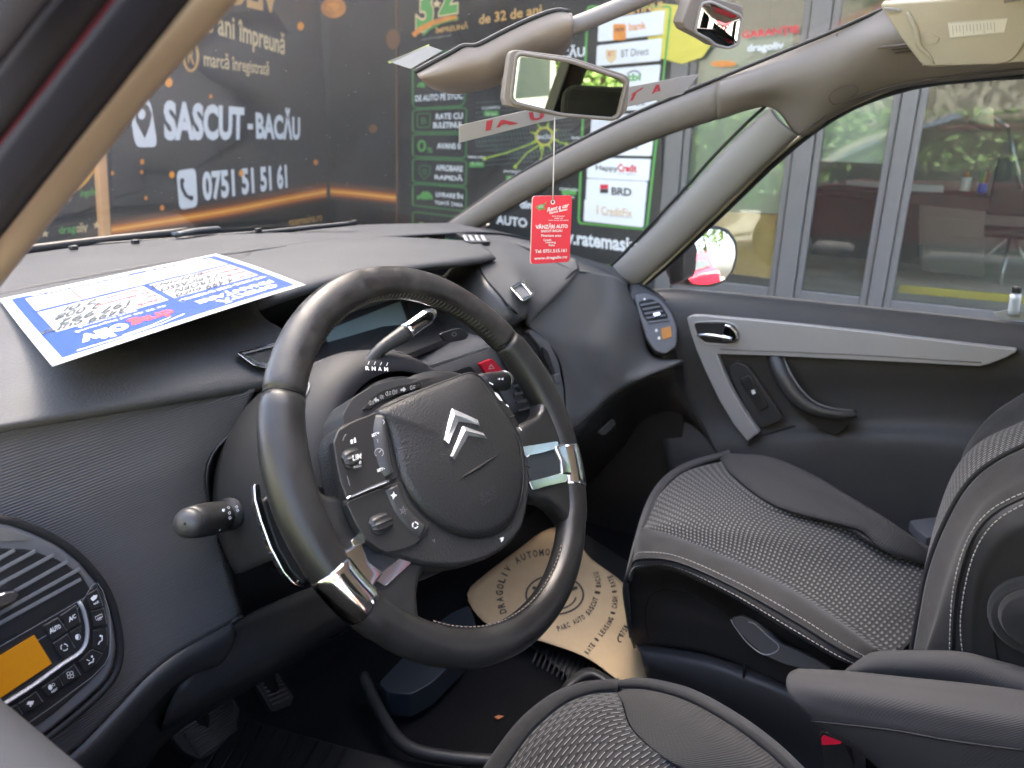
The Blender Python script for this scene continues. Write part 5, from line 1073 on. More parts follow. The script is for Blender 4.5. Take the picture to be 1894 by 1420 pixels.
def knurl(cx, cy, dx, dy, R_, hh):
    f = wpx(17.5); c = f(cx, cy); a = (f(cx+dx, cy+dy)-f(cx-dx, cy-dy)); L = a.length; a.normalize(); u = EN; w_ = a.cross(u).normalized(); vs = []; fs = []; n = 36; m = 9
    for j in range(m):
        s = j/(m-1)*2-1; pr_ = math.sqrt(max(0, 1-abs(s)**3*.75))
        for i in range(n):
            g_ = 2*math.pi*i/n; r_ = R_*pr_*(1+(.07 if i % 3 == 0 else -.03)); vs.append(c+a*(s*L/2)+(u*math.sin(g_)*.75+w_*math.cos(g_))*r_-EN*.001)
    for j in range(m-1):
        for i in range(n): fs.append((j*n+i, j*n+(i+1) % n, (j+1)*n+(i+1) % n, (j+1)*n+i))
    fs += [tuple(range(n))[::-1], tuple((m-1)*n+i for i in range(n))]
    o = mk('thumb_wheel', vs, fs, BLK, wheel, False); bm = bmesh.new(); bm.from_mesh(o.data); bmesh.ops.recalc_face_normals(bm, faces=bm.faces); bm.to_mesh(o.data); bm.free(); return o
knurl(651, 848, 17, -6, .0085, 0); knurl(704, 968, 19, -8, .0085, 0)
P_ = Print(wpx(25.6)); P_.text('LIM', [(652, 842), (668, 838), (668, 848), (653, 852)], WHT, bold=.01); P_.text('0', [(664, 853), (668, 851.5), (668.5, 857), (664.5, 858)], WHT); P_.text('REG', [(654, 862), (668, 859), (669, 863), (655, 866)], GRYT)
P_.build('lettering', wheel)
P_ = Print(wpx(26.4))
P_.text('SET+', [(687, 803), (701, 797), (702, 803), (688, 808)], WHT, bold=.03); P_.text('SET-', [(697, 868), (711, 863), (712, 868), (698, 873)], WHT, bold=.03)
P_.ring(701, 837, 8, 8, 1, GRYT, 130, 410); P_.stroke([(701, 837), (706, 831)], 1.4, GRYT); P_.stroke([(698, 812), (699, 818)], 1, GRYT); P_.stroke([(708, 776), (711, 780), (709, 784)], 1, WHT)
P_.poly([(728, 908), (730, 914), (735, 915), (730, 919), (727, 924), (726, 918), (722, 916), (727, 913)], WHT)
P_.stroke([(746+7*math.sin(2.513*i), 944-8*math.cos(2.513*i)) for i in range(5)], 1, GRYT, True)
P_.ring(768, 971, 5, 5.5, 2, WHT, 20, 110, 6).ring(768, 971, 5, 5.5, 2, WHT, 140, 230, 6).ring(768, 971, 5, 5.5, 2, WHT, 260, 350, 6)
P_.build('lettering', wheel)
P_ = Print(wpx(18.2)); P_.poly([(648, 814), (652, 812), (653, 820), (649, 821)], WHT); P_.poly([(654, 812), (657, 808), (659, 818), (655, 819)], WHT); P_.stroke([(634, 815), (637, 806), (641, 803)], .9, GRYT); P_.stroke([(642, 880), (647, 898)], .9, GRYT); P_.build('lettering', wheel)
P_ = Print(wpx(14.6)); P_.poly([(926, 994), (932, 993), (931, 999), (927, 1003), (926, 998), (924, 996)], WHT); P_.stroke([(800, 1000), (804, 997), (803, 1003)], .8, GRYT)
for a in ((905, 707, 912, 711), (936, 748, 941, 752), (960, 790, 965, 796), (974, 845, 979, 842)): P_.stroke([(a[0], a[1]), (a[2], a[3])], 2, WHT)
P_.poly([(914, 724), (922, 729), (930, 742), (925, 740), (917, 731)], WHT); P_.build('lettering', wheel)
for q_ in ([(944, 772), (952, 768)], [(962, 858), (981, 864)], [(798, 968), (786, 992), (771, 1006)]): g2 = wpx(14.4); tube('hub_seam', [g2(*p_) for p_ in q_] if len(q_) > 2 else [g2(*q_[0]), g2(*q_[1])], .0006, SEAL, wheel, n=8, k=6)
# telltale housing above the pad
th_ = wpx(4); tt = slab('telltale_housing', [th_(*p_) for p_ in rpx([(636, 800), (634, 768), (650, 738), (690, 712), (740, 700), (800, 698), (848, 690), (860, 700), (800, 730), (720, 756), (690, 790)], .18, 3)], .03, DASHD, wheel, bevel=.006, seg=3, n=EN)
t2 = wpx(6.5); slab('telltale_strip', [t2(*p_) for p_ in rpx([(672, 757), (684, 738), (705, 724), (740, 713), (778, 707), (781, 714), (740, 727), (700, 744), (688, 754)], .12)], .002, dm('smoked_strip', (.018, .018, .018), .2), wheel, bevel=.0004, n=EN)
P_ = Print(wpx(7.2))
for x, y, k in ((687, 745, 0), (696, 740, 1), (706, 734, 2), (718, 728, 3), (730, 725, 4), (746, 721, 5), (763, 717, 6)):
    if k in (1, 5): s = -1 if k == 1 else 1; P_.poly([(x+5*s, y-1), (x, y-6), (x, y-3), (x-5*s, y-1.5), (x-5*s, y+2), (x, y+1.5), (x, y+4.5)], GRYT)
    elif k == 2: P_.ring(x, y, 2, 2, .7, GRYT); [P_.stroke([(x+3*math.cos(a), y+3*math.sin(a)), (x+4.6*math.cos(a), y+4.6*math.sin(a))], .7, GRYT) for a in (0, .8, 1.6, 2.4, 3.1, 3.9, 4.7, 5.5)]
    else: P_.ring(x-1, y, 3.4, 4, .7, GRYT, 90, 270, 8); P_.stroke([(x-1, y-4), (x-1, y+4)], .7, GRYT); [P_.stroke([(x+1, y-3+2.6*j), (x+5, y-4+2.6*j)], .7, GRYT) for j in range(3)]
P_.build('lettering', wheel)
# ---------------- column shroud
col = thing('steering_column', 'dark steering column shroud behind the wheel with R N A M gear marks', 'column', wl(0, 0, -120))
def colsec(name, prof, m_, cx=0, cy=0, n=64, a0=0, a1=360): 
    vs = []; fs = []; full = a1-a0 == 360; nn_ = n if full else n+1
    for r_, h, sx, sy, oy in prof:
        for i in range(nn_): a = rad(a0+(a1-a0)*i/n); vs.append(wl(cx+r_*sx*math.cos(a), cy+oy+r_*sy*math.sin(a), h))
    for k in range(len(prof)-1):
        for i in range(n): fs.append((k*nn_+i, (k+1)*nn_+i, (k+1)*nn_+(i+1) % nn_, k*nn_+(i+1) % nn_))
    o = mk(name, vs, fs, m_, col, solid=.002); bm = bmesh.new(); bm.from_mesh(o.data); bmesh.ops.recalc_face_normals(bm, faces=bm.faces); bm.to_mesh(o.data); bm.free(); return o
colsec('upper_cowl', [(96, -38, 1, 1, 2), (112, -42, 1, 1, 2), (128, -60, 1, 1, 2), (137, -85, 1, 1, 2), (143, -120, 1, 1, 0), (146, -165, 1, 1, 0), (140, -190, 1, 1, 0)], dm('cowl_plastic', (.026, .026, .027), .6, spec=.3, bump=('noise', 900, .15, .0003), vary=.1), 0, 0, a0=20, a1=186)
colsec('lower_cowl', [(80, -36, 1, 1, 0), (104, -50, 1, 1, 0), (112, -80, 1, .95, 0), (112, -130, 1, .9, 0), (100, -200, 1, .85, 5)], BLK, -4, 2, a0=186, a1=372)
colsec('column_core', [(30, -20, 1, 1, 0), (92, -37, 1, 1, 0), (96, -60, 1, 1, 0), (80, -230, 1, 1, 0)], DEEP, -2, 0)
# ---------------- marks and levers on the column
cwp = Pl(wl(33, 124, -58), E2*.55+EN*.83+E1*.12); cf = lambda x, y: cwp(x, y, .004)
P_ = Print(cf)
for k, ch_ in enumerate('RNAM'):
    x = 676+k*11.5; y = 676+k*.3+.35*k; P_.text(ch_, [(x, y+1), (x+7, y+1.4), (x+7.5, y+8.6), (x+.5, y+8.2)], WHT, bold=.03); P_.stroke([(x+5, y-7.5), (x+8+k*.8, y-2.5)] if 0 else [(x+7, y-8), (x+4.5, y-2)], 1, WHT)
P_.build('lettering', col)
ln = [wl(140.2*math.cos(rad(a)), 140.2*math.sin(rad(a)), -104) for a in (75, 90, 105, 120, 135, 150, 165, 180)]
tube('mould_line', [wl(r_*math.cos(rad(a)), r_*math.sin(rad(a)), h) for a, r_, h in ((55, 131, -62), (68, 131, -62), (76, 138, -90), (95, 139, -92), (112, 139, -92), (120, 131, -62), (140, 131, -62), (165, 130, -60), (186, 130, -60))], .0011, dm('grey_mould_line', (.13, .13, .14), .4), col, n=60, k=6)
# light stalk
st = thing('light_stalk', 'black light switch stalk with rounded end, pointing to the driver door', 'stalk', X(470, 942, -.455))
a, b, c, d_ = X(350, 967, -.572), X(380, 961, -.545), X(415, 954, -.515), X(520, 930, -.42)
def strad(t): return [.0165, .0180, .0186, .0186, .0184, .0178, .016, .0135, .0115, .0105, .0100, .0098, .0100, .0104][min(13, int(t*13.99))]
tube('lever', [a, b, c, d_], lambda t: [.0126, .0137, .0145, .0147, .0146, .0142, .0135, .0126, .0116, .0106, .0098, .0094, .0095, .0096][min(13, int(t*13.99))], BLK, st, n=14, k=28)
ax_ = (b-a).normalized(); cc = a-ax_*.001
vs = []; fs = []; u = ax_.cross(V((0, 0, 1))).normalized(); w_ = ax_.cross(u)
for j, (r_, h) in enumerate(((.0124, .001), (.0117, -.003), (.0092, -.006), (.005, -.0078), (.001, -.0083))):
    for i in range(24): g_ = 2*math.pi*i/24; vs.append(cc+ax_*h+u*math.cos(g_)*r_+w_*math.sin(g_)*r_)
for j in range(4):
    for i in range(24): fs.append((j*24+i, j*24+(i+1) % 24, (j+1)*24+(i+1) % 24, (j+1)*24+i))
mk('end_cap', vs, fs, DASHD, st)
tube('ring_gap', [a.lerp(d_, .36), a.lerp(d_, .372)], .0150, SEAL, st, n=3, k=28)
spl = Pl(a.lerp(d_, .3)+(CAM-a.lerp(d_, .3)).normalized()*.0153, (CAM-a).normalized()); P_ = Print(lambda x, y: spl(x, y))
P_.text('AUTO', [(394, 944), (406, 941), (407, 946), (395, 949)], WHT, bold=.02); P_.ring(405, 961, 2.5, 3, .8, WHT)
for g_ in range(6): P_.stroke([(405+3.6*math.cos(g_*1.05), 961+4*math.sin(g_*1.05)), (405+5*math.cos(g_*1.05), 961+5.6*math.sin(g_*1.05))], .7, WHT)
P_.ring(399, 978, 3, 4, .9, WHT, 90, 270, 8); P_.stroke([(399, 974), (399, 982)], .9, WHT); P_.ring(407, 977, 3, 4, .9, WHT, 90, 270, 8); P_.stroke([(407, 973), (407, 981)], .9, WHT)
P_.stroke([(392, 935), (398, 935)], .8, WHT); P_.poly([(411, 941), (416, 941), (415, 946), (411, 946)], WHT)
for x, y in ((423, 938), (425, 948), (426, 957), (438, 937), (440, 943)): P_.stroke([(x-3, y), (x, y-2), (x+2, y+1), (x-1, y+3)], .8, WHT, True)
P_.build('lettering', st)
# wiper stalk end and gear lever
s2 = thing('wiper_stalk', 'short grey wiper stalk end showing above the hub, under the red button', 'stalk', X(880, 715, -.26))
tube('lever', [X(860, 716, -.27), X(900, 708, -.235), X(932, 704, -.205)], lambda t: .0115 if t > .35 else .009, DASHD, s2, n=14, k=20)
tube('end_cap', [X(932, 704, -.205), X(938, 702.5, -.199), X(941, 702, -.196)], lambda t: [.0118, .0112, .0095, .006][min(3, int(t*3.99))], SAT, s2, n=8, k=20)
q5 = Pl(X(920, 697, -.22)+(CAM-X(920, 697, -.22)).normalized()*.0125, (CAM-X(920, 697, -.22))); Print(lambda x, y: q5(x, y)).poly([(920, 701), (925, 698), (925, 703)], WHT).poly([(926, 701), (931, 698), (931, 703)], WHT).build('lettering', s2)
gs = thing('gear_lever', 'slim column gear lever with a chrome tip above the wheel hub', 'gear lever', X(688, 664, -.36))
G0, G1, G2, G3 = X(676, 676, -.372), X(705, 645, -.350), X(750, 615, -.315), X(802, 577, -.268)
tube('lever', [G0, G1, G2], lambda t: .0050+.0040*t, DASHD, gs, n=18, k=14, flat=1.0)
tube('chrome_tip', [G2.lerp(G3, .02), G2.lerp(G3, .5), G2.lerp(G3, .9), G3], lambda t: .0092 if t < .75 else .0092*(1-(t-.75)*1.9), CHR, gs, n=16, k=14)
# shift paddles behind the rim
for s_, lab in ((-1, 'chrome edged shift paddle behind the rim beside the light stalk'), (1, 'chrome edged shift paddle behind the rim on the passenger side of the hub')):
    pd = thing('shift_paddle', lab, 'paddle', wl(s_*150, 0, -34), 'chrome edged shift paddles')
    if s_ < 0:
        f = wpx(-30); slab('blade', [f(x, y) for x, y in [(470, 896), (481, 893), (486, 925), (497, 968), (514, 1015), (538, 1056), (563, 1082), (560, 1086), (545, 1082), (524, 1058), (500, 1012), (482, 962), (472, 925)]], .006, CHR, pd, bevel=.0018, seg=3, n=EN)
        f2 = wpx(-34); slab('arm', [f2(x, y) for x, y in [(486, 925), (530, 880), (600, 900), (620, 980), (563, 1082), (538, 1056), (514, 1015), (497, 968)]], .006, BLK, pd, bevel=.002, n=EN)
    else:
        slab('blade', [wl(x, y, -30) for x, y in [(138, 40), (146, 42), (152, 5), (146, -40), (138, -38), (143, 0)]], .006, BLK, pd, bevel=.0018, n=EN)
# ================================================================ paper on the dashboard
pa = thing('offer_sheet', 'blue and white printed offer sheet with handwriting lying upside down on the dashboard', 'paper', Z(280, 570, 1.13))
PH = homog([(0, 0), (1, 0), (1, 1), (0, 1)], [(566, 527), (97, 678), (-2, 553), (400, 469)])
def pz(s, t): return 1.131+.020*(1-t)**2+.010*abs(s-.5)*(1-t)+.004*(1-abs(2*s-1))*t
def pp3(s, t, h=0):
    x, y = PH(s, t); y += -4*math.sin(math.pi*s)*(1-t)*.5+3.0*math.sin(math.pi*t)*(-1 if s < .5 else 1)*abs(s-.5)*2*.8
    z = pz(s, t)+h; return Z(x, y, z)
N = 30; vs = [pp3(i/N, j/N) for j in range(N+1) for i in range(N+1)]; fs = [(j*(N+1)+i, j*(N+1)+i+1, (j+1)*(N+1)+i+1, (j+1)*(N+1)+i) for j in range(N) for i in range(N)]
PAP = dm('white_paper', (.39, .39, .38), .55); PBL = dm('paper_blue', (.008, .050, .26), .4); INK = dm('pen_ink', (.03, .045, .05), .6); PRD = dm('paper_red', (.70, .03, .05), .5); NAV = dm('paper_dark_blue', (.03, .08, .25), .5)
mk('sheet', vs, fs, PAP, pa, True, solid=.0004)
class PP(Print):
    def poly(s, pts, m_, f=None):
        # cut long shapes so that they follow the bend
        return Print.poly(s, pts, m_, f)
    def rect(s, x0, y0, x1, y1, m_, r=0):
        n = max(1, int((x1-x0)*24)); k = max(1, int((y1-y0)*24))
        for i in range(n):
            for j in range(k): Print.poly(s, [(x0+(x1-x0)*i/n, y0+(y1-y0)*j/k), (x0+(x1-x0)*(i+1)/n, y0+(y1-y0)*j/k), (x0+(x1-x0)*(i+1)/n, y0+(y1-y0)*(j+1)/k), (x0+(x1-x0)*i/n, y0+(y1-y0)*(j+1)/k)], m_)
        return s
P_ = PP(lambda x, y: pp3(x, y, .0007))
P_.rect(.035, .05, .965, .34, PBL); P_.rect(.035, .34, .075, .955, PBL); P_.rect(.925, .34, .965, .955, PBL); P_.rect(.075, .92, .925, .955, PBL); P_.rect(.075, .665, .925, .685, PBL); P_.rect(.50, .34, .525, .665, PBL)
P_.f = lambda x, y: pp3(x, y, .0011)
P_.trect('OFERTĂ', .10, .075, .40, .145, WHT, bold=.05); P_.trect('FINANȚARE', .08, .165, .46, .235, WHT, bold=.05); P_.trect('• RATE • LEASING • CREDIT CU BULETINUL •', .06, .27, .50, .305, WHT, bold=.02)
P_.trect('drag', .565, .13, .725, .245, PRD, bold=.045); P_.trect('oliv', .735, .10, .89, .225, WHT, bold=.045); P_.trect('de 32 de ani împreună', .56, .262, .88, .292, WHT, bold=.02); P_.trect('marcă înregistrată', .66, .31, .86, .333, WHT, bold=.01)
P_.stroke([(.55, .105), (.65, .075), (.78, .068), (.92, .075)], .008, WHT); P_.stroke([(.60, .118), (.68, .092), (.78, .085)], .005, WHT)
for k, (a, b) in enumerate((('Preț:', 'Ofertă:'), ('Marcă:', 'Km:'), ('Model:', 'An fabricație:'), ('Carburant:', 'Capacitate:'))):
    y = .365+.078*k; P_.trect(a, .085, y, .085+.018*len(a), y+.042, PRD, bold=.02); P_.trect(b, .535, y, .535+.015*len(b), y+.042, PRD, bold=.02)
    P_.stroke([(.08, y+.062), (.29, y+.062), (.495, y+.062)], .002, NAV); P_.stroke([(.53, y+.062), (.72, y+.062), (.92, y+.062)], .002, NAV)
P_.f = lambda x, y: pp3(x, y, .0018)
def hand(body, x0, y0, x1, y1): P_.text(body, [(x0, y0), (x1, y0-.012), (x1-.012, y1-.012), (x0-.012, y1)], INK, bold=.014, shear=.35)
hand('4 499 euro', .20, .345, .49, .415); hand('CITROEN', .22, .43, .47, .49); hand('C4 PICASSO', .21, .505, .50, .57); hand('BENZINĂ', .25, .585, .52, .65)
hand('3499 euro', .68, .35, .97, .415); hand('197 992', .64, .425, .90, .495); hand('2 008', .73, .51, .90, .575); hand('2.0i', .72, .59, .86, .65)
rn = random.Random(4)
for cx_, w0 in ((.10, .19), (.32, .18), (.54, .2), (.76, .14)):
    for k in range(8): P_.rect(cx_+.028, .70+k*.026, cx_+.028+w0*rn.uniform(.4, .95), .706+k*.026, NAV)
    P_.rect(cx_, .697, cx_+.004, .90, PRD); P_.rect(cx_+.018, .697, cx_+.021, .90, PRD)
P_.trect('Tel. 0751 51 51 61', .12, .925, .42, .95, WHT, bold=.03); P_.trect('www.ratemasina.ro', .50, .925, .90, .95, WHT, bold=.03)
P_.build('print', pa)
# ================================================================ passenger door
dr_ = thing('passenger_door', 'black passenger door panel with silver trim strip, chrome handle and curved grab handle', 'car door', (.74, .3, .7))
def fx(L, v): return ax(L, 'x', v)
def door_wave(v, u, t): return v
DOORM = dm('door_soft_plastic', (.052, .052, .053), .6, spec=.3, bump=('voronoi', 420, .4, .0005), vary=.12, vscale=6)
loft('door_panel', [fx([(1168, 538), (1250, 533), (1400, 545), (1600, 565), (1894, 596), (2300, 640)], .80), fx([(1168, 552), (1250, 540), (1400, 556), (1600, 578), (1894, 610), (2300, 655)], .768), fx([(1168, 575), (1250, 556), (1400, 573), (1600, 595), (1894, 628), (2300, 680)], .742),
    fx([(1180, 610), (1260, 590), (1400, 600), (1600, 620), (1894, 650), (2300, 710)], .728), fx([(1200, 660), (1280, 645), (1400, 660), (1600, 680), (1894, 690), (2300, 760)], .730), fx([(1210, 720), (1310, 710), (1430, 715), (1600, 730), (1894, 740), (2300, 820)], .750),
    fx([(1220, 780), (1330, 775), (1450, 780), (1590, 785), (1830, 790), (2300, 880)], .752), fx([(1230, 840), (1360, 825), (1480, 815), (1600, 808), (1820, 830), (2300, 940)], .722), fx([(1240, 930), (1370, 900), (1500, 890), (1650, 880), (1850, 900), (2300, 1020)], .718), fx([(1180, 1050), (1370, 1030), (1520, 1020), (1700, 1000), (1900, 1010), (2300, 1200)], .72), fx([(1100, 1200), (1400, 1180), (1700, 1160), (2300, 1400)], .72)], DOORM, dr_, 50, 60, solid=.004)
slab('kick_panel', fx([(1050, 700), (1262, 640), (1262, 1100), (1000, 1100)], .735), .01, BLK, dr_, bevel=0, n=(-1, 0, 0))
TR = [(1270, 588), (1280, 583), (1296, 583), (1400, 592), (1500, 602), (1600, 613), (1700, 625), (1800, 637), (1882, 646), (1880, 651), (1862, 661), (1830, 674), (1812, 678), (1700, 672), (1560, 665), (1440, 659), (1327, 655), (1336, 682), (1352, 718), (1375, 758), (1404, 800), (1382, 816), (1356, 784), (1330, 740), (1306, 690), (1288, 648), (1276, 612)]
slab('silver_trim', fx(TR, .712), .018, SILV, dr_, bevel=.0035, seg=4, n=(-1, 0, 0))
tube('trim_groove', fx([(1332, 646), (1440, 650), (1600, 657), (1760, 667), (1815, 670)], .7115), .0012, dm('trim_shadow_groove', (.12, .115, .11), .5), dr_, n=24, k=6)
slab('handle_recess', fx(rpx([(1283, 597), (1340, 597), (1358, 602), (1367, 616), (1362, 632), (1345, 636), (1304, 633), (1291, 622)], .2, 3), .7112), .004, DEEP, dr_, bevel=.0008, n=(-1, 0, 0))
tube('handle_rim', fx([(1283, 599), (1300, 595), (1340, 595), (1360, 602), (1368, 617), (1362, 633), (1345, 637), (1304, 634), (1289, 620)], .711), .0014, dm('trim_edge_light', (.42, .41, .40), .3, .4), dr_, n=40, k=6, closed=True)
hd = tube('door_handle', fx([(1291, 620), (1305, 619), (1330, 622), (1354, 627)], [.704, .700, .698, .700]), lambda t: .0045+.0008*t, CHR, dr_, n=14, k=12, flat=.8)
slab('handle_grip', fx(rpx([(1340, 600), (1350, 602), (1362, 614), (1364, 627), (1356, 633), (1334, 631), (1336, 612)], .2, 3), .699), .01, CHR, dr_, bevel=.003, seg=3, n=(-1, 0, 0))
GA = fx([(1418, 656), (1428, 690), (1446, 725), (1470, 752), (1500, 768), (1545, 776), (1582, 772)], [.728, .706, .696, .694, .696, .704, .716]); GB = fx([(1448, 656), (1462, 690), (1482, 722), (1505, 742), (1530, 752), (1560, 756), (1582, 758)], [.728, .706, .696, .694, .696, .704, .716])
roll('grab_handle', GA, GB, .012, DASHD, dr_, 30, 9, solid=.012, paired=True)
tube('grab_edge', fx([(1447, 656), (1462, 690), (1484, 723), (1508, 744), (1534, 754), (1560, 758), (1580, 759)], [.728, .704, .692, .690, .692, .702, .712]), .0022, GREYP, dr_, n=30, k=8)
slab('grab_base', fx(rpx([(1452, 735), (1475, 755), (1510, 768), (1580, 770), (1562, 792), (1546, 804), (1520, 795), (1480, 770)], .15), .712), .03, BLK, dr_, bevel=.006, n=(-1, 0, 0))
slab('switch_plate', fx(rpx([(1348, 678), (1362, 668), (1382, 676), (1404, 706), (1449, 772), (1440, 780), (1412, 790), (1400, 786), (1372, 740), (1352, 700)], .2, 3), .724), .012, DASHD, dr_, bevel=.004, seg=3, n=(-1, 0, 0))
slab('window_switch', fx(rpx([(1366, 702), (1386, 694), (1422, 752), (1404, 760)], .15), .719), .008, BLK, dr_, bevel=.002, n=(-1, 0, 0))
slab('switch_well', fx(rpx([(1370, 706), (1387, 700), (1399, 716), (1382, 724)], .15), .7185), .002, DEEP, dr_, bevel=.0005, n=(-1, 0, 0))
Print(lambda x, y: X(x, y, .7182)).poly([(1389, 722), (1395, 720), (1398, 727), (1392, 730)], WHT).build('lettering', dr_)
slab('lower_joint', fx([(1382, 820), (1406, 804), (1470, 786), (1472, 789), (1410, 808), (1386, 826)], .7165), .002, SEAL, dr_, bevel=0, n=(-1, 0, 0))
# inner sill strip of the near door
dd = thing('driver_door', 'dark top edge of the driver door under its open window', 'car door', (-.78, .3, .9))
loft('door_sill', [[V((x, y, z)) for y in (-.5, 0, .3, .6, .95)] for x, z in ((-.742, .80), (-.736, .95), (-.742, .985), (-.760, 1.0), (-.785, 1.003), (-.81, .995))], dm('blue_grey_soft_plastic', (.013, .015, .019), .8), dd, 20, 24, solid=.004)
slab('door_skin', [V((-.83, -.75, .35)), V((-.83, 1.0, .35)), V((-.83, 1.0, .97)), V((-.83, -.75, .99))], .012, CARR, dd, bevel=.004, n=(-1, 0, 0))
slab('door_inner', [V((-.775, -.75, .36)), V((-.775, 1.0, .36)), V((-.775, 1.0, .93)), V((-.775, -.75, .93))], .01, BLK, dd, bevel=.003, n=(1, 0, 0))
# ================================================================ mirrors
def mirror(name, lab, cat, quad, d0, m_frame, nrm_px, rim=.010, th=.022, rr=.16, back=None, refl=None, bez=6):
    c_ = CAM+ray(*[sum(q[i] for q in quad)/len(quad) for i in (0, 1)]).normalized()*d0
    n = V(nrm_px).normalized(); P = Pl(c_, n); t = thing(name, lab, cat, c_)
    O = rpx(quad, rr, 6); slab('housing', [P(x, y) for x, y in O], th, m_frame, t, bevel=.005, seg=4, n=n)
    return t, P, O, c_, n
def refl_n(px, py, target):
    d = ray(px, py).normalized(); p_ = CAM+d*.7; o = (V(target)-p_).normalized(); return (o-d).normalized()
n1 = refl_n(1045, 155, (-5.5, -9, 1.0))
mt, mp, mo_, mc, mn = mirror('rear_view_mirror', 'beige framed rear view mirror with a red tag hanging below it', 'mirror', [(944, 90), (1052, 104), (1166, 140), (1160, 205), (1142, 222), (1040, 216), (935, 196), (931, 180)], .985, BEI, n1, rr=.16)
slab('glass', [mp(x, y, .0012) for x, y in rpx([(958, 101), (1052, 116), (1155, 151), (1140, 210), (1130, 217), (1040, 209), (948, 186)], .14, 5)], .002, dm('tinted_mirror', (.36, .39, .30), .012, 1), mt, bevel=.0004, n=mn)
tube('bezel', [mp(x, y, .001) for x, y in rpx([(955, 98), (1052, 112), (1160, 148), (1145, 212), (1134, 220), (1040, 212.5), (944, 189)], .14, 5)], .0025, BEI, mt, n=90, k=8, closed=True)
tube('ball_arm', [mc-mn*.01, mc-mn*.05+V((0, .02, .01)), mc-mn*.02+V((.02, .10, .015))], .009, BEI, mt, n=12, k=10)
n2 = refl_n(1320, 45, (.15, -2.2, 1.12))
m2, mp2, _, mc2, mn2 = mirror('child_mirror', 'small beige convex observation mirror clipped above the large one', 'mirror', [(1278, -4), (1300, -12), (1374, 10), (1377, 34), (1366, 78), (1350, 88), (1322, 84), (1303, 72), (1268, 54), (1261, 40)], 1.15, BEI, n2, rr=.15)
fillpoly('glass', rpx([(1299, 10), (1315, 6), (1370, 32), (1362, 80), (1345, 86), (1325, 80), (1313, 70), (1288, 58)], .16, 5), lambda x, y: mp2(x, y, .0012), dm('dim_mirror_glass', (.45, .46, .44), .01, 1), m2, solid=0, sag=.0028, nrm=mn2)
tube('bezel', [mp2(x, y, .001) for x, y in rpx([(1297, 7), (1315, 3), (1373, 30), (1365, 82), (1346, 89), (1323, 83), (1311, 73), (1285, 59)], .16, 5)], .002, BEIG, m2, n=70, k=8, closed=True)
tube('clip_arm', [mc2-mn2*.02, mc2-mn2*.03+V((.02, .05, .05))], .01, BEI, m2, n=4, k=10)
# sensor housing on the glass with its bar
sh = thing('sensor_housing', 'long beige sensor housing fixed to the windshield behind the large mirror', 'housing', X(900, 110, .02))
hx = lambda L, d: P3([(x, y, 'x', -.085+(x-771)*.00042+d) for x, y in L])
U = hx([(771, 136), (800, 120), (840, 99), (862, 87), (886, 86), (930, 64), (980, 40), (1030, 22), (1058, 24)], 0)
U2 = hx([(776, 144), (808, 138), (850, 126), (884, 117), (905, 111), (940, 92), (985, 70), (1032, 50), (1061, 42)], -.006)
U3 = hx([(788, 157), (822, 160), (858, 152), (890, 147), (915, 140), (950, 124), (990, 106), (1034, 86), (1060, 66)], .012)
U4 = hx([(804, 166), (836, 174), (870, 171), (900, 165), (925, 157), (960, 144), (1000, 128), (1036, 108), (1056, 82)], .05)
loft('cover', [U, U2, U3, U4], dm('housing_beige', (.18, .148, .118), .5), sh, 40, 24, solid=.004)
tube('black_edge', [p_+V((0, .004, .002)) for p_ in U], .003, SEAL, sh, n=40, k=8)
tube('cross_bar', P3([(1046, 54, 'x', .045), (1120, 24, 'x', .10), (1200, -10, 'x', .155), (1300, -50, 'x', .22)]), .0115, BEI, sh, n=12, k=14)
tube('bar_edge', P3([(1046, 43, 'x', .05), (1120, 12, 'x', .105), (1200, -22, 'x', .16)]), .0028, SEAL, sh, n=12, k=8)
# stickers on the glass
stk = slab('inspection_sticker', [X(x, y, -.03)+V((0, .02, 0)) for x, y in [(737, 112), (812, 82), (840, 92), (780, 126)]], .001, dm('sticker_grey', (.27, .27, .28), .7), None, bevel=0); tag(stk, 'grey inspection sticker with a yellow edge on the glass by the housing', 'sticker')
sy = slab('yellow_edge', [X(x, y, -.03)+V((0, .018, 0)) for x, y in [(735, 113), (812, 80.5), (812, 84), (738, 116)]], .0012, dm('sticker_yellow_green', (.60, .66, .12), .6), stk, bevel=0)
sp2 = pl3(X(737, 112, -.03), X(812, 82, -.03), X(840, 92, -.03)); P_ = Print(lambda x, y: sp2(x, y, -.0135))
for k in range(6): P_.stroke([(768+k*9, 104-k*3.6), (800+k*5, 113-k*3.4)], .7, DKT)
stp = thing('dealer_strip', 'grey dealer strip with red letters stuck across the windshield behind the mirror', 'sticker', X(1060, 190, .12))
zz = pl3(X(850, 245, .02), X(1280, 150, .38), X(850, 262, .022)); 
slab('strip', [zz(x, y) for x, y in [(849, 232), (1000, 198), (1150, 163), (1295, 136), (1262, 174), (1150, 200), (1000, 226), (849, 264)]], .0008, dm('strip_grey', (.36, .34, .31), .6), stp, bevel=0, n=zz.n)
P_ = Print(lambda x, y: zz(x, y, .001)); RF = dm('faded_red', (.45, .05, .06), .6)
P_.poly([(900, 224), (912, 221), (908, 240), (898, 242)], RF); P_.text('A', [(922, 224), (965, 208), (960, 228), (918, 236)], RF, bold=.05, shear=-.3); P_.text('U', [(978, 208), (1012, 200), (1004, 220), (974, 226)], RF, bold=.05, shear=-.3); P_.text('T', [(1168, 174), (1190, 160), (1182, 182), (1160, 188)], RF, bold=.05); P_.text('A', [(1192, 162), (1234, 152), (1222, 168), (1205, 174)], RF, bold=.03)
P_.build('lettering', stp)
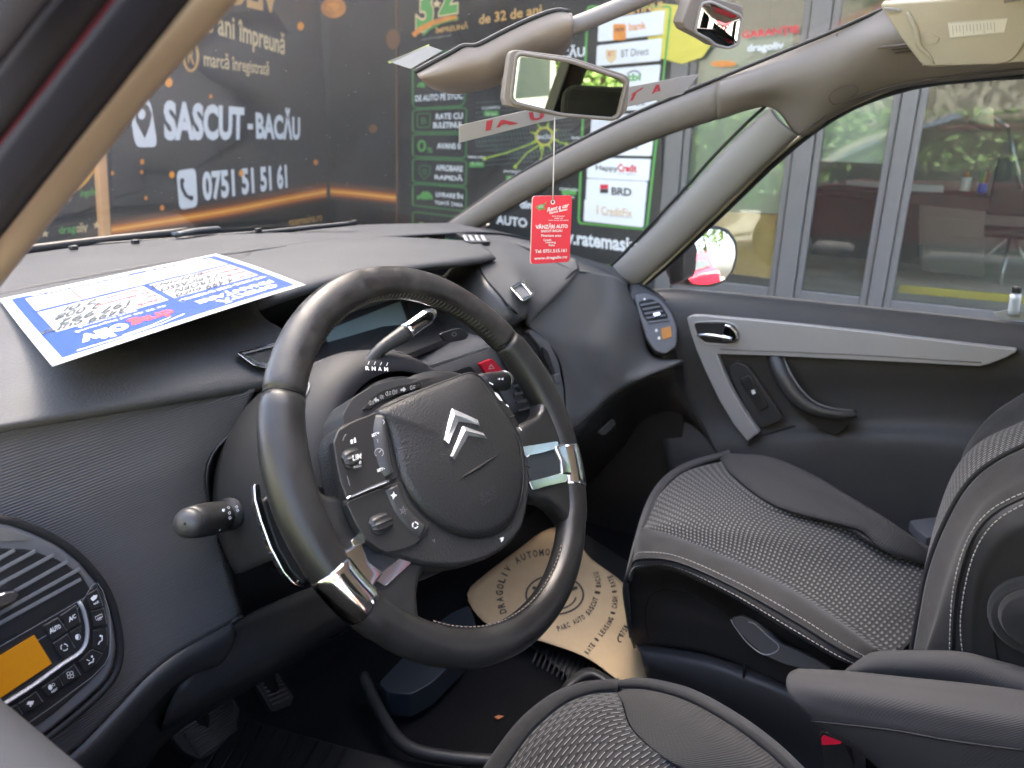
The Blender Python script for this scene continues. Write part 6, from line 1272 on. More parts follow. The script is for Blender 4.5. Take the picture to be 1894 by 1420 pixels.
# red tag on its string
tg = thing('price_tag', 'red hanging card with white car sales text on a pale string', 'tag', X(1020, 425, -.02))
tc_ = X(1020, 425, -.02); tn = ((CAM-tc_).normalized()*.9+V((0, 0, .0))+RT*.12).normalized(); tn.z *= .2; tn.normalize(); tp_ = Pl(tc_, tn)
slab('card', [tp_(x, y) for x, y in rpx([(985.5, 362.5), (1058.5, 361), (1053.5, 484), (981.5, 488.5)], .07, 4)], .0012, dm('tag_red', (.74, .018, .045), .45), tg, bevel=.0002, n=tn)
slab('card_edge', [tp_(x, y, -.0004) for x, y in rpx([(983.8, 362), (1058.5, 361), (1053.5, 484), (979.8, 488.5)], .07, 4)], .0014, dm('tag_edge', (.70, .55, .48), .6), tg, bevel=.0002, n=tn)
P_ = Print(lambda x, y: tp_(x, y, .0006)); TW = dm('tag_print', (.80, .72, .70), .6)
P_.ring(1022.5, 373.5, 3, 3.6, 2, TW); P_.disc(1022.3, 373, 1.8, 2.4, DKT); P_.poly([(990, 383), (996, 380), (999, 377), (1003, 379), (1012, 372), (1006, 382), (1009, 387), (1003, 386), (997, 390), (995, 386)], GRN)
P_.text('NOU', [(995, 380), (1005, 378), (1005, 383.5), (995.5, 385.5)], TW, bold=.03)
P_.text('Rent a car', [(1012, 384), (1053, 374.5), (1052.5, 382.5), (1012, 392)], TW, bold=.03, shear=.2); P_.text('Sascut Bacau', [(1016, 391), (1049, 383.5), (1049, 388.5), (1016, 396)], TW, bold=.03)
for y, a, b, s_ in ((398, 1021, 1044, 'de la 10 euro/zi'), (402, 1025, 1041, 'masini noi'), (406, 1014, 1051, 'gama variata de masini')): P_.trect(s_, a, y, b, y+2.6, TW, bold=.02)
P_.text('VÂNZĂRI AUTO', [(990.5, 413.5), (1050, 412.5), (1050, 421.5), (990.5, 423.5)], TW, bold=.04); P_.text('SASCUT BACAU', [(1000.5, 425), (1040, 424), (1040, 428.5), (1000.5, 429.5)], TW, bold=.04)
P_.trect('Finantare auto', 1001, 433, 1038, 437.6, TW, bold=.03); P_.trect('Credit', 1005, 441.5, 1020, 445.5, TW, bold=.03); P_.trect('Leasing', 1009, 446, 1028, 450.5, TW, bold=.03); P_.trect('Rate', 1015, 451, 1026, 455, TW, bold=.03)
P_.text('Tel: 0751.515.161', [(989.5, 461.5), (1048, 459.5), (1048, 466), (989.5, 468)], TW, bold=.03); P_.text('www.dragoliv.ro', [(988, 475), (1049, 472), (1049, 479), (988, 482)], TW, bold=.03)
P_.build('lettering', tg)
tube('string', [tp_(1022.5, 371, .0015), mp(1026, 216, -.004)], .0009, dm('string_white', (.6, .55, .5), .8), tg, n=6, k=6)
# outside mirror on the passenger door
em = thing('door_mirror', 'black door mirror outside the passenger window, reflecting the sunny street', 'mirror', X(1318, 470, .98))
n3 = refl_n(1318, 470, (3.3, -14, 1.9)); c3 = X(1318, 472, 1.0); P3_ = Pl(c3, n3)
slab('housing', [P3_(x, y, .002) for x, y in rpx([(1290, 418), (1330, 416), (1352, 424), (1366, 445), (1368, 470), (1362, 500), (1346, 522), (1320, 532), (1276, 530), (1262, 510), (1256, 470), (1268, 436)], .25, 4)], .07, BLK, em, bevel=.012, seg=4, n=n3)
fillpoly('glass', rpx([(1296, 424), (1330, 424), (1346, 432), (1358, 450), (1360, 474), (1352, 502), (1338, 518), (1310, 526), (1282, 525), (1270, 512), (1267, 480), (1276, 446)], .25, 4), lambda x, y: P3_(x, y, .0034), dm('door_mirror_glass', (.50, .52, .50), .01, 1), em, solid=0, sag=.0009, nrm=n3)
slab('mirror_foot', [X(x, y, .86) for x, y in [(1234, 492), (1262, 452), (1266, 470), (1264, 520), (1236, 530)]], .10, BLK, em, bevel=.01, n=(-1, 0, 0))
# ================================================================ sun visor
vz = thing('sun_visor', 'cream cloth sun visor with a label, folded up over the passenger side', 'sun visor', X(1780, 60, .5))
vp = pl3(X(1634, 14, .500), X(1732, 122, .525), X(1894, 110, .500))
slab('visor_panel', [vp(x, y) for x, y in [(1626, 10), (1632, 6), (1760, -2), (1960, -20), (1980, 100), (1940, 110), (1894, 116), (1800, 122), (1726, 125), (1712, 124), (1700, 116), (1664, 68), (1636, 26)]], .014, VIS, vz, bevel=.006, seg=4, n=vp.n)
tube('visor_fold', [vp(x, y, .001) for x, y in [(1678, 22), (1694, 56), (1700, 84), (1720, 104), (1728, 118)]], lambda t: .0035*math.sin(math.pi*min(1, .15+t*.85))+.0008, VIS, vz, n=20, k=10)
tube('visor_seam', [vp(x, y, .0008) for x, y in [(1706, 120), (1800, 118), (1866, 112), (1900, 70)]], .0011, dm('visor_seam_dark', (.25, .22, .15), .8), vz, n=24, k=6)
slab('visor_tab', [vp(x, y, .001) for x, y in rpx([(1703, 62), (1722, 62), (1738, 70), (1732, 80), (1714, 84)], .2)], .0015, VIS, vz, bevel=.0005, n=vp.n)
slab('label', [vp(x, y, .0008) for x, y in [(1753, 42), (1864, 33), (1858, 60), (1757, 70)]], .0006, dm('label_cream', (.60, .58, .48), .6), vz, bevel=0, n=vp.n)
P_ = Print(lambda x, y: vp(x, y, .0014))
for k in range(13): P_.stroke([(1762+k*6.4, 47-k*.5), (1763+k*6.4, (60 if k % 3 else 65)-k*.5)], 1.4, GRYT)
P_.stroke([(1754, 43), (1863, 34), (1857, 59), (1758, 69)], .8, GRYT, True); P_.build('lettering', vz)
slab('visor_clip', [vp(x, y, .003) for x, y in rpx([(1632, 14), (1660, 16), (1668, 22), (1640, 22)], .25)], .006, BEIG, vz, bevel=.002, n=vp.n)
# grip and cover marks on the side trim
tube('handle_slot', P3([(1570, 92, 'x', .592), (1640, 86, 'x', .575), (1700, 80, 'x', .565)]), .0028, dm('slot_brown', (.10, .08, .065), .6), car, n=12, k=8)

# slot, cover and seam on the side trim
pts = [(1548, 62), (1552, 84), (1562, 98), (1576, 104), (1640, 99), (1700, 92)]
tube('trim_seam', P3([(x, y, 'x', .602-.0003*(x-1548)*.6) for x, y in pts]), .0012, dm('trim_seam_brown', (.05, .04, .033), .7), car, n=30, k=6)
hs = ax([(1570, 88), (1700, 77), (1700, 88), (1572, 100)], 'x', [.592, .565, .568, .594]); slab('handle_slot', hs, .003, M_['trim_seam_brown'], car, bevel=.0005)
slab('handle_bar', ax([(1577, 91), (1700, 81), (1700, 86), (1578, 97)], 'x', [.589, .562, .564, .590]), .002, BEI, car, bevel=.0006)
oc = ax([(1534, 178), (1548, 165), (1572, 157), (1584, 160), (1587, 168), (1570, 182), (1546, 193), (1536, 188)], 'x', [.606, .600, .598, .596, .600, .610, .618, .612]); tube('airbag_cover_line', oc, .0009, M_['trim_seam_brown'], car, n=40, k=6, closed=True)
tube('pillar_seam', ax([(1426, 203), (1440, 222), (1462, 240), (1482, 252)], 'x', [.640, .632, .636, .648]), .0010, M_['trim_seam_brown'], car, n=16, k=6)
tube('rail_edge', ax([(1480, 247), (1545, 200), (1600, 175), (1700, 149), (1894, 127)], 'x', [.640, .636, .628, .616, .605]), .0016, M_['trim_seam_brown'], car, n=40, k=6)
# bottle on a tissue on the passenger door sill
ts = slab('tissue', [X(x, y, .80) for x, y in [(1838, 577), (1866, 571), (1905, 576), (1930, 592), (1880, 588), (1852, 587)]], .004, PAP, None, bevel=.001, n=(-.3, 0, 1)); tag(ts, 'crumpled white tissue on the passenger door sill under the small bottle', 'tissue')
sbt = thing('sanitizer_bottle', 'small clear bottle with a black cap standing on the passenger door sill', 'bottle', X(1875, 582, .80))
b0, b1, b2, b3 = X(1874, 582, .80), X(1879, 544, .80), X(1880, 541, .80), X(1882, 529, .80)
tube('body', [b0, b1], .0095, dm('pale_bottle', (.55, .60, .64), .15, spec=.6), sbt, n=5, k=18); tube('cap', [b2, b3], .0080, BLK, sbt, n=4, k=16)
# ================================================================ seats
def zz_(L, z): return ax(L, 'z', z)
ps = thing('front_seat', 'dark front passenger seat with dash patterned cloth and pale double stitching', 'car seat', (.40, .2, .40))
# cushion: patterned middle
loft('cushion_cloth', [zz_([(1184, 986), (1196, 956), (1222, 912), (1268, 872), (1338, 852)], [.655, .660, .667, .668, .672]),
    zz_([(1190, 980), (1240, 966), (1290, 940), (1335, 900), (1358, 884)], [.668, .680, .684, .682, .684]),
    zz_([(1250, 994), (1310, 984), (1370, 975), (1420, 945), (1434, 938)], [.672, .682, .684, .684, .690]),
    zz_([(1352, 1036), (1430, 1014), (1490, 1005), (1540, 975), (1552, 972)], [.664, .672, .674, .676, .684]),
    zz_([(1458, 1088), (1520, 1062), (1575, 1050), (1620, 1015), (1632, 1018)], [.654, .656, .656, .660, .668]),
    zz_([(1556, 1152), (1604, 1134), (1650, 1120), (1690, 1070), (1700, 1040)], [.640, .640, .640, .645, .652]),
    zz_([(1624, 1205), (1660, 1208), (1705, 1160), (1740, 1100), (1750, 1050)], [.625, .620, .620, .625, .63])], FAB2, ps, 50, 60, solid=.006)
# outboard bolster
loft('outer_bolster', [zz_([(1334, 852), (1358, 884), (1434, 938), (1552, 972), (1596, 985), (1632, 1018), (1700, 1042), (1750, 1052)], [.670, .684, .690, .686, .682, .670, .654, .632]),
    zz_([(1340, 846), (1388, 870), (1470, 908), (1568, 945), (1618, 972), (1655, 1000), (1708, 1030), (1752, 1044)], [.676, .692, .700, .698, .694, .684, .664, .64]),
    zz_([(1350, 843), (1420, 850), (1500, 884), (1575, 928), (1625, 958), (1665, 985), (1712, 1016), (1756, 1036)], [.670, .690, .704, .704, .698, .686, .664, .64]),
    zz_([(1352, 846), (1430, 856), (1505, 888), (1580, 932), (1630, 962), (1670, 990), (1716, 1022), (1758, 1042)], [.60, .60, .61, .62, .61, .60, .58, .56])], RIBC, ps, 44, 26, solid=.006)
# inboard bolster and side
SA = zz_([(1182, 978), (1194, 976), (1250, 992), (1352, 1034), (1458, 1086), (1556, 1150), (1624, 1202)], [.655, .668, .672, .664, .654, .640, .624])
SB = zz_([(1168, 1050), (1182, 1036), (1250, 1040), (1360, 1088), (1470, 1150), (1560, 1206), (1610, 1230)], [.640, .668, .690, .684, .668, .648, .625])
SC = zz_([(1160, 1075), (1176, 1052), (1240, 1050), (1345, 1098), (1455, 1164), (1545, 1216), (1600, 1240)], [.620, .650, .676, .674, .658, .640, .62])
loft('inner_bolster', [SA, [a_.lerp(b_, .45)+V((-.002, 0, .013)) for a_, b_ in zip(SA, SB)], SB, SC], CLO, ps, 44, 22, solid=.006)
SD = ax([(1156, 1110), (1170, 1098), (1232, 1088), (1330, 1120), (1440, 1180), (1530, 1232), (1590, 1256)], 'x', [.205, .19, .185, .185, .185, .18, .18])
SE = ax([(1160, 1160), (1178, 1150), (1230, 1142), (1320, 1160), (1420, 1210), (1510, 1250), (1580, 1275)], 'x', [.215, .20, .192, .192, .190, .185, .18])
SF = ax([(1172, 1200), (1186, 1196), (1230, 1200), (1310, 1212), (1400, 1250), (1500, 1290), (1580, 1310)], 'x', [.23, .21, .20, .20, .195, .19, .185])
loft('side_panel', [SC, SD, SE, SF], CLOB, ps, 44, 20, solid=.006)
tube('piping', [p_+V((-.001, 0, .002)) for p_ in SB], .0018, SEAL, ps, n=60, k=8)
up_ = lambda P, d: [p_+(CAM-p_).normalized()*.003+V((0, 0, d)) for p_ in P]
stitch('stitching', up_([a_.lerp(b_, .16) for a_, b_ in zip(SB, SA)], .004), ps, STI, .0007, .0045, .002)
stitch('stitching', up_([a_.lerp(b_, .75) for a_, b_ in zip(SB, SC)], .001), ps, STI, .0007, .0045, .002)
tube('panel_seam', [X(x, y, .186)+V((-.002, 0, 0)) for x, y in [(1200, 1180), (1194, 1130), (1206, 1100), (1240, 1090), (1300, 1108), (1350, 1138)]], .0012, SEAL, ps, n=30, k=6)
# front face of the cushion
loft('cushion_front', [zz_([(1160, 1075), (1186, 1000), (1222, 912), (1268, 872), (1350, 843)], [.620, .655, .667, .668, .672]), zz_([(1158, 1100), (1176, 1010), (1208, 918), (1262, 868), (1352, 840)], [.58, .60, .62, .62, .62]), zz_([(1170, 1180), (1170, 1100), (1200, 1000), (1260, 940), (1360, 900)], [.46, .46, .46, .46, .46])], CLO, ps, 24, 14, solid=.006)
# seat base, rail cover and height lever
BASEM = dm('seat_base_plastic', (.060, .060, .062), .45, spec=.45)
loft('base_cover', [ax([(1176, 1192), (1230, 1196), (1310, 1210), (1400, 1240), (1500, 1285), (1600, 1320)], 'x', .20), ax([(1184, 1206), (1240, 1214), (1320, 1232), (1400, 1258), (1448, 1276), (1600, 1345)], 'x', .172), ax([(1190, 1228), (1250, 1246), (1330, 1270), (1400, 1292), (1440, 1305), (1600, 1380)], 'x', .168), ax([(1196, 1250), (1250, 1285), (1330, 1320), (1400, 1350), (1470, 1380), (1600, 1440)], 'x', .185), ax([(1210, 1330), (1300, 1370), (1400, 1420), (1600, 1520)], 'x', .20)], BASEM, ps, 36, 24, solid=.004)
slab('rail_rib', [X(x, y, .170) for x, y in [(1374, 1232), (1379, 1233), (1377, 1264), (1372, 1263)]], .01, BLK, ps, bevel=.001, n=(-1, 0, 0))
LV = [(1352, 1143), (1372, 1139), (1400, 1150), (1428, 1176), (1444, 1192), (1474, 1204), (1512, 1222), (1538, 1238), (1500, 1240), (1450, 1228), (1418, 1214), (1388, 1190), (1366, 1166)]
slab('height_lever', [X(x, y, .160) for x, y in rpx(LV, .15, 2)], .014, dm('lever_grey', (.17, .17, .175), .4), ps, bevel=.005, seg=4, n=(-1, 0, .35))
tube('lever_edge', [X(x, y, .157) for x, y in [(1384, 1150), (1396, 1154), (1420, 1176), (1440, 1194), (1434, 1206), (1412, 1210), (1384, 1190), (1360, 1160), (1352, 1146)]], .0010, dm('lever_light_line', (.7, .7, .7), .3, .3), ps, n=40, k=6)
# backrest
def xx(L, v): return ax(L, 'x', v)
BA = xx([(1688, 1212), (1700, 1140), (1716, 1060), (1745, 980), (1790, 900), (1850, 850), (1960, 800)], [.20, .21, .225, .235, .245, .25, .26])
BB = xx([(1700, 1150), (1718, 1060), (1740, 960), (1770, 880), (1810, 830), (1870, 800), (1980, 760)], [.33, .33, .34, .34, .345, .345, .35])
BC = xx([(1722, 1076), (1732, 1000), (1752, 940), (1778, 880), (1800, 840), (1850, 812), (1980, 740)], [.47, .47, .47, .47, .47, .465, .46])
loft('backrest_cloth', [BA, BB, BC], FAB2, ps, 44, 40, solid=.006)
BD = xx([(1742, 1042), (1750, 990), (1768, 920), (1782, 868), (1800, 822), (1850, 775), (1894, 742), (1990, 690)], [.56, .565, .565, .565, .565, .565, .565, .56])
BE = xx([(1736, 1060), (1742, 1000), (1756, 940), (1772, 880), (1785, 830), (1830, 770), (1894, 726), (1990, 670)], .60)
loft('outer_wing', [BC, [a_.lerp(b_, .5)+V((0, -.012, .0)) for a_, b_ in zip(BC, curve(BD, 7))], BD, BE], CLO, ps, 40, 22, solid=.006)
CA_ = xx([(1688, 1212), (1700, 1140), (1716, 1060), (1745, 980), (1790, 900), (1850, 850), (1960, 800)], [.20, .21, .225, .235, .245, .25, .26])
CB_ = xx([(1712, 1212), (1736, 1145), (1758, 1070), (1782, 1000), (1815, 945), (1870, 905), (1980, 860)], [.165, .165, .165, .17, .175, .18, .19])
CC_ = xx([(1760, 1240), (1768, 1160), (1776, 1085), (1796, 1015), (1828, 965), (1880, 930), (1990, 890)], [.145, .145, .145, .145, .15, .155, .16])
loft('inner_wing', [CA_, [a_.lerp(b_, .5)+V((-.010, -.006, 0)) for a_, b_ in zip(CA_, CB_)], CB_, CC_], CLO, ps, 40, 24, solid=.006)
CD_ = xx([(1830, 1290), (1820, 1190), (1826, 1100), (1850, 1040), (1890, 1000), (1960, 980), (2050, 960)], .142)
loft('backrest_side', [CC_, [a_.lerp(b_, .5)+V((-.006, 0, 0)) for a_, b_ in zip(CC_, CD_)], CD_, xx([(1940, 1330), (1930, 1250), (1930, 1150), (1950, 1100), (1990, 1080), (2040, 1060), (2100, 1050)], .150)], CLOB, ps, 36, 24, solid=.006)
tube('piping', [p_+(CAM-p_).normalized()*.002 for p_ in xx([(1762, 1240), (1764, 1160), (1772, 1085), (1792, 1013), (1824, 962), (1878, 926), (1990, 885)], .146)], .0018, SEAL, ps, n=50, k=8)
stitch('stitching', xx([(1756, 1236), (1757, 1160), (1764, 1082), (1785, 1008), (1818, 956), (1874, 919), (1990, 878)], .138), ps, STI, .0008, .0048, .0022)
stitch('stitching', xx([(1784, 1240), (1776, 1160), (1784, 1088), (1803, 1020), (1834, 972), (1884, 937), (1990, 896)], .136), ps, STI, .0008, .0048, .0022)
# round cover of the armrest hinge
for nm, r_, o_, mt_ in (('hinge_cover', .052, 0, CLO), ('hinge_cap', .040, .012, CLO)):
    c_ = X(1918, 1150, .125-o_); tube(nm, [c_+V((.03, 0, 0)), c_+V((.004, 0, 0)), c_, c_+V((-.004, 0, 0))], lambda t, r_=r_: r_ if t < .7 else r_*(1-(t-.7)*.35), mt_, ps, n=14, k=40)
tube('side_seam', xx([(1870, 1095), (1846, 1120), (1838, 1170), (1848, 1230)], .138), .0012, SEAL, ps, n=20, k=6)
mk_b = slab('belt_anchor', [Z(x, y, .60) for x, y in rpx([(1682, 962), (1745, 954), (1742, 985), (1716, 995), (1694, 978)], .15)], .02, GREYP, None, bevel=.004); tag(mk_b, 'grey plastic seat side cover between the passenger cushion and the door', 'cover')
# armrests
def pad_arm(name, lab, L, par=None):
    t = thing(name, lab, 'armrest', L[0][0], 'folding armrests between the front seats')
    return t
a2 = thing('armrest', 'grey cloth armrest of the passenger seat, partly hidden behind the nearer one', 'armrest', X(1600, 1225, .11))
loft('arm_pad', [xx([(1566, 1236), (1600, 1212), (1625, 1204), (1700, 1202), (1780, 1205), (1850, 1222), (1960, 1250)], [.10, .10, .105, .105, .105, .105, .105]), xx([(1562, 1240), (1594, 1222), (1625, 1214), (1700, 1213), (1780, 1218), (1850, 1240), (1960, 1275)], .075),
    xx([(1563, 1243), (1600, 1238), (1650, 1237), (1720, 1240), (1790, 1250), (1850, 1268), (1960, 1300)], .062), xx([(1566, 1250), (1610, 1262), (1660, 1268), (1730, 1275), (1800, 1290), (1860, 1310), (1960, 1340)], .068), xx([(1580, 1300), (1640, 1320), (1800, 1360), (1960, 1400)], .09)], ARMC, a2, 40, 24, solid=.006)
a1 = thing('armrest', 'large grey cloth armrest of the driver seat lying above the red buckle', 'armrest', X(1500, 1300, -.10), None)
AT = [xx([(1476, 1236), (1560, 1240), (1680, 1252), (1780, 1262), (1894, 1276), (2050, 1296)], [-.075]*6), xx([(1460, 1244), (1500, 1246), (1600, 1258), (1720, 1272), (1894, 1296), (2050, 1322)], [-.098]*6),
    xx([(1454, 1262), (1490, 1268), (1580, 1284), (1700, 1302), (1894, 1330), (2050, 1360)], [-.125, -.128, -.13, -.13, -.13, -.13]), xx([(1462, 1290), (1500, 1300), (1590, 1320), (1710, 1340), (1894, 1365), (2050, 1400)], [-.138]*6),
    xx([(1492, 1320), (1540, 1335), (1620, 1352), (1730, 1368), (1894, 1400), (2050, 1440)], [-.139]*6), xx([(1520, 1346), (1570, 1366), (1640, 1396), (1740, 1432), (1894, 1460), (2050, 1500)], [-.134]*6), xx([(1556, 1372), (1600, 1400), (1660, 1450), (1760, 1500), (1894, 1540), (2050, 1580)], [-.12]*6)]
loft('arm_pad', AT, ARMC, a1, 46, 44, solid=.006)
loft('arm_end', [AT_[0:1]*1+[AT_[0]+V((0, .0001, 0))] for AT_ in AT], ARMC, a1, 4, 20, solid=.004) if 0 else None
tube('arm_seam', [p_+(CAM-p_).normalized()*.0015 for p_ in xx([(1500, 1334), (1560, 1340), (1660, 1352), (1760, 1370), (1894, 1388)], [-.14]*5)], .0012, SEAL, a1, n=40, k=6)
bk = thing('seat_belt_buckle', 'seat belt buckle with a red button beside the driver seat armrest', 'buckle', X(1535, 1370, -.125))
slab('body', [X(x, y, -.122) for x, y in rpx([(1514, 1362), (1520, 1354), (1560, 1366), (1580, 1420), (1530, 1440)], .1)], .02, BLK, bk, bevel=.003, n=(-1, 0, .4))
slab('red_button', [X(x, y, -.1235) for x, y in rpx([(1519, 1364), (1524, 1359), (1557, 1372), (1554, 1376), (1520, 1378)], .12)], .004, dm('buckle_red', (.80, .015, .05), .4), bk, bevel=.001, n=(-1, 0, .5))
slab('metal_tongue', [X(x, y, -.124) for x, y in [(1522, 1354), (1536, 1354), (1557, 1371), (1524, 1359)]], .002, SAT, bk, bevel=.0005, n=(-1, 0, .5))
# driver seat
dsn = thing('front_seat', 'dark driver seat front edge with white dashed cloth and ribbed side', 'car seat', (-.30, .2, .40))
loft('cushion_cloth', [zz_([(900, 1470), (940, 1412), (985, 1352), (1040, 1305), (1090, 1284), (1140, 1280)], [.600, .603, .606, .606, .606, .604]), zz_([(930, 1490), (975, 1430), (1020, 1375), (1070, 1330), (1110, 1308), (1150, 1300)], [.615, .618, .62, .62, .62, .616]),
    zz_([(1000, 1540), (1040, 1480), (1080, 1425), (1110, 1385), (1140, 1360), (1166, 1345)], [.622]*6), zz_([(1080, 1600), (1120, 1540), (1150, 1480), (1172, 1440), (1190, 1410), (1215, 1392)], [.622]*5+[.628]), zz_([(1200, 1680), (1220, 1620), (1240, 1560), (1260, 1510), (1280, 1470), (1310, 1440)], [.616]*6)], FAB1, dsn, 50, 44, solid=.006)
EB = zz_([(1140, 1280), (1152, 1300), (1168, 1345), (1216, 1392), (1262, 1420), (1320, 1450)], [.604, .616, .622, .628, .628, .62])
EC = zz_([(1150, 1276), (1190, 1290), (1240, 1320), (1310, 1362), (1380, 1410), (1440, 1460)], [.606, .630, .642, .646, .642, .63])
ED = zz_([(1146, 1273), (1200, 1276), (1270, 1296), (1350, 1340), (1420, 1392), (1480, 1450)], [.604, .624, .638, .642, .638, .63])
EE = zz_([(1140, 1270), (1196, 1268), (1272, 1284), (1358, 1330), (1432, 1384), (1500, 1450)], [.590, .600, .612, .616, .612, .60])
loft('side_bolster', [EB, EC, ED], RIBC, dsn, 40, 24, solid=.006); loft('edge_trim', [ED, EE, [p_+V((.01, .0, -.10)) for p_ in EE]], CLO, dsn, 40, 12, solid=.006)
FE = zz_([(880, 1460), (920, 1398), (968, 1338), (1028, 1292), (1086, 1272), (1142, 1270)], .590)
loft('front_edge', [zz_([(900, 1470), (940, 1412), (985, 1352), (1040, 1305), (1090, 1284), (1142, 1278)], [.600, .603, .606, .606, .606, .604]), FE, [p_+V((0, .02, -.14)) for p_ in FE]], CLO, dsn, 30, 12, solid=.006)
loft('seat_back', [[V((x, y, z)) for x in (-.60, -.56, -.37, -.18, -.14)] for y, z in ((-.06, .60), (-.13, .62), (-.20, .80), (-.27, 1.05), (-.32, 1.16), (-.36, 1.16), (-.36, .9), (-.26, .5))], CLO, dsn, 20, 30, solid=.01)
loft('seat_back', [[V((x, y, z)) for x in (.17, .21, .40, .58, .62)] for y, z in ((-.15, .58), (-.20, .80), (-.26, 1.03), (-.31, 1.15), (-.36, 1.15), (-.38, .9), (-.30, .5))], CLO, ps, 20, 30, solid=.01)
box('headrest', (-.37, -.38, 1.27), (.26, .09, .16), CLO, dsn, .035, seg=4)
box('headrest', (.40, -.36, 1.30), (.26, .09, .16), CLO, ps, .035, seg=4)
rb = thing('rear_bench', 'dark cloth rear bench behind the front seats', 'car seat', (0, -1.2, .35))
box('cushion', (0, -1.10, .52), (1.30, .48, .20), CLO, rb, .05, seg=4); box('backrest', (0, -1.42, .86), (1.30, .14, .60), CLO, rb, .05, Matrix.Rotation(-.25, 3, 'X'), 4)
for x in (-.42, 0, .42): box('headrest', (x, -1.52, 1.24), (.24, .08, .15), CLO, rb, .03, seg=4)
# ================================================================ floor of the cabin
mt_ = thing('paper_floor_mat', 'brown paper floor mat printed with dealer name and steering wheel mark', 'floor mat', Z(1060, 1120, .36))
def mf(x, y, h=0): return Z(x, y, .376+h+.010*math.sin(x*.03)*math.sin(y*.021))
KR = dm('kraft_paper', (.56, .41, .235), .75, vary=.08, vscale=9, bump=('noise', 60, .25, .002))
MO = [(864, 1098), (900, 1060), (960, 1015), (1000, 985), (1032, 975), (1060, 990), (1090, 1030), (1130, 1060), (1155, 1082), (1180, 1130), (1190, 1200), (1200, 1250), (1188, 1268), (1150, 1262), (1100, 1225), (1060, 1205), (1000, 1185), (930, 1165), (890, 1145)]
fillpoly('sheet', MO, mf, KR, mt_)
P_ = Print(lambda x, y: mf(x, y, .0012)); DK2 = dm('mat_ink', (.05, .045, .04), .8)
def arc_text(P_, body, pts, h, m_, bold=.03):
    Q = curve([V((a, b, 0)) for a, b in pts], len(body)+1)
    for k, c in enumerate(body):
        if c == ' ': continue
        a, b = Q[k], Q[k+1]; t = b-a; u = V((t.y, -t.x, 0)).normalized()*h; g_ = .12 if c != 'I' else .38
        A, B = a.lerp(b, g_), a.lerp(b, 1-g_); P_.text(c, [(A.x+u.x, A.y+u.y), (B.x+u.x, B.y+u.y), (B.x, B.y), (A.x, A.y)], m_, bold=bold)
arc_text(P_, 'DRAGOLIV AUTOMOBILE', [(938, 1134), (930, 1100), (938, 1066), (958, 1042), (990, 1030), (1030, 1028), (1060, 1040)], 13, DK2)
arc_text(P_, 'PARC AUTO SASCUT - BACĂU', [(1032, 1168), (1062, 1156), (1090, 1138), (1106, 1110), (1112, 1080), (1106, 1056)], 10, DK2)
arc_text(P_, 'RATE • LEASING • CASH • RATE', [(1088, 1212), (1110, 1182), (1132, 1152), (1142, 1118), (1140, 1085), (1132, 1062)], 10, DK2)
arc_text(P_, '0751 51 51 61', [(1152, 1180), (1170, 1150), (1182, 1110)], 11, DK2); P_.ring(1147, 1181, 4, 6, 2.4, DK2, 60, 300)
P_.ring(1026, 1100, 53, 36, 3.5, DK2, n=32); P_.ring(1026, 1100, 40, 27, 3, DK2, 10, 170, 16); P_.disc(1026, 1100, 14, 10, DK2); P_.stroke([(1020, 1100), (985, 1086)], 6, DK2); P_.stroke([(1030, 1100), (1068, 1086)], 6, DK2); P_.stroke([(1026, 1104), (1030, 1132)], 7, DK2)
P_.build('lettering', mt_)
# tunnel tray, ducts and rubber mat
tr = thing('floor_console', 'low black floor console with a cup holder in front of the driver seat', 'console', Z(1000, 1300, .36))
slab('duct', [Z(x, y, .40) for x, y in rpx([(700, 1262), (760, 1200), (830, 1135), (868, 1118), (880, 1150), (862, 1200), (800, 1262), (760, 1284), (716, 1280)], .2, 3)], .05, dm('blue_black_duct', (.022, .028, .036), .45), tr, bevel=.012, seg=3, n=(0, 0, 1))
tube('console_edge', P3([(672, 1250, 'z', .38), (700, 1310, 'z', .375), (740, 1370, 'z', .37), (800, 1396, 'z', .365), (950, 1412, 'z', .36)]), .011, DASHD, tr, n=30, k=10)
loft('holder_wall', [P3([(1034, 1330, 'z', .40), (1030, 1290, 'z', .41), (1048, 1258, 'z', .415), (1090, 1234, 'z', .415), (1140, 1258, 'z', .41), (1170, 1270, 'z', .40)]), P3([(1046, 1326, 'z', .40), (1044, 1296, 'z', .41), (1060, 1268, 'z', .415), (1096, 1250, 'z', .415), (1130, 1272, 'z', .41), (1160, 1284, 'z', .40)]), P3([(1050, 1340, 'z', .36), (1056, 1310, 'z', .36), (1072, 1286, 'z', .36), (1100, 1276, 'z', .36), (1130, 1290, 'z', .36), (1150, 1296, 'z', .36)])], DASHD, tr, 30, 14, solid=.004)
slab('console_side', [Z(x, y, .385) for x, y in rpx([(1000, 1400), (1040, 1330), (1034, 1290), (1060, 1262), (1095, 1240), (1140, 1262), (1185, 1280), (1200, 1340), (1100, 1420)], .15)], .06, BLK, tr, bevel=.008, n=(0, 0, 1))
rm = thing('rubber_floor_mat', 'black ribbed rubber mat under the pedals', 'floor mat', Z(450, 1380, .34))
MR = [Z(x, y, .342) for x, y in [(300, 1480), (430, 1320), (620, 1375), (720, 1400), (900, 1430), (900, 1560), (300, 1700)]]
slab('mat', MR, .008, RUB, rm, bevel=.003, n=(0, 0, 1))
for k in range(9):
    tube('raised_rib', [Z(430+k*26, 1330+k*7, .346), Z(370+k*26, 1440+k*7, .346)], .003, RUB, rm, n=3, k=6)
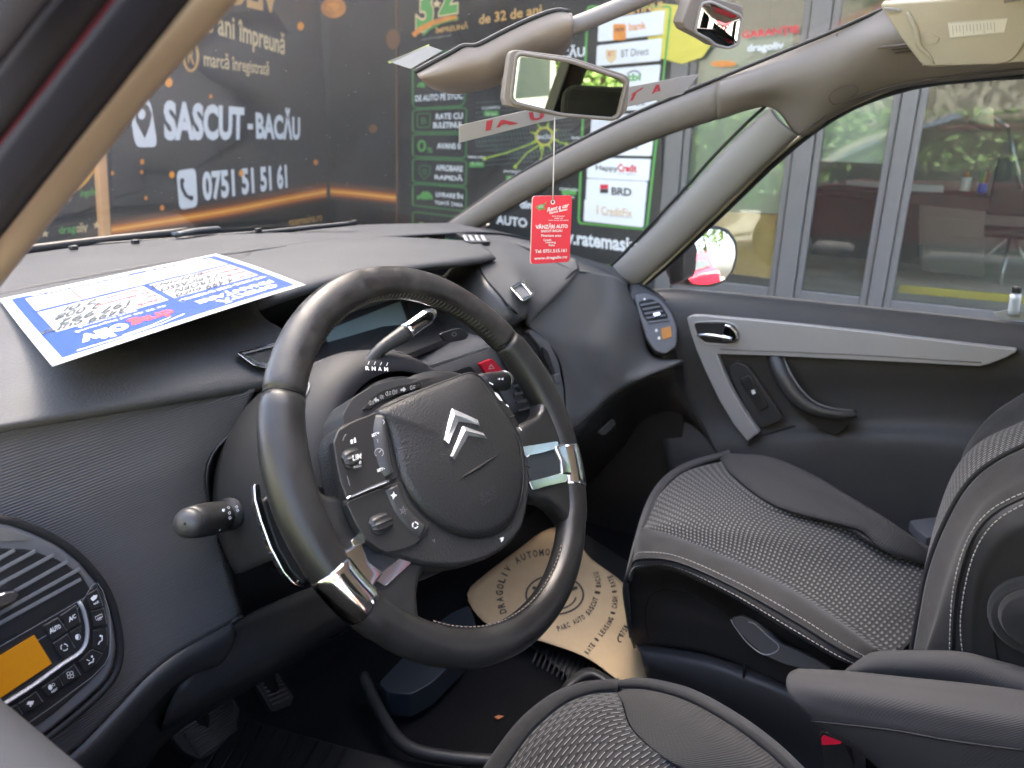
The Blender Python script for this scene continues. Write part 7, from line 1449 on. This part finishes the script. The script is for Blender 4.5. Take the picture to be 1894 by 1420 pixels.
mesh2 = thing('passenger_rubber_mat', 'black woven rubber mat edge below the brown paper mat', 'floor mat', Z(1040, 1215, .345)); slab('mat', [Z(x, y, .343) for x, y in [(860, 1110), (1000, 1205), (1060, 1260), (1200, 1320), (1260, 1100), (1040, 960)]], .006, RUB, mesh2, bevel=.002, n=(0, 0, 1))
for k in range(14): tube('raised_rib', [Z(1000+k*9, 1190+k*4, .347), Z(985+k*9, 1226+k*5, .347)], .0022, RUB, mesh2, n=3, k=6)
lf = slab('dry_leaf', [Z(x, y, .336) for x, y in [(914, 1326), (922, 1322), (932, 1324), (922, 1330)]], .002, dm('leaf_orange', (.50, .18, .07), .8), None, bevel=0, n=(0, 0, 1)); tag(lf, 'tiny orange dry leaf lying on the black carpet', 'leaf')
# pedals
def pedal(name, lab, pts, y, nr, dirs):
    t = thing(name, lab, 'pedal', Y(pts[0][0], pts[0][1], y), 'floor pedals'); n_ = V((0, -.8, .6)); c = Y(sum(p_[0] for p_ in pts)/len(pts), sum(p_[1] for p_ in pts)/len(pts), y); P = Pl(c, n_)
    slab('pad', [P(*p_) for p_ in rpx(pts, .12, 3)], .014, RUB, t, bevel=.003, n=n_)
    (a, b), (c_, d_) = dirs
    for k in range(nr):
        s = (k+.6)/nr; p0 = (a[0]+(b[0]-a[0])*s, a[1]+(b[1]-a[1])*s); p1 = (c_[0]+(d_[0]-c_[0])*s, c_[1]+(d_[1]-c_[1])*s)
        tube('grip_rib', [P(*p0, .0015), P(*p1, .0015)], .0022, dm('worn_rubber', (.06, .055, .05), .55) if 'worn_rubber' not in M_ else M_['worn_rubber'], t, n=3, k=6)
    tube('arm', [c-n_.normalized()*.01, c+V((0, .08, .22))], .012, BLK, t, n=4, k=8)
pedal('brake_pedal', 'wide brake pedal with slanted grip ribs under the knee panel', [(322, 1350), (398, 1296), (428, 1282), (445, 1310), (440, 1345), (400, 1392), (372, 1406), (340, 1392), (322, 1370)], .76, 11, (((332, 1350), (372, 1400)), ((428, 1292), (438, 1350))))
pedal('accelerator_pedal', 'narrow accelerator pedal beyond the brake pedal', [(470, 1262), (512, 1242), (526, 1262), (544, 1288), (538, 1304), (508, 1316), (500, 1312), (488, 1290)], .86, 6, (((478, 1262), (506, 1306)), ((516, 1248), (536, 1292))))
